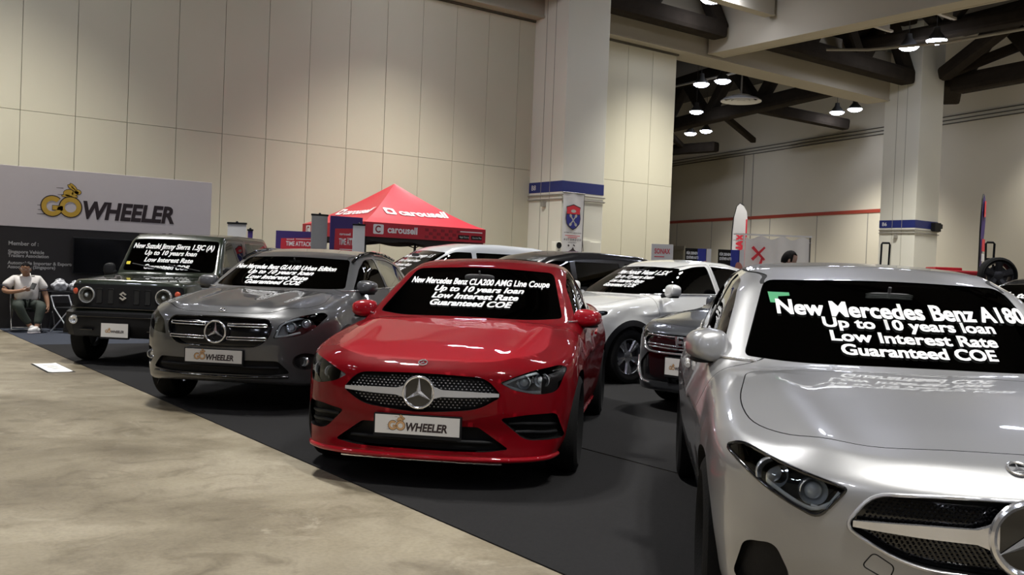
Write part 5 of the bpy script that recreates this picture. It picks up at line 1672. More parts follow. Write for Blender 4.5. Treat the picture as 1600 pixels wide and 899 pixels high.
WAGON = dict(
    box=(-3.6, 1.0, 1.65),
    zc=[(1.0, .78), (.88, .815), (.75, .86), (.5, .92), (0, 1.0), (-.35, 1.04), (-1, 1.03), (-2.6, 1.03), (-3.1, 1.05), (-3.6, 1.02)],
    ze=[(1.0, .72), (.8, .78), (.5, .86), (0, .95), (-.5, 1.0), (-1, 1.01), (-2, 1.03), (-3, 1.05), (-3.8, 1.02)],
    crown_n=3.0,
    W=[(1.0, .77), (.6, .815), (.1, .845), (-.6, .845), (-1.4, .845), (-2.2, .85), (-2.8, .85), (-3.2, .83), (-3.6, .78)],
    side=[(.14, .13), (.22, .07), (.32, .03), (.5, .012), (.68, 0), (.82, .012), (.95, .035), (1.05, .07), (1.15, .14)],
    nose=[(.12, .76), (.18, .83), (.30, .86), (.42, .86), (.60, .86), (.72, .85), (.80, .82), (.88, .74)],
    ndrop=[(0, 0), (.2, .008), (.4, .04), (.55, .09), (.68, .18), (.76, .30), (.82, .45), (.88, .62), (.95, .85)],
    tail=[(.1, -3.3), (.3, -3.46), (.5, -3.5), (.8, -3.5), (1.0, -3.46), (1.1, -3.42)],
    tdrop=[(0, 0), (.4, .02), (.6, .06), (.75, .15), (.85, .35), (.95, .6)],
    bot=[(1, .22), (.6, .18), (0, .18), (-2.7, .18), (-3.8, .28)],
    roof=[(.2, .86), (-.20, 1.02), (-1.05, 1.43), (-1.35, 1.505), (-1.7, 1.54), (-2.4, 1.54), (-3.0, 1.50), (-3.2, 1.42), (-3.45, 1.05), (-3.6, .80)],
    sig_roof=0.05, roof_mid=-1.8, bow_f=.24, bow_r=.15, rcrown=.07,
    gw=[(.2, .73), (-.3, .765), (-1, .785), (-1.8, .785), (-2.5, .78), (-3.2, .74), (-3.6, .66)],
    belt=[(-.3, 1.01), (-3.5, 1.05)], tumble=.36, tumble2=.10, r_roof=.11,
    r_sh=.09, r_nose=.06, cab=(-.05, -3.2, .40, .72),
)

def make_dark_wagon():
    B = Body(WAGON)
    paint = mat('slate_paint', (.10, .105, .115), .28, metal=.6, coat=1.0, noise=.04, scale=300)
    lamp = rounded([(.46, .765, .02), (.60, .835, .05), (.775, .885, .02), (.80, .83, .03), (.72, .75, .04), (.58, .715, .04)], .03)
    grille = rounded([(-.45, .775, .03), (.45, .775, .03), (.54, .70, .04), (.44, .60, .06), (-.44, .60, .06), (-.54, .70, .04)], .04)
    intake = rounded([(-.46, .585, .02), (.46, .585, .02), (.62, .46, .05), (.56, .30, .05), (-.56, .30, .05), (-.62, .46, .05)], .03)
    ws = rounded([(-.67, 1.055, .03), (0, 1.05, .3), (.67, 1.055, .03), (.55, 1.40, .05), (0, 1.425, .3), (-.55, 1.40, .05)], .04)
    sw1 = rounded([(-.55, 1.05, .03), (-1.0, 1.33, .1), (-1.30, 1.44, .1), (-1.62, 1.46, .03), (-1.66, 1.07, .02)], .03)
    sw2 = rounded([(-1.74, 1.07, .02), (-1.70, 1.46, .02), (-2.2, 1.46, .1), (-2.62, 1.44, .08), (-2.66, 1.10, .03)], .03)
    hood = rounded([(-.25, -.66, .05), (.30, -.69, .15), (.62, -.54, .12), (.76, 0, .3), (.62, .54, .12), (.30, .69, .15), (-.25, .66, .05), (-.22, 0, .2)], .05)
    d = dict(wells=[(0, .345, .52), (-2.53, .345, .52)], wr=.305, front_win=[(ws, -1.7, .2)], side_win=[sw1, sw2],
             recess=[[(lamp, 'x', .07), (mirror2(lamp), 'x', .07), (grille, 'x', .04)], [(intake, 'x', .05)]],
             panels=[('bonnet', hood, 'z', .03, False)])
    root, kit, P = build_car(B, d, paint, 'car', 'slate grey wagon with a chrome-barred black grille, half hidden by the silver hatchback', CAR_GROUP)
    wsg = pane(root, kit, 'windscreen', ws, 'x', M_WSGLASS)
    flanks(root, kit, P, paint, [('', sw1), ('', sw2)], [(-.46, 1.035), (-1.2, 1.05), (-2.0, 1.06), (-2.66, 1.08)],
           [], ((-.70, .80, 1.08), (.09, .04, .07), (-.62, .75, 1.03)))
    for k in (0, 1):
        headlamp(root, kit, lamp, k, [([(.50, .775), (.62, .825), (.77, .865)], .010), ([(.49, .755), (.60, .735), (.70, .76)], .010)], [(.60, .775, .030, .03), (.69, .80, .034, .03)], depth=.055, housing=M_REFL)
    gr = panel(root, kit, 'grille', inset(resample(grille, .03), .003), 'x', M_GLOSSBK, -.02, .006)
    for (z, y1, r) in ((.665, .47, .007), (.635, .45, .007), (.752, .50, .008)):
        strip(gr, kit, 'grille_bar', curve([(-y1, z + .01), (0, z), (y1, z + .01)]), 'x', r, M_CHROME, .0)
    strip(gr, kit, 'grille_rim', curve([(-.54, .715), (-.44, .60), (0, .592), (.44, .60), (.54, .715)]), 'x', .011, M_CHROME, .004)
    # H emblem
    p, = kit.on([(0, .705)], 'x', .022)
    M = Matrix.Translation(p) @ frameM((0, 0, 0), (0, 1, 0), (0, 0, 1))
    mb = MB()
    for sd in (1, -1): mb.prism([(sd * .030, -.050), (sd * .052, -.050), (sd * .066, .056), (sd * .040, .056)], -.01, .008, M)
    mb.prism([(-.034, -.012), (.034, -.012), (.036, .012), (-.036, .012)], -.01, .008, M)
    mb.build('grille_emblem', M_CHROME, gr, 30)
    lg = panel(root, kit, 'lower_grille', inset(resample(intake, .03), .003), 'x', M_GLOSSBK, -.015, .006)
    for k in (0, 1):
        strip(root, kit, 'bumper_trim', flip(curve([(.72, .52), (.68, .42), (.56, .30), (.42, .275)]), k), 'x', .012, M_CHROME, .004)
        p, = kit.on(flip([(.73, .36)], k), 'x', -.004)
        mb = MB(); mb.sphere((0, 0, 0), .042, 18, 10, Matrix.Translation(p), (.6, 1, 1)); mb.build('fog_lamp', M_REFL, root, 60)
    number_plate(root, kit, .468, w=.335, h=.166, x=.885)
    wheels(root, 2.53, .745, .305, .185, .20)
    interior(root, dict(seat=(-1.25, .55, -2.0), dash=(-.48, 1.01), rvm=(-.95, 1.34)))
    return park(root, 2.30, 9.88, -2.40)

make_dark_wagon()

def van_spec(H):
    k = H - 1.72
    return dict(
        box=(-3.9, 0.95, H + .06),
        zc=[(1.0, .92), (.85, .98), (.6, 1.03), (.2, 1.09), (-.2, 1.13), (-1, 1.10), (-3.8, 1.10)],
        ze=[(1.0, .86), (.8, .92), (.5, .99), (.0, 1.06), (-.5, 1.08), (-3.8, 1.08)], crown_n=3.0,
        W=[(1.0, .78), (.6, .82), (.1, .85), (-3.0, .855), (-3.8, .82)],
        side=[(.14, .13), (.22, .07), (.32, .03), (.5, .01), (.7, 0), (.9, .01), (1.05, .04), (1.15, .08)],
        nose=[(.12, .72), (.2, .80), (.5, .82), (.8, .80), (.95, .72), (1.05, .6)],
        ndrop=[(0, 0), (.2, .008), (.4, .03), (.6, .10), (.72, .22), (.8, .38), (.88, .6), (.95, .85)],
        tail=[(.1, -3.6), (.4, -3.72), (1.0, -3.72), (1.2, -3.70)], tdrop=[(0, 0), (.5, .02), (.7, .07), (.8, .18), (.9, .45)],
        bot=[(1, .2), (-3.8, .24)],
        roof=[(.5, .95), (.1, 1.10), (-.85, 1.52 + k * .9), (-1.1, 1.62 + k), (-1.6, 1.70 + k), (-2.2, H - .002), (-3.1, 1.69 + k), (-3.5, 1.62 + k), (-3.68, 1.3), (-3.78, .9)],
        sig_roof=.06, roof_mid=-2.0, bow_f=.22, bow_r=.08, rcrown=.07,
        gw=[(.3, .74), (-.3, .78), (-1, .795), (-3.0, .79), (-3.8, .74)], belt=[(-.1, 1.09), (-3.7, 1.09)], tumble=.22, tumble2=.08, r_roof=.11,
        r_sh=.09, r_nose=.06, cab=(.1, -3.6, .40, .72))

def make_van(H, paint, label, pose, text=None):
    B = Body(van_spec(H)); t = H - .17
    ws = rounded([(-.68, 1.16, .03), (0, 1.15, .3), (.68, 1.16, .03), (.60, t - .04, .05), (0, t, .3), (-.60, t - .04, .05)], .04)
    e = t - .02
    sw1 = rounded([(-.30, 1.14, .03), (-.85, e - .12, .1), (-1.15, e, .08), (-1.50, e, .03), (-1.52, 1.14, .02)], .03)
    sw2 = rounded([(-1.62, 1.14, .02), (-1.60, e, .03), (-2.55, e, .03), (-2.58, 1.14, .02)], .03)
    sw3 = rounded([(-2.68, 1.14, .02), (-2.66, e, .03), (-3.30, e - .03, .06), (-3.40, 1.16, .05)], .03)
    lamp = rounded([(.48, .84), (.62, .92), (.78, .96), (.78, .84), (.62, .80)], .03)
    grille = rounded([(-.44, .84), (.44, .84), (.40, .66), (-.40, .66)], .04)
    hood = rounded([(.05, -.66, .05), (.50, -.60, .1), (.70, 0, .3), (.50, .60, .1), (.05, .66, .05), (.10, 0, .2)], .05)
    d = dict(wells=[(0, .355, .52), (-2.75, .355, .52)], wr=.315, front_win=[(ws, -1.5, .5)], side_win=[sw1, sw2, sw3],
             recess=[[(lamp, 'x', .06), (mirror2(lamp), 'x', .06), (grille, 'x', .04)]], panels=[('bonnet', hood, 'z', .03, False)])
    root, kit, P = build_car(B, d, paint, 'car', label, CAR_GROUP, h=.035)
    wsg = pane(root, kit, 'windscreen', ws, 'x', glass_mat('clear_windscreen', (.62, .68, .63)) if text else M_WSGLASS)
    flanks(root, kit, P, paint, [('', sw1), ('', sw2), ('', sw3)], None, [('', -1.35, 1.0, -1.55, 1.0)], ((-.35, .93, 1.18), (.09, .10, .10), (-.30, .79, 1.12)))
    for k in (0, 1):
        headlamp(root, kit, lamp, k, [([(.52, .85), (.64, .90), (.76, .93)], .010)], [(.60, .86, .030, .03), (.69, .88, .03, .03)], depth=.05)
    gr = panel(root, kit, 'grille', inset(resample(grille, .03), .003), 'x', M_GLOSSBK, -.02, .006)
    for z in (.70, .75, .80): strip(gr, kit, 'grille_bar', [(-.42, z), (.42, z)], 'x', .01, M_CHROME, .0)
    number_plate(root, kit, .50)
    wheels(root, 2.75, .745, .315, .195, .205)
    if text: screen_text(root, kit, text, sub=wsg)
    interior(root, dict(seat=(-.95, .68, -1.9), dash=(-.12, 1.06), rvm=(-.72, t - .10)))
    return park(root, *pose)

make_van(1.84, mat('pearl_white_paint', (.62, .64, .67), .28, coat=1.0, noise=.02, scale=200), 'tall white van seen over the red saloon roof, below the red canopy tent', (-2.35, 17.0, -2.505),
         text=[('New Honda Stepwgn 1.5', .0, 1.56, .95, .06, .1), ('Up to 10 years loan', .0, 1.47, .70, .05, .2), ('Low Interest Rate', .0, 1.39, .62, .05, .2), ('Guaranteed COE', .0, 1.31, .60, .05, .2)])
make_van(1.72, mat('black_paint', (.008, .008, .009), .2, coat=1.0, noise=.05, scale=200), 'glossy black van between the red saloon roof and the white crossover', (-.72, 14.75, -2.505))

def make_black_crossover():
    s = dict(SUV); B = Body(s)
    ws = rounded([(-.685, 1.095, .03), (0, 1.09, .3), (.685, 1.095, .03), (.56, 1.39, .05), (0, 1.408, .3), (-.56, 1.39, .05)], .04)
    sw1 = rounded([(-.55, 1.085, .03), (-.98, 1.32, .1), (-1.25, 1.40, .1), (-1.62, 1.415, .03), (-1.66, 1.10, .02)], .03)
    sw2 = rounded([(-1.74, 1.10, .02), (-1.70, 1.417, .02), (-2.2, 1.40, .1), (-2.62, 1.34, .08), (-2.85, 1.16, .03)], .03)
    lamp = rounded([(.495, .70), (.535, .795), (.66, .86), (.80, .895), (.79, .76)], .03)
    grille = rounded([(-.485, .775), (.485, .775), (.40, .62), (-.40, .62)], .04)
    paint = mat('black_paint', (.008, .008, .009), .2, coat=1.0, noise=.05, scale=200)
    d = dict(wells=[(0, .385, .55), (-2.699, .385, .57)], wr=.345, front_win=[(ws, -1.6, .2)], side_win=[sw1, sw2],
             recess=[[(lamp, 'x', .08), (mirror2(lamp), 'x', .08), (grille, 'x', .04)]], panels=[])
    root, kit, P = build_car(B, d, paint, 'car', 'black car behind the silver hatchback, only its roof corner showing at the right edge', CAR_GROUP, h=.035)
    wsg = pane(root, kit, 'windscreen', ws, 'x', M_WSGLASS)
    flanks(root, kit, P, paint, [('', sw1), ('', sw2)], None, [], ((-.68, .90, 1.115), (.10, .11, .075), (-.64, .80, 1.07)))
    for k in (0, 1):
        headlamp(root, kit, lamp, k, [([(.52, .72), (.60, .80), (.76, .86)], .010)], [(.66, .79, .036, .03)], depth=.06)
    panel(root, kit, 'grille', inset(resample(grille, .03), .003), 'x', M_GLOSSBK, -.03, .006)
    wheels(root, 2.699, .79, .345, .225, .225)
    screen_text(root, kit, [('Up to 10 years loan', .0, 1.30, .95, .05, .2), ('Low Interest Rate', .0, 1.22, .85, .05, .2), ('Guaranteed COE', .0, 1.15, .80, .05, .2)], sub=wsg)
    interior(root, dict(seat=(-1.35, .60, -2.15), dash=(-.55, 1.04), rvm=(-.95, 1.33)))
    return park(root, 4.05, 7.75, -2.45)

make_black_crossover()
# ---------------------------------------------------------------- display booth
BX0, BX1, BY = -3.0, 6.41, 18.7
booth = thing('booth_board', 'tall display board, white above and black below, behind the seated man', 'display board', (BX0, BY, 0))
def local_box(parent, name, m, x0, x1, y0, y1, z0, z1, bev=.004):
    L = parent.location
    mb = MB(); mb.box(((x0 + x1) / 2 - L.x, (y0 + y1) / 2 - L.y, (z0 + z1) / 2 - L.z), (abs(x1 - x0), abs(y1 - y0), abs(z1 - z0)), bev=bev)
    return mb.build(name, m, parent, None)
M_BWHITE = mat('board_white', (.64, .585, .585), .55, noise=.02)
M_BBLACK = mat('board_black', (.020, .017, .017), .5, noise=.1)
hd = local_box(booth, 'header_panel', M_BWHITE, BX0, BX1, BY, BY + .35, 1.80, 2.86)
local_box(booth, 'black_panel', M_BBLACK, BX0, BX1, BY + .005, BY + .35, .01, 1.797)
# emblem on the header
W = 2.34
gold, trim, dark = logo_shapes(W)
g = MB()
ML = frameM((3.37 - BX0, -.004, 2.02), (1, 0, 0), (0, 0, 1))
for mbx, mi, z in ((trim, 0, 0), (gold, 1, .002), (dark, 0, .0)):
    g.cur = mi; g.add([ML @ Vector((v[0], v[1], z)) for v in mbx.v], mbx.f)
g.build('header_lettering', [M_INK, M_GOLD], hd, None)
M_PRINT = mat('printed_grey_white', (.42, .41, .40), .6, noise=.05)
tx = MB()
for (t, x, z, h) in (('Member of :', 2.86, 1.470, .075), ('Singapore Vehicle', 2.86, 1.330, .062), ('Traders Association', 2.86, 1.262, .062), ('Automobile Importer & Exporter', 2.86, 1.135, .062),
                     ('Association (Singapore)', 2.86, 1.065, .062)):
    vs, fs = text_mesh(t, size=h * 1.30, bold=.002, align='LEFT')
    tx = MB(); tx.add([(x - BX0 + v[0], -.002, z + v[1]) for v in vs], fs)
    tx.build('printed_line', M_PRINT, booth, None)
tv = thing('wall_mounted_television', 'switched-off black television on the display board, left of the green off-roader', 'television', (4.67, BY - .07, 1.33))
mb = MB(); mb.box((0, 0, 0), (1.56, .06, .66), bev=.01); mb.build('casing', M_BLACKPL, tv, None)
mb = MB(); mb.box((0, -.031, 0), (1.52, .004, .62)); mb.build('screen', mat('dark_screen', (.004, .004, .006), .12, noise=.1), tv, None)
mb = MB(); mb.box((0, .042, 0), (.4, .03, .3)); mb.build('wall_bracket', M_BLACKPL, tv, None)

# ---------------------------------------------------------------- people
def skin_solid(nodes, edges, sub=1, root=0):
    """continuous body surface grown round a skeleton; nodes: (x, y, z, rx[, ry])"""
    me = bpy.data.meshes.new('skeleton')
    me.from_pydata([n[:3] for n in nodes], edges, [])
    o = bpy.data.objects.new('skeleton', me); COL.objects.link(o)
    o.modifiers.new('skin', 'SKIN').use_smooth_shade = True
    for i, n in enumerate(nodes):
        s = me.skin_vertices[0].data[i]; s.radius = (n[3], n[4] if len(n) > 4 else n[3]); s.use_root = (i == root)
    sm = o.modifiers.new('sub', 'SUBSURF'); sm.levels = sub; sm.render_levels = sub
    dg = bpy.context.evaluated_depsgraph_get(); dg.update()
    r = bpy.data.meshes.new_from_object(o.evaluated_get(dg))
    bpy.data.objects.remove(o)
    return r

def skel(chains, sub=1):
    nodes = []; edges = []; idx = {}
    for ch in chains:
        prev = None
        for item in ch:
            if isinstance(item, str): i = idx[item]
            else:
                nm = item[0]; nodes.append(item[1:]); i = len(nodes) - 1
                if nm: idx[nm] = i
            if prev is not None: edges.append((prev, i))
            prev = i
    return skin_solid(nodes, edges, sub)

def head_mesh(c, s=1.0, M=None):
    """head with brow, nose, mouth, chin and ears; faces -Y"""
    bm = bmesh.new(); bmesh.ops.create_uvsphere(bm, u_segments=28, v_segments=20, radius=1)
    for v in bm.verts:
        x, y, z = v.co
        fx = .078 * x; fy = .098 * y; fz = .122 * z
        if z < -.1: fx *= 1 - .30 * (-z - .1); fy *= 1 - .12 * (-z - .1)
        if y < -.55 and abs(x) < .62: fy = -.054 - .040 * (-y - .0) * (1 - .22 * x * x)
        if y < -.6 and abs(x) < .20 and -.35 < z < .12: fy -= .024 * (1 - abs(x) / .20) * (1 - (z + .35) / .6)
        if y < -.6 and .12 < abs(x) < .5 and .0 < z < .22: fy += .008
        if y < -.6 and abs(x) < .34 and -.62 < z < -.48: fy -= .006
        if y < -.5 and z < -.75: fy -= .010
        v.co = (fx, fy, fz)
    for sd in (1, -1):
        r = bmesh.ops.create_uvsphere(bm, u_segments=10, v_segments=8, radius=1)
        for v in r['verts']: v.co = Vector((sd * .080 + v.co.x * .012, .012 + v.co.y * .022, -.005 + v.co.z * .034))
    bmesh.ops.scale(bm, vec=Vector((s, s, s)), verts=bm.verts)
    if M is not None: bmesh.ops.transform(bm, matrix=M, verts=bm.verts)
    bmesh.ops.translate(bm, vec=Vector(c), verts=bm.verts)
    me = bpy.data.meshes.new('head'); bm.to_mesh(me); bm.free(); return me

def hair_mesh(c, s=1.0, M=None, low=-.05):
    bm = bmesh.new(); bmesh.ops.create_uvsphere(bm, u_segments=28, v_segments=20, radius=1)
    dele = []
    for v in bm.verts:
        x, y, z = v.co
        lim = .60 if y < -.3 else low - .25 * max(0, y)
        if z < lim and not (y > .2 and z > -.55): dele.append(v)
        n = .003 * sin(x * 30) * cos(y * 27)
        v.co = ((.085 + n) * x, (.106 + n) * y, (.131 + n) * z)
    bmesh.ops.delete(bm, geom=dele, context='VERTS')
    r = bmesh.ops.solidify(bm, geom=bm.faces[:], thickness=.012)
    bmesh.ops.scale(bm, vec=Vector((s, s, s)), verts=bm.verts)
    if M is not None: bmesh.ops.transform(bm, matrix=M, verts=bm.verts)
    bmesh.ops.translate(bm, vec=Vector(c), verts=bm.verts)
    me = bpy.data.meshes.new('hair'); bm.to_mesh(me); bm.free(); return me

def hand_chains(pre, wrist, d, up, side, curl=.5, sp=.017):
    """palm and five fingers: d points along the hand, up is the back of the hand, side towards the thumb"""
    w = Vector(wrist); d = Vector(d).normalized(); up = Vector(up); up = (up - d * up.dot(d)).normalized(); sd = Vector(side); sd = (sd - d * sd.dot(d) - up * sd.dot(up)).normalized()
    P = lambda a, b, c: tuple(w + d * a + sd * b + up * c)
    ch = [[pre + 'w', (pre + 'p', *P(.045, .004, 0), .030, .016)]]
    for i, (b, L) in enumerate(((.027, .072), (.009, .080), (-.009, .074), (-.026, .058))):
        k = curl
        ch.append([pre + 'p', ('', *P(.088, b, .0), .010), ('', *P(.088 + L * .45, b, -L * .35 * k), .0088), ('', *P(.088 + L * (.8 - .3 * k), b, -L * (.75 * k)), .008), ('', *P(.088 + L * (1 - .6 * k), b, -L * (1.05 * k)), .0072)])
    ch.append([pre + 'p', ('', *P(.045, .034, -.006), .011), ('', *P(.070, .052, -.018), .010), ('', *P(.095, .050, -.034), .0085)])
    return ch

M_SKIN = mat('tan_skin', (.36, .19, .11), .55, noise=.06, scale=14)
M_SKIN2 = mat('light_skin', (.50, .30, .21), .55, noise=.06, scale=14)
M_HAIR = mat('black_hair', (.006, .005, .005), .85, spec=.15, bump=.4, bscale=120, noise=.2)
M_SHIRT = mat('white_cotton', (.72, .68, .64), .8, bump=.35, bscale=22, noise=.04)
M_TROUSER = mat('dark_olive_trousers', (.030, .040, .030), .8, bump=.3, bscale=26, noise=.12)
M_SHOE = mat('white_sneaker', (.66, .64, .62), .6, noise=.05)
M_NAVY = mat('navy_trim', (.012, .014, .03), .7)

# seated man, local origin on the floor under the seat, facing -Y (towards the hall floor)
man = thing('person', 'man in white polo shirt and dark trousers seated on folding chair looking at phone', 'person', (3.075, 18.13, .009), radians(-6))
man.scale = (1.04, 1.0, .93)
HR = Matrix.Rotation(radians(24), 4, 'X') @ Matrix.Rotation(radians(-8), 4, 'Z')
hip = .50
ch = [[('pel', 0, .0, hip, .155, .12), ('wai', 0, -.02, .66, .165, .15), ('che', -.005, .02, .86, .165, .12), ('nb', -.01, .02, 1.00, .085, .07), ('nk', -.015, -.02, 1.045, .058, .058), ('hd', -.02, -.06, 1.10, .062, .07)],
      ['che', ('rs', -.185, .02, .945, .062), ('re', -.345, -.10, .735, .050), ('rf', -.25, -.24, .715, .044), ('rw', -.10, -.33, .745, .030)],
      ['che', ('ls', .175, .02, .945, .062), ('le', .275, -.02, .70, .050), ('lf', .30, -.08, .58, .043), ('lw', .315, -.13, .475, .030)],
      ['pel', ('rh', -.10, -.06, hip - .02, .105, .095), ('rk', -.15, -.43, .50, .070), ('rc', -.06, -.40, .29, .060), ('ra', .055, -.40, .095, .040), ('rt', .11, -.52, .045, .036, .03)],
      ['pel', ('lh', .11, -.06, hip - .02, .105, .095), ('lk', .20, -.43, .49, .070), ('lc', .16, -.48, .28, .060), ('la', .13, -.545, .10, .040), ('lt', .06, -.66, .045, .036, .03)]]
ch += hand_chains('r', (-.10, -.33, .745), (.9, -.25, .25), (-.2, -.9, -.1), (.1, -.2, 1), .55)
ch += hand_chains('l', (.315, -.13, .475), (.1, -.35, -1), (.9, -.2, .1), (-.2, -1, .2), .6)
body = skel(ch)
hm = head_mesh((-.03, -.085, 1.13), .97, HR)
bm = bmesh.new(); bm.from_mesh(body); bm.from_mesh(hm); body = bpy.data.meshes.new('body'); bm.to_mesh(body); bm.free()
link('body', body, M_SKIN, man, True)
link('hair', hair_mesh((-.03, -.085, 1.133), .97, HR, .12), M_HAIR, man, True)
sh = skel([[('pel', 0, .0, hip + .02, .185, .145), ('wai', 0, -.035, .66, .20, .185), ('bel', 0, -.035, .76, .195, .175), ('che', -.005, .02, .88, .185, .14), ('nb', -.01, .02, .985, .11, .085), ('co', -.012, .0, 1.03, .075, .07)],
           ['che', ('rs', -.185, .02, .945, .085), ('rm', -.27, -.03, .86, .085), ('re', -.315, -.065, .79, .088)], ['che', ('ls', .175, .02, .945, .085), ('lm', .235, .0, .84, .085), ('le', .26, -.005, .755, .086)]], 2)
so = link('polo_shirt', sh, M_SHIRT, man, True)
mb = MB()
for (c, d) in (((-.318, -.068, .785), (-.05, -.035, -.07)), ((.2615, -.006, .75), (.022, -.005, -.085))):
    c = Vector(c); d = Vector(d).normalized(); a = d.orthogonal().normalized(); b = d.cross(a)
    mb.tube([c + (a * cos(t) + b * sin(t)) * .072 for t in [2 * pi * k / 20 for k in range(20)]], .010, 6, closed=True)
mb.build('sleeve_trim', M_NAVY, so, 60)
tr = skel([[('pel', 0, .01, hip - .02, .175, .12)], ['pel', ('rh', -.105, -.07, hip - .03, .118, .105), ('rm', -.135, -.26, .495, .098), ('rk', -.15, -.43, .50, .085), ('rc', -.06, -.40, .29, .072), ('ra', .04, -.40, .14, .058)],
           ['pel', ('lh', .115, -.07, hip - .03, .118, .105), ('lm', .17, -.26, .488, .098), ('lk', .20, -.43, .49, .085), ('lc', .16, -.48, .28, .072), ('la', .135, -.54, .145, .058)]], 2)
link('trousers', tr, M_TROUSER, man, True)
for (x, y, a) in ((.085, -.46, .45), (.095, -.60, -.5)):
    mb = MB(); M = Matrix.Translation((x, y, 0)) @ Matrix.Rotation(a, 4, 'Z')
    v, f = superell((0, -.03, .052), (.046, .140, .048), .65, 24, 12)
    V = np.array(v); V[:, 2] = np.where(V[:, 2] > .05, .05 + (V[:, 2] - .05) * (1 + 1.1 * np.clip(V[:, 1] + .02, 0, .1) / .1), V[:, 2]); mb.add(V, f, M)
    so_ = mb.build('shoe', M_SHOE, man, 60)
    mb = MB(); v, f = superell((0, -.03, .014), (.049, .146, .014), .5, 24, 8); mb.add(v, f, M); mb.build('sole', M_BWHITE, so_, 60)
mb = MB(); M = Matrix.Translation((-.03, -.132, 1.143)) @ Matrix.Rotation(radians(20), 4, 'X')
for sd in (1, -1):
    mb.tube([(sd * .033 + .028 * cos(t), -.052, .020 * sin(t)) for t in [2 * pi * k / 20 for k in range(20)]], .0018, 6, closed=True, M=M)
    mb.tube([(sd * .06, -.05, .006), (sd * .082, .05, .008)], .003, 6, M=M)
mb.tube([(-.008, -.055, .004), (.008, -.055, .004)], .003, 6, M=M); mb.build('spectacles', M_SATIN, man, 60)

ph = thing('mobile_phone', 'black mobile phone held in the seated man\'s hand', 'phone', (3.075 + .035, 18.13 - .385, .785), radians(-6))
mb = MB(); M = Matrix.Rotation(radians(-48), 4, 'X') @ Matrix.Rotation(radians(18), 4, 'Y'); mb.box((0, 0, 0), (.075, .010, .15), M, bev=.006); mb.build('casing', M_GLOSSBK, ph, None)

# folding chair under him
ch_ = thing('folding_chair', 'grey metal folding chair under the seated man', 'chair', (3.075, 18.13, .009), radians(-6))
M_TUBE = mat('grey_steel_tube', (.16, .155, .15), .35, metal=.7, noise=.1)
mb = MB(); mb.box((0, -.02, .385), (.40, .40, .03), bev=.012); mb.build('seat', M_BLACKPL, ch_, None)
mb = MB(); mb.box((0, .30, .74), (.40, .025, .20), Matrix.Identity(4), bev=.01); mb.build('backrest', M_BLACKPL, ch_, None)
for sd in (1, -1):
    mb = MB(); mb.tube([(sd * .225, .33, .86), (sd * .225, .22, .42), (sd * .225, -.26, .012)], .011, 8); mb.build('leg', M_TUBE, ch_, 60)
    mb = MB(); mb.tube([(sd * .205, -.20, .38), (sd * .205, .30, .012)], .011, 8); mb.build('leg', M_TUBE, ch_, 60)
for (y, z, x) in ((-.24, .03, .225), (.28, .03, .205), (.33, .86, .225)):
    mb = MB(); mb.tube([(-x, y, z), (x, y, z)], .010, 8); mb.build('cross_bar', M_TUBE, ch_, 60)
# second folded-out chair beside, only its pale bent frame showing
c2_ = thing('folding_chair', 'pale tubular folding chair beside the seated man, partly behind the off-roader', 'chair', (3.68, 17.62, .009), radians(35))
mb = MB(); mb.box((0, 0, .42), (.38, .36, .025), bev=.01); mb.build('seat', M_BLACKPL, c2_, None)
for sd in (1, -1):
    mb = MB(); mb.tube([(sd * .20, .24, .62), (sd * .20, .16, .42), (sd * .20, -.20, .012)], .012, 8); mb.build('leg', M_SATIN, c2_, 60)
    mb = MB(); mb.tube([(sd * .18, -.16, .42), (sd * .18, .24, .012)], .012, 8); mb.build('leg', M_SATIN, c2_, 60)
for (y, z) in ((-.18, .03), (.24, .62)):
    mb = MB(); mb.tube([(-.20, y, z), (.20, y, z)], .011, 8); mb.build('cross_bar', M_SATIN, c2_, 60)

# table with plastic bags
tb = thing('folding_table', 'black folding table with crossed legs beside the seated man', 'table', (3.86, 18.36, .009))
mb = MB(); mb.box((0, 0, .66), (.80, .55, .03), bev=.008); mb.build('table_top', M_BLACKPL, tb, None)
mb = MB(); mb.box((0, -.268, .57), (.80, .012, .18), bev=.004); mb.build('front_panel', M_BBLACK, tb, None)
for sd in (1, -1):
    for k in (1, -1):
        mb = MB(); mb.tube([(sd * .32, k * .23, .012), (sd * .32, -k * .2, .65)], .013, 8); mb.build('leg', M_TUBE, tb, 60)
M_BAG = mat('thin_plastic_bag', (.55, .55, .57), .25, bump=.8, bscale=14, noise=.12, scale=20)
def bag(x, y, s, label):
    bm = bmesh.new(); bmesh.ops.create_icosphere(bm, subdivisions=4, radius=1)
    rnd = random.Random(int(x * 100))
    ph_ = [rnd.uniform(0, 6) for _ in range(6)]
    for v in bm.verts:
        p = v.co; k = 1 + .12 * sin(7 * p.x + ph_[0]) * cos(6 * p.z + ph_[1]) + .10 * sin(11 * p.y + 5 * p.z + ph_[2])
        z = p.z
        w = 1.0 if z < .3 else 1.0 - .55 * (z - .3)
        v.co = Vector((p.x * s * k * w, p.y * s * .8 * k * w, max(-.78, z) * s * .85 * k))
    zmin = min(v.co.z for v in bm.verts)
    bmesh.ops.translate(bm, vec=Vector((0, 0, -zmin)), verts=bm.verts)
    t = thing('plastic_bag', label, 'bag', (x, y, .009 + .676))
    me = bpy.data.meshes.new('bag'); bm.to_mesh(me); bm.free(); link('bag_body', me, M_BAG, t, True)
    mb = MB()
    for sd in (1, -1): mb.tube([(sd * .05, 0, s * 1.2), (sd * .07, .0, s * 1.55), (sd * .02, .01, s * 1.75), (-sd * .01, 0, s * 1.3)], .008, 6)
    mb.build('handle', M_BAG, t, 60)
bag(3.62, 18.24, .13, 'left crinkled pale plastic bag on the black folding table')
bag(3.90, 18.28, .115, 'right crinkled pale plastic bag on the black folding table')

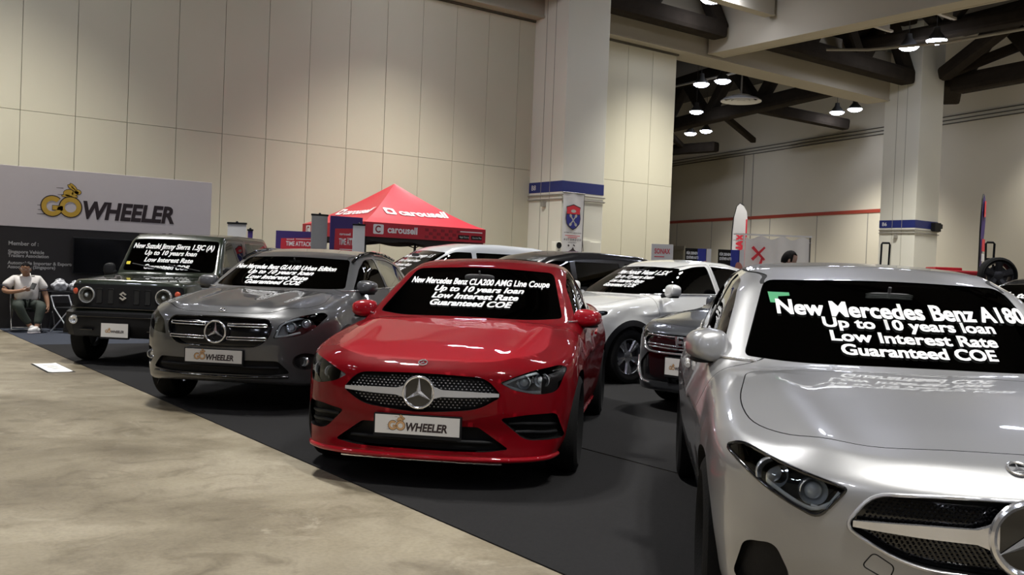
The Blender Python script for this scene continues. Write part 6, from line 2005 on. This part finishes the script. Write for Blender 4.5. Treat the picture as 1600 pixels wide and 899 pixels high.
# paper sign on the concrete
pp = thing('paper_sheet', 'white printed paper sheet lying on the concrete floor near the off-roader', 'paper', (2.375, 12.27, .001))
mb = MB()
n = 6
vs = [(-.13 + .26 * i / n, y, .004 + .006 * (i in (0, n))) for i in range(n + 1) for y in (-.50, .46)]
mb.add(vs, [(2 * i, 2 * i + 2, 2 * i + 3, 2 * i + 1) for i in range(n)]); mb.build('sheet', mat('paper_white', (.80, .79, .76), .7), pp, None)
mb = MB(); mb.box((.004, -.02, .0012), (.30, 1.0, .002)); mb.build('backing_card', M_BLACKPL, pp, None)
mb = MB()
for k in range(4): mb.box((.0 + .03 * (k % 2), .2 - .12 * k, .0075), (.12, .02, .0006))
mb.build('printed_lines', M_PRINT, pp, None)
# ---------------------------------------------------------------- red canopy tent
TX0, TY0, TS = 9.15, 17.5, 3.0
tent = thing('canopy_tent', 'red pop-up canopy tent with white lettering, behind the tall white van', 'tent', (TX0 + TS / 2, TY0 + TS / 2, 0))
M_TENT = mat('red_canopy_cloth', (.62, .022, .045), .42, coat=.25, noise=.05, bump=.2, bscale=6)
M_TENTD = mat('red_valance_cloth', (.50, .018, .035), .5, noise=.05)
M_TENTC = mat('valance_pattern', (.26, .010, .022), .5, noise=.05)
h = TS / 2; ZE, ZP, ZV = 2.25, 3.22, 1.95
def roof_z(t):   # sagging profile from eave (0) to peak (1)
    return ZE + (ZP - ZE) * (t ** 1.25 * .82 + .18 * t)
vs = []; fs = []; N = 10
mb = MB()
for s in range(4):
    M = Matrix.Rotation(s * pi / 2, 4, 'Z')
    V = []; F = []
    for i in range(N + 1):
        t = i / N; r = h * (1 - t)
        for j in range(9):
            a = -1 + 2 * j / 8
            V.append((a * r, -r, roof_z(t) - .03 * (1 - a * a) * (1 - t) * 4 * t))
    for i in range(N):
        for j in range(8): F.append((i * 9 + j, i * 9 + j + 1, i * 9 + 10 + j, i * 9 + 9 + j))
    mb.add(V, F, M)
mb.build('canopy', M_TENT, tent, 60)
for s in range(4):
    mb = MB(); M = Matrix.Rotation(s * pi / 2, 4, 'Z')
    mb.box((0, -h, (ZE + ZV) / 2), (TS, .012, ZE - ZV), M); v = mb.build('valance', M_TENTD, tent, None)
    if s in (0, 3):
        mb = MB()
        vs_, fs_ = text_mesh('carousell', size=.20, bold=.006, align='LEFT'); mb.add([(p[0] - .97, -h - .010, ZV + .10 + p[1]) for p in vs_], fs_, M)
        o = rounded([(-1.30, ZV + .06), (-1.06, ZV + .06), (-1.06, ZV + .26), (-1.30, ZV + .26)], .03)
        mb.prism([(p[0], p[1]) for p in o], 0, .002, M @ frameM((0, -h - .008, 0), (1, 0, 0), (0, 0, 1)))
        tx_ = mb.build('lettering', M_WHITE, v, None)
        mb = MB(); mb.box((1.10, -h - .008, ZV + .22), (.62, .003, .022), M); mb.build('slogan_line', M_WHITE, v, None)
        mb = MB()
        cc = (-1.18, ZV + .16)
        for k in range(18):
            a = .7 + (2 * pi - 1.4) * k / 18; a2 = .7 + (2 * pi - 1.4) * (k + 1) / 18
            mb.add([(cc[0] + r * cos(t), -h - .0125, cc[1] + r * sin(t)) for r, t in ((.045, a), (.045, a2), (.075, a2), (.075, a))], [(0, 1, 2, 3)], M)
        for i in range(9):
            for j in range(3):
                if (i + j) % 2 == 0: mb.box((-.02 + i * .10, -h - .009, ZV + .06 + j * .075), (.09, .003, .06), M)
        mb.build('checker_pattern', M_TENTC, v, None)['kind'] = 'stuff'
        mb = MB(); mb.box((.92, -h - .009, ZV + .10), (.28, .003, .09), M); mb.box((1.26, -h - .009, ZV + .10), (.28, .003, .09), M); mb.build('store_badges', M_GLOSSBK, v, None)
        mb = MB(); vs_, fs_ = text_mesh('App Store', size=.06, bold=.001, align='CENTER'); mb.add([(p[0] + .93, -h - .0125, ZV + .085 + p[1]) for p in vs_], fs_, M)
        vs_, fs_ = text_mesh('Google Play', size=.05, bold=.001, align='CENTER'); mb.add([(p[0] + 1.27, -h - .0125, ZV + .085 + p[1]) for p in vs_], fs_, M); mb.build('badge_text', M_PRINT, v, None)
    # big lettering on the slopes
    if s in (0, 3):
        def slope(x, t, lift=.012):
            return (x, -h * (1 - t) - lift, roof_z(t) - .03 * (1 - (x / max(h * (1 - t), .05)) ** 2) * (1 - t) * 4 * t + lift)
        mb = MB(); vs_, fs_ = text_mesh('carousell', size=.34, bold=.012, align='LEFT')
        mb.add([slope(p[0] - .42, .30 + p[1] * .55) for p in vs_], fs_, M)
        o = [(-.76, .0), (-.50, .0), (-.50, .26), (-.76, .26)]
        ob = resample(rounded(o, .05), .04); v2, f2 = triangulate(ob, .06, [resample(ellipse(-.63, .13, .07, .07, 0, 14), .05)]); mb.add([slope(p[0], .29 + p[1] * .55) for p in v2], f2, M)
        v2, f2 = triangulate([(-.66, .10), (-.52, .10), (-.52, .16), (-.66, .16)], .05)
        mb.build('roof_lettering', M_WHITE, tent, None)
for sx in (1, -1):
    for sy in (1, -1):
        mb = MB(); mb.box((sx * (h - .05), sy * (h - .05), ZE / 2), (.045, .045, ZE)); mb.box((sx * (h - .05), sy * (h - .05), .01), (.14, .14, .02)); mb.build('pole', M_BLACKPL, tent, None)
mb = MB()
for s in range(4):
    M = Matrix.Rotation(s * pi / 2, 4, 'Z')
    for (a, b) in ((-1, 0), (0, 1)):
        x0, x1 = a * (h - .05), b * (h - .05)
        mb.tube([(x0, -h + .05, ZE - .06), (x1, -h + .05, ZV - .12)], .014, 6, M=M); mb.tube([(x0, -h + .05, ZV - .12), (x1, -h + .05, ZE - .06)], .014, 6, M=M)
    mb.tube([(h - .05, -h + .05, ZE - .05), (0, 0, ZP - .08)], .014, 6, M=M)
mb.build('folding_truss', M_BLACKPL, tent, None)
mb = MB()     # dark lining sagging below the valance
for s in range(4):
    M = Matrix.Rotation(s * pi / 2, 4, 'Z'); V = []; F = []
    for i in range(25):
        x = -h + .06 + (TS - .12) * i / 24; sg = .06 + .05 * abs(sin(i * pi / 8))
        V += [(x, -h + .035, ZV + .03), (x, -h + .035, ZV - sg)]
    F = [(2 * i, 2 * i + 1, 2 * i + 3, 2 * i + 2) for i in range(24)]
    mb.add(V, F, M)
mb.build('lining_skirt', mat('black_lining', (.012, .010, .010), .8), tent, None)

# ---------------------------------------------------------------- banners and posters behind the cars
M_PURPLE = mat('print_purple', srgb(62, 42, 112), .5, noise=.04)
M_RED = mat('print_red', srgb(200, 44, 58), .5, noise=.04)
M_BANNER = mat('banner_white', (.62, .61, .60), .6, noise=.03)
M_BANNERG = mat('banner_back_grey', (.42, .41, .385), .6, noise=.06)
def upright(name, label, cat, p0, p1, z0, z1, m, group=None, foot=True, t=.03):
    """flat upright board between two ground points; returns root and the matrix of its front face (origin lower left)"""
    a = Vector((p0[0], p0[1], 0)); b = Vector((p1[0], p1[1], 0)); L = (b - a).length; x = (b - a).normalized()
    root = thing(name, label, cat, ((a.x + b.x) / 2, (a.y + b.y) / 2, .009), math.atan2(x.y, x.x), group)
    mb = MB(); mb.box((0, t / 2, (z0 + z1) / 2), (L, t, z1 - z0), bev=.003); bd = mb.build('board', m, root, None)
    if foot:
        mb = MB()
        for sx in (-.35, .35): mb.box((sx * L, t / 2, .02), (.05, .5, .04), bev=.008); mb.box((sx * L, t + .02, z0 / 2 + .04), (.03, .03, z0 + .08))
        mb.build('foot', M_BLACKPL, root, None)
    return root, bd, frameM((-L / 2, -.001, z0), (1, 0, 0), (0, 0, 1)), L, z1 - z0
def ink(name, parent, m, M, shapes=(), texts=(), z=.002):
    mb = MB()
    for o in shapes: mb.prism(o, z - .0015, z, M)
    for (t, x, y, h_, w_, al) in texts:
        vs, fs = text_mesh(t, size=h_ * 1.37, bold=.03 * h_, align=al, width=w_); mb.add([(x + v[0], y + v[1], z) for v in vs], fs, M)
    return mb.build(name, m, parent, None)

def time_attack(label, p0, p1, z0, z1, big):
    r, bd, M, L, Hh = upright('event_poster', label, 'poster', p0, p1, z0, z1, M_PURPLE)
    top = Hh - (.22 if big else .12)
    ink('red_field', bd, M_RED, M, [[(L * .10, 0), (L * .98, 0), (L * .98, top), (L * .14, top - .03)]], z=.002)
    y = Hh - (.54 if big else .27)
    ink('poster_text', bd, M_WHITE, M, [[(L * .52, y + .11), (L * .93, y + .11), (L * .93, y + .12), (L * .52, y + .12)], [(L * .30, y - .12), (L * .93, y - .12), (L * .93, y - .105), (L * .30, y - .105)]],
        [('TIME ATTACK', L * .60, y - .02, .09 if not big else .13, L * .66, 'CENTER'), ('carousell', L * .28, y + (.17 if big else .095), .05 if big else .03, None, 'LEFT')], z=.004)
time_attack('purple and red event poster standing low behind the grey crossover roof', (7.51, 18.09), (8.13, 17.64), .9, 1.97, False)
time_attack('tall purple and red event poster in front of the red canopy tent', (8.33, 17.35), (9.03, 17.35), .9, 2.30, True)

def rollup(label, p0, p1, z1, m, rail=True, group=None):
    r, bd, M, L, Hh = upright('roll_up_banner', label, 'banner', p0, p1, .08, z1, m, group, foot=False, t=.008)
    mb = MB(); mb.box((0, .0, .045), (L + .02, .12, .09), bev=.015); mb.build('base', M_SATIN, r, None)
    mb = MB(); mb.box((0, .0, z1 + .012), (L + .02, .035, .035), bev=.006); mb.sphere((0, 0, z1 + .03), .025, 10, 6); mb.build('top_rail', M_BLACKPL, r, None)
    mb = MB(); mb.tube([(0, .03, .08), (0, .03, z1)], .010, 6); mb.build('support_pole', M_TUBE, r, None)
    return r, bd, M, L, Hh
rollup('small white roll-up banner behind the green off-roader roof', (6.57, 18.2), (6.86, 17.98), 2.05, M_BANNER)
r_, bd_, M_, L_, H_ = rollup('narrow dark roll-up banner with red foot, right of the small white one', (6.885, 17.96), (6.96, 17.90), 1.93, M_PURPLE)
ink('red_field', bd_, M_RED, M_, [[(0, 0), (L_, 0), (L_, H_ - .17), (0, H_ - .17)]])
rollup('grey back of a roll-up banner between the two purple posters', (7.97, 17.45), (8.31, 17.45), 2.29, M_BANNERG)
rollup('narrow pale banner back in front of the tent corner', (8.60, 16.92), (8.80, 16.80), 2.12, M_BANNER)

# hanging shield banner in front of the first column
sb = thing('shield_banner', 'tall white banner with a red and blue shield emblem before the first column', 'banner', (16.98, 20.27, 0))
mb = MB(); V = []; F = []
for i in range(9):
    for j in range(13):
        x = -.37 + .74 * i / 8; z = .10 + 3.46 * j / 12; V.append((x, .012 * sin(i * 1.3 + j * .5), z))
for i in range(8):
    for j in range(12): F.append((i * 13 + j, i * 13 + 13 + j, i * 13 + 14 + j, i * 13 + j + 1))
mb.add(V, F); cl = mb.build('cloth', M_BANNER, sb, 60)
mb = MB(); mb.tube([(-.40, 0, 3.57), (.40, 0, 3.57)], .016, 8); mb.tube([(.38, .02, .03), (.40, .02, 3.57)], .012, 8); mb.tube([(.36, -.02, 2.3), (.52, -.25, .0)], .010, 6); mb.build('stand', M_TUBE, sb, 60)
mb = MB(); mb.box((0, 0, .03), (.7, .4, .04), bev=.01); mb.build('base', M_BLACKPL, sb, None)
MS = frameM((0, -.016, 0), (1, 0, 0), (0, 0, 1))
def shield(k):
    P = [(-.24, .90), (-.13, .93), (0, .97), (.13, .93), (.24, .90), (.22, .80), (.235, .70), (.25, .60), (.22, .46), (.12, .36), (0, .30), (-.12, .36), (-.22, .46), (-.25, .60), (-.235, .70), (-.22, .80)]
    return [(x * k, 2.90 + (z - .63) * k) for x, z in P]
ink('shield_rim', cl, M_INK, MS, [shield(1.06)], z=.001)
s1 = shield(.98)
ink('shield_blue', cl, mat('print_blue', srgb(36, 40, 120), .5), MS, [[p for p in s1 if p[1] < 3.01] + []], z=.003)
ink('shield_red', cl, M_RED, MS, [[(-.232, 2.99), (.232, 2.99)] + [p for p in s1[:5]][::-1]], z=.0035)
mb = MB()
for a in (.9, -.9):
    c, s_ = cos(a), sin(a)
    for (u0, u1, w_) in ((-.14, .14, .016),):
        P = [(u0, -w_), (u1, -w_), (u1, w_), (u0, w_)]; mb.prism([(x * c - y * s_, 2.82 + x * s_ + y * c) for x, y in P], .003, .005, MS)
    for e in (-.15, .15): mb.prism(ellipse(e * c, 2.82 + e * s_, .05, .04, a, 14), .003, .005, MS)
mb.prism(ellipse(0, 3.07, .09, .045, 0, 16), .004, .0052, MS)
mb.build('shield_charges', M_BANNERG, cl, None)
ink('banner_text', cl, M_INK, MS, [], [('AUTOMOTIVE CLUB ALLIANCE', 0, 2.46, .030, .62, 'CENTER'), ('A U T O H O O D', 0, 2.26, .06, .62, 'CENTER'), ('MOTOR SHOW', 0, 2.19, .02, .3, 'CENTER')], z=.002)
ink('banner_small_text', cl, M_RED, MS, [[(-.27, 2.385), (.27, 2.385), (.27, 2.40), (-.27, 2.40)], [(-.17, 2.335), (.17, 2.335), (.17, 2.35), (-.17, 2.35)]], z=.002)
ink('silhouette_print', cl, M_INK, MS, [[(-.12, 1.97), (-.02, 2.02), (.03, 2.09), (.07, 2.02), (.17, 1.96), (.22, 1.93), (.0, 1.93)], ellipse(-.13, 2.12, .03, .03, 0, 10), [(.02, 2.14), (.09, 2.10), (.10, 2.13), (.05, 2.16)]], z=.002)
# column loudspeakers
sp = thing('loudspeaker_stack', 'small dark loudspeaker column against the first column, left of the shield banner', 'loudspeaker', (16.3, 20.1, 0))
mb = MB(); mb.box((0, 0, 1.1), (.20, .20, 2.2), bev=.02); mb.build('cabinet', M_COLUMN, sp, None)
for z in (2.10, 1.88):
    mb = MB(); mb.lathe([(.085, .0), (.085, .012), (.06, .006), (.0, -.01)], 20, frameM((0, -.105, z), (1, 0, 0), (0, 0, 1))); mb.build('driver', M_BLACKPL, sp, 40)

# small boards beyond the white crossover
_vx = Vector((.80, -.60, 0))
def facing(c, w): return ((c[0] - _vx.x * w / 2, c[1] - _vx.y * w / 2), (c[0] + _vx.x * w / 2, c[1] + _vx.y * w / 2))
a, b = facing((15.84, 15.67), .50)
r, bd, M, L, Hh = upright('counter_sign', 'small white sign with red lettering above the white crossover roof', 'sign', a, b, 1.0, 2.10, M_BANNER)
ink('sign_text', bd, M_RED, M, [[(L * .14, Hh - .30), (L * .60, Hh - .30), (L * .60, Hh - .28), (L * .14, Hh - .28)]], [('SONAX', L * .5, Hh - .22, .12, L * .72, 'CENTER')])
ink('product_picture', bd, M_INK, M, [ellipse(L * .6, Hh - .45, .10, .06, .3, 14), [(L * .55, Hh - .50), (L * .95, Hh - .50), (L * .80, Hh - .38)]])
for (c, txt) in (((16.50, 15.18), 'left of the two blue and black posters above the white crossover roof'), ((17.10, 14.72), 'right of the two blue and black posters above the white crossover roof')):
    a, b = facing(c, .60)
    r, bd, M, L, Hh = upright('product_poster', txt, 'poster', a, b, 1.0, 2.03, M_GLOSSBK)
    ink('blue_field', bd, mat('print_cobalt', srgb(40, 50, 140), .5), M, [[(L * .48, Hh * .55), (L * .80, Hh * .62), (L * .80, Hh), (L * .48, Hh)]])
    ink('white_edge', bd, M_BANNER, M, [[(L * .82, 0), (L, 0), (L, Hh), (L * .82, Hh)]])
    ink('poster_text', bd, M_WHITE, M, [], [('FÜR DEINEN', L * .27, Hh - .14, .065, L * .42, 'CENTER'), ('SCHÖNEN AUTO', L * .29, Hh - .24, .065, L * .46, 'CENTER')], z=.004)
    ink('red_field', bd, M_RED, M, [[(0, Hh * .40), (L * .30, Hh * .48), (L * .34, Hh * .62), (0, Hh * .68)]], z=.003)
    ink('portrait_print', bd, mat('print_skin', (.42, .16, .12), .5), M, [ellipse(L * .82, Hh * .58, .09, .16, .2, 16)], z=.0045)
    ink('picture_print', bd, M_BANNERG, M, [[(L * .35, Hh * .50), (L * .62, Hh * .50), (L * .60, Hh * .62), (L * .40, Hh * .64)]], z=.004)

def feather(label, x, y, ztop, wid, ang, m, edge, word=None, wordm=None, z0=1.0):
    t = thing('feather_flag', label, 'flag', (x, y, .009), ang)
    P = [(0, z0), (wid * .9, z0), (wid, z0 + .4), (wid, ztop - .55), (wid * .93, ztop - .25), (wid * .7, ztop - .07), (wid * .45, ztop), (wid * .25, ztop - .10), (wid * .08, ztop - .45), (0, ztop - .9)]
    P = [(wid - p[0], p[1]) for p in P][::-1] if edge == 'r' else P
    vs, fs = triangulate(resample(P, .12), .12)
    V = [(p[0], .02 * sin(p[1] * 3 + p[0] * 4), p[1]) for p in vs]; n = len(V)
    mb = MB(); mb.add(V, [f for f in fs]); fl = mb.build('cloth', m, t, 60)
    pole = [(-.01, 0, .05), (-.01, 0, z0), (-.01, 0, ztop - .9), (wid * .08 - .01, 0, ztop - .45), (wid * .25, 0, ztop - .09), (wid * .45, 0, ztop + .01), (wid * .72, 0, ztop - .06)]
    mb = MB(); mb.tube(pole, .016, 8); mb.build('pole', M_BLACKPL, t, 60)
    mb = MB(); mb.box((0, 0, .025), (.5, .06, .05), bev=.01); mb.box((0, 0, .025), (.06, .5, .05), bev=.01); mb.build('base', M_BLACKPL, t, None)
    if word:
        mb = MB(); vs, fs = text_mesh(word, size=wid * .62, bold=.02, align='LEFT')
        mb.add([(wid * .72 - v[1], -.03, z0 + .25 + v[0]) for v in vs], fs); mb.build('lettering', wordm, fl, None)
        mb = MB(); mb.box((wid * .93, -.026, z0 + .95), (wid * .10, .004, 1.5)); mb.build('edge_stripe', wordm, fl, None)
    return t
feather('white feather flag with red lettering before the far wall', 23.30, 20.05, 3.74, .46, radians(-36), M_BANNER, 'l', 'SONAX', M_RED, 1.55)
pf = feather('narrow purple and red feather flag seen edge-on, right of the far column', 19.80, 10.36, 3.34, .55, radians(20), M_PURPLE, 'l', None, None, .9)

mb = MB(); mb.box((.30, -.03, 2.02), (.40, .004, .16)); mb.box((.32, -.03, 1.78), (.34, .004, .10)); mb.build('white_print', M_BANNER, pf, None)
mb = MB(); mb.box((.30, -.032, 2.28), (.42, .004, .26)); mb.build('red_print', M_RED, pf, None)
mb = MB(); mb.box((.34, -.032, 3.05), (.22, .004, .34)); mb.build('red_tip_print', M_RED, pf, None)
# white fabric stall
st = thing('market_stall', 'white cloth stall with red print and grey posts, behind the dark-haired man', 'stall', (22.7, 18.1, 0), radians(-36))
mb = MB()
for (x0, x1, y, z0, z1, w_) in ((-.72, 1.15, 0, .3, 2.62, .05),):
    V = []; F = []
    for i in range(25):
        for j in range(11):
            V.append((x0 + (x1 - x0) * i / 24, y + w_ * sin(i * .9 + j * .35) * (1 - j / 14), z0 + (z1 - z0) * j / 10 - (.05 * sin(i * .8) if j == 10 else 0)))
    for i in range(24):
        for j in range(10): F.append((i * 11 + j, i * 11 + 11 + j, i * 11 + 12 + j, i * 11 + j + 1))
    mb.add(V, F)
mb.build('cloth_wall', M_BANNER, st, 60)
for x in (-.75, .45, 1.2):
    mb = MB(); mb.box((x, .08, 1.36), (.04, .04, 2.72)); mb.build('post', M_TUBE if x > 1 else M_BANNER, st, None)
mb = MB(); mb.box((.1, .08, 2.70), (2.3, .05, .05)); mb.box((.1, .08, 2.52), (2.3, .04, .03)); mb.build('top_rail', M_BANNER, st, None)
mb = MB(); M = frameM((-.35, -.10, 1.55), (1, 0, 0), (0, 0, 1))
for (a, x, y, l) in ((.8, 0, .60, .26), (-.8, .0, .60, .26), (1.3, .08, .35, .14), (.3, .03, .18, .12), (1.2, -.02, .0, .16)):
    c, s_ = cos(a), sin(a); P = [(-l, -.045), (l, -.03), (l, .03), (-l, .045)]; mb.prism([(x + p[0] * c - p[1] * s_, y + p[0] * s_ + p[1] * c) for p in P], 0, .004, M)
mb.build('red_print', M_RED, st, None)
mb = MB(); mb.box((.3, -.35, .55), (1.2, .5, 1.1), bev=.02); mb.build('counter', M_BANNER, st, None)

# ---------------------------------------------------------------- standing man, only his head clear of the cars
pm = thing('person', 'dark-haired man standing behind the silver hatchback, only his head showing', 'person', (10.71, 8.26, .009), radians(48))
HR2 = Matrix.Rotation(radians(18), 4, 'X')
ch = [[('pel', 0, 0, .93, .14, .10), ('wai', 0, 0, 1.08, .13, .10), ('che', 0, .01, 1.30, .15, .105), ('nb', 0, .01, 1.44, .07, .06), ('nk', 0, -.01, 1.50, .052), ('hd', 0, -.03, 1.57, .06)],
      ['che', ('rs', -.18, .01, 1.38, .055), ('re', -.22, .0, 1.10, .042), ('rw', -.20, -.16, .90, .028)], ['che', ('ls', .18, .01, 1.38, .055), ('le', .22, .0, 1.10, .042), ('lw', .20, -.16, .90, .028)],
      ['pel', ('rh', -.09, 0, .86, .085), ('rk', -.10, -.01, .48, .060), ('ra', -.10, .02, .10, .040), ('rt', -.11, -.12, .04, .04, .03)], ['pel', ('lh', .09, 0, .86, .085), ('lk', .10, -.01, .48, .060), ('la', .10, .02, .10, .040), ('lt', .11, -.12, .04, .04, .03)]]
ch += hand_chains('r', (-.20, -.16, .90), (.1, -.5, -.8), (-1, 0, 0), (0, -1, .3), .5)
ch += hand_chains('l', (.20, -.16, .90), (-.1, -.5, -.8), (1, 0, 0), (0, -1, .3), .5)
b_ = skel(ch); hm = head_mesh((0, -.045, 1.63), 1.0, HR2)
bm = bmesh.new(); bm.from_mesh(b_); bm.from_mesh(hm); b_ = bpy.data.meshes.new('body'); bm.to_mesh(b_); bm.free()
link('body', b_, M_SKIN2, pm, True); link('hair', hair_mesh((0, -.045, 1.637), 1.03, HR2, -.30), M_HAIR, pm, True)
sh = skel([[('pel', 0, 0, .93, .165, .125), ('wai', 0, 0, 1.08, .155, .12), ('che', 0, .01, 1.30, .17, .125), ('nb', 0, .01, 1.42, .09, .075)], ['che', ('rs', -.18, .01, 1.38, .072), ('re', -.205, .0, 1.20, .066)], ['che', ('ls', .18, .01, 1.38, .072), ('le', .205, .0, 1.20, .066)]])
link('shirt', sh, M_NAVY, pm, True)
tr = skel([[('pel', 0, 0, .90, .155, .115)], ['pel', ('rh', -.09, 0, .84, .10), ('rk', -.10, -.01, .48, .078), ('ra', -.10, .02, .14, .065)], ['pel', ('lh', .09, 0, .84, .10), ('lk', .10, -.01, .48, .078), ('la', .10, .02, .14, .065)]])
link('trousers', tr, M_TROUSER, pm, True)

# ---------------------------------------------------------------- odds and ends beyond the silver hatchback
hf = thing('hand_truck', 'black upright tubular handle frame behind the silver hatchback roof', 'hand truck', (12.69, 8.04, .009), radians(-36))
mb = MB(); mb.tube([(-.085, 0, .02), (-.05, 0, 1.94), (-.04, 0, 1.965), (.06, 0, 1.965), (.07, 0, 1.94), (.03, 0, .02)], .015, 8); mb.build('frame', M_BLACKPL, hf, 60)
mb = MB(); mb.box((-.02, -.12, .015), (.4, .3, .02), bev=.005); mb.build('toe_plate', M_BLACKPL, hf, None)
for sd in (1, -1):
    mb = MB(); mb.lathe([(.0, -.02), (.10, -.02), (.11, 0), (.10, .02), (.0, .02)], 24, Matrix.Translation((sd * .2, .08, .11)) @ Matrix.Rotation(pi / 2, 4, 'Y')); mb.build('wheel', M_TYRE, hf, 40)
rc = thing('tool_cabinet', 'bright red tool cabinet top showing behind the silver hatchback roof', 'cabinet', (14.50, 7.98, .009), radians(-36))
M_REDC = mat('red_enamel', (.40, .012, .02), .3, coat=.6, noise=.05)
mb = MB(); mb.box((0, 0, .80), (.80, .5, 1.48), bev=.02); mb.build('body', M_REDC, rc, None)
mb = MB(); mb.box((-.05, -.02, 1.585), (.86, .56, .07), bev=.02); mb.box((-.15, .02, 1.64), (.42, .36, .05), bev=.015); mb.build('lid', M_REDC, rc, None)
mb = MB(); mb.box((-.18, -.285, 1.60), (.26, .008, .03)); mb.build('label_strip', M_BANNER, rc, None)
for k in range(5):
    mb = MB(); mb.box((0, -.255, .28 + k * .25), (.72, .02, .22), bev=.008); dr = mb.build('drawer', M_REDC, rc, None)
    mb = MB(); mb.tube([(-.25, -.28, .35 + k * .25), (.25, -.28, .35 + k * .25)], .012, 8); mb.build('drawer_handle', M_CHROME, dr, 60)
for sx in (1, -1):
    for sy in (1, -1):
        mb = MB(); mb.lathe([(.0, -.015), (.03, -.015), (.03, .015), (.0, .015)], 16, Matrix.Translation((sx * .33, sy * .2, .03)) @ Matrix.Rotation(pi / 2, 4, 'X')); mb.build('caster', M_TYRE, rc, 40)
wd = thing('wheel_display_stand', 'black alloy wheel on a black display stand at the right edge', 'wheel stand', (13.62, 6.85, .009), radians(-40))
wo = wheel(wd, 0, 0, .26, .18, .20, 'single', M_DARKALLOY, -1, 0, 5)
wo.location = (0, 0, 1.285)
mb = MB(); mb.box((-.10, .16, .75), (.08, .06, 1.5), bev=.01); mb.box((0, .16, .02), (.5, .5, .04), bev=.01); mb.tube([(-.10, .16, 1.5), (-.12, .14, 2.0), (-.10, .14, 2.02), (-.02, .14, 2.02), (.0, .14, 2.0), (.0, .16, 1.5)], .016, 8); mb.box((-.06, .15, 1.78), (.12, .03, .03)); mb.tube([(-.1, .16, 1.6), (0, .0, 1.63)], .03, 8); mb.build('stand', M_BLACKPL, wd, None)
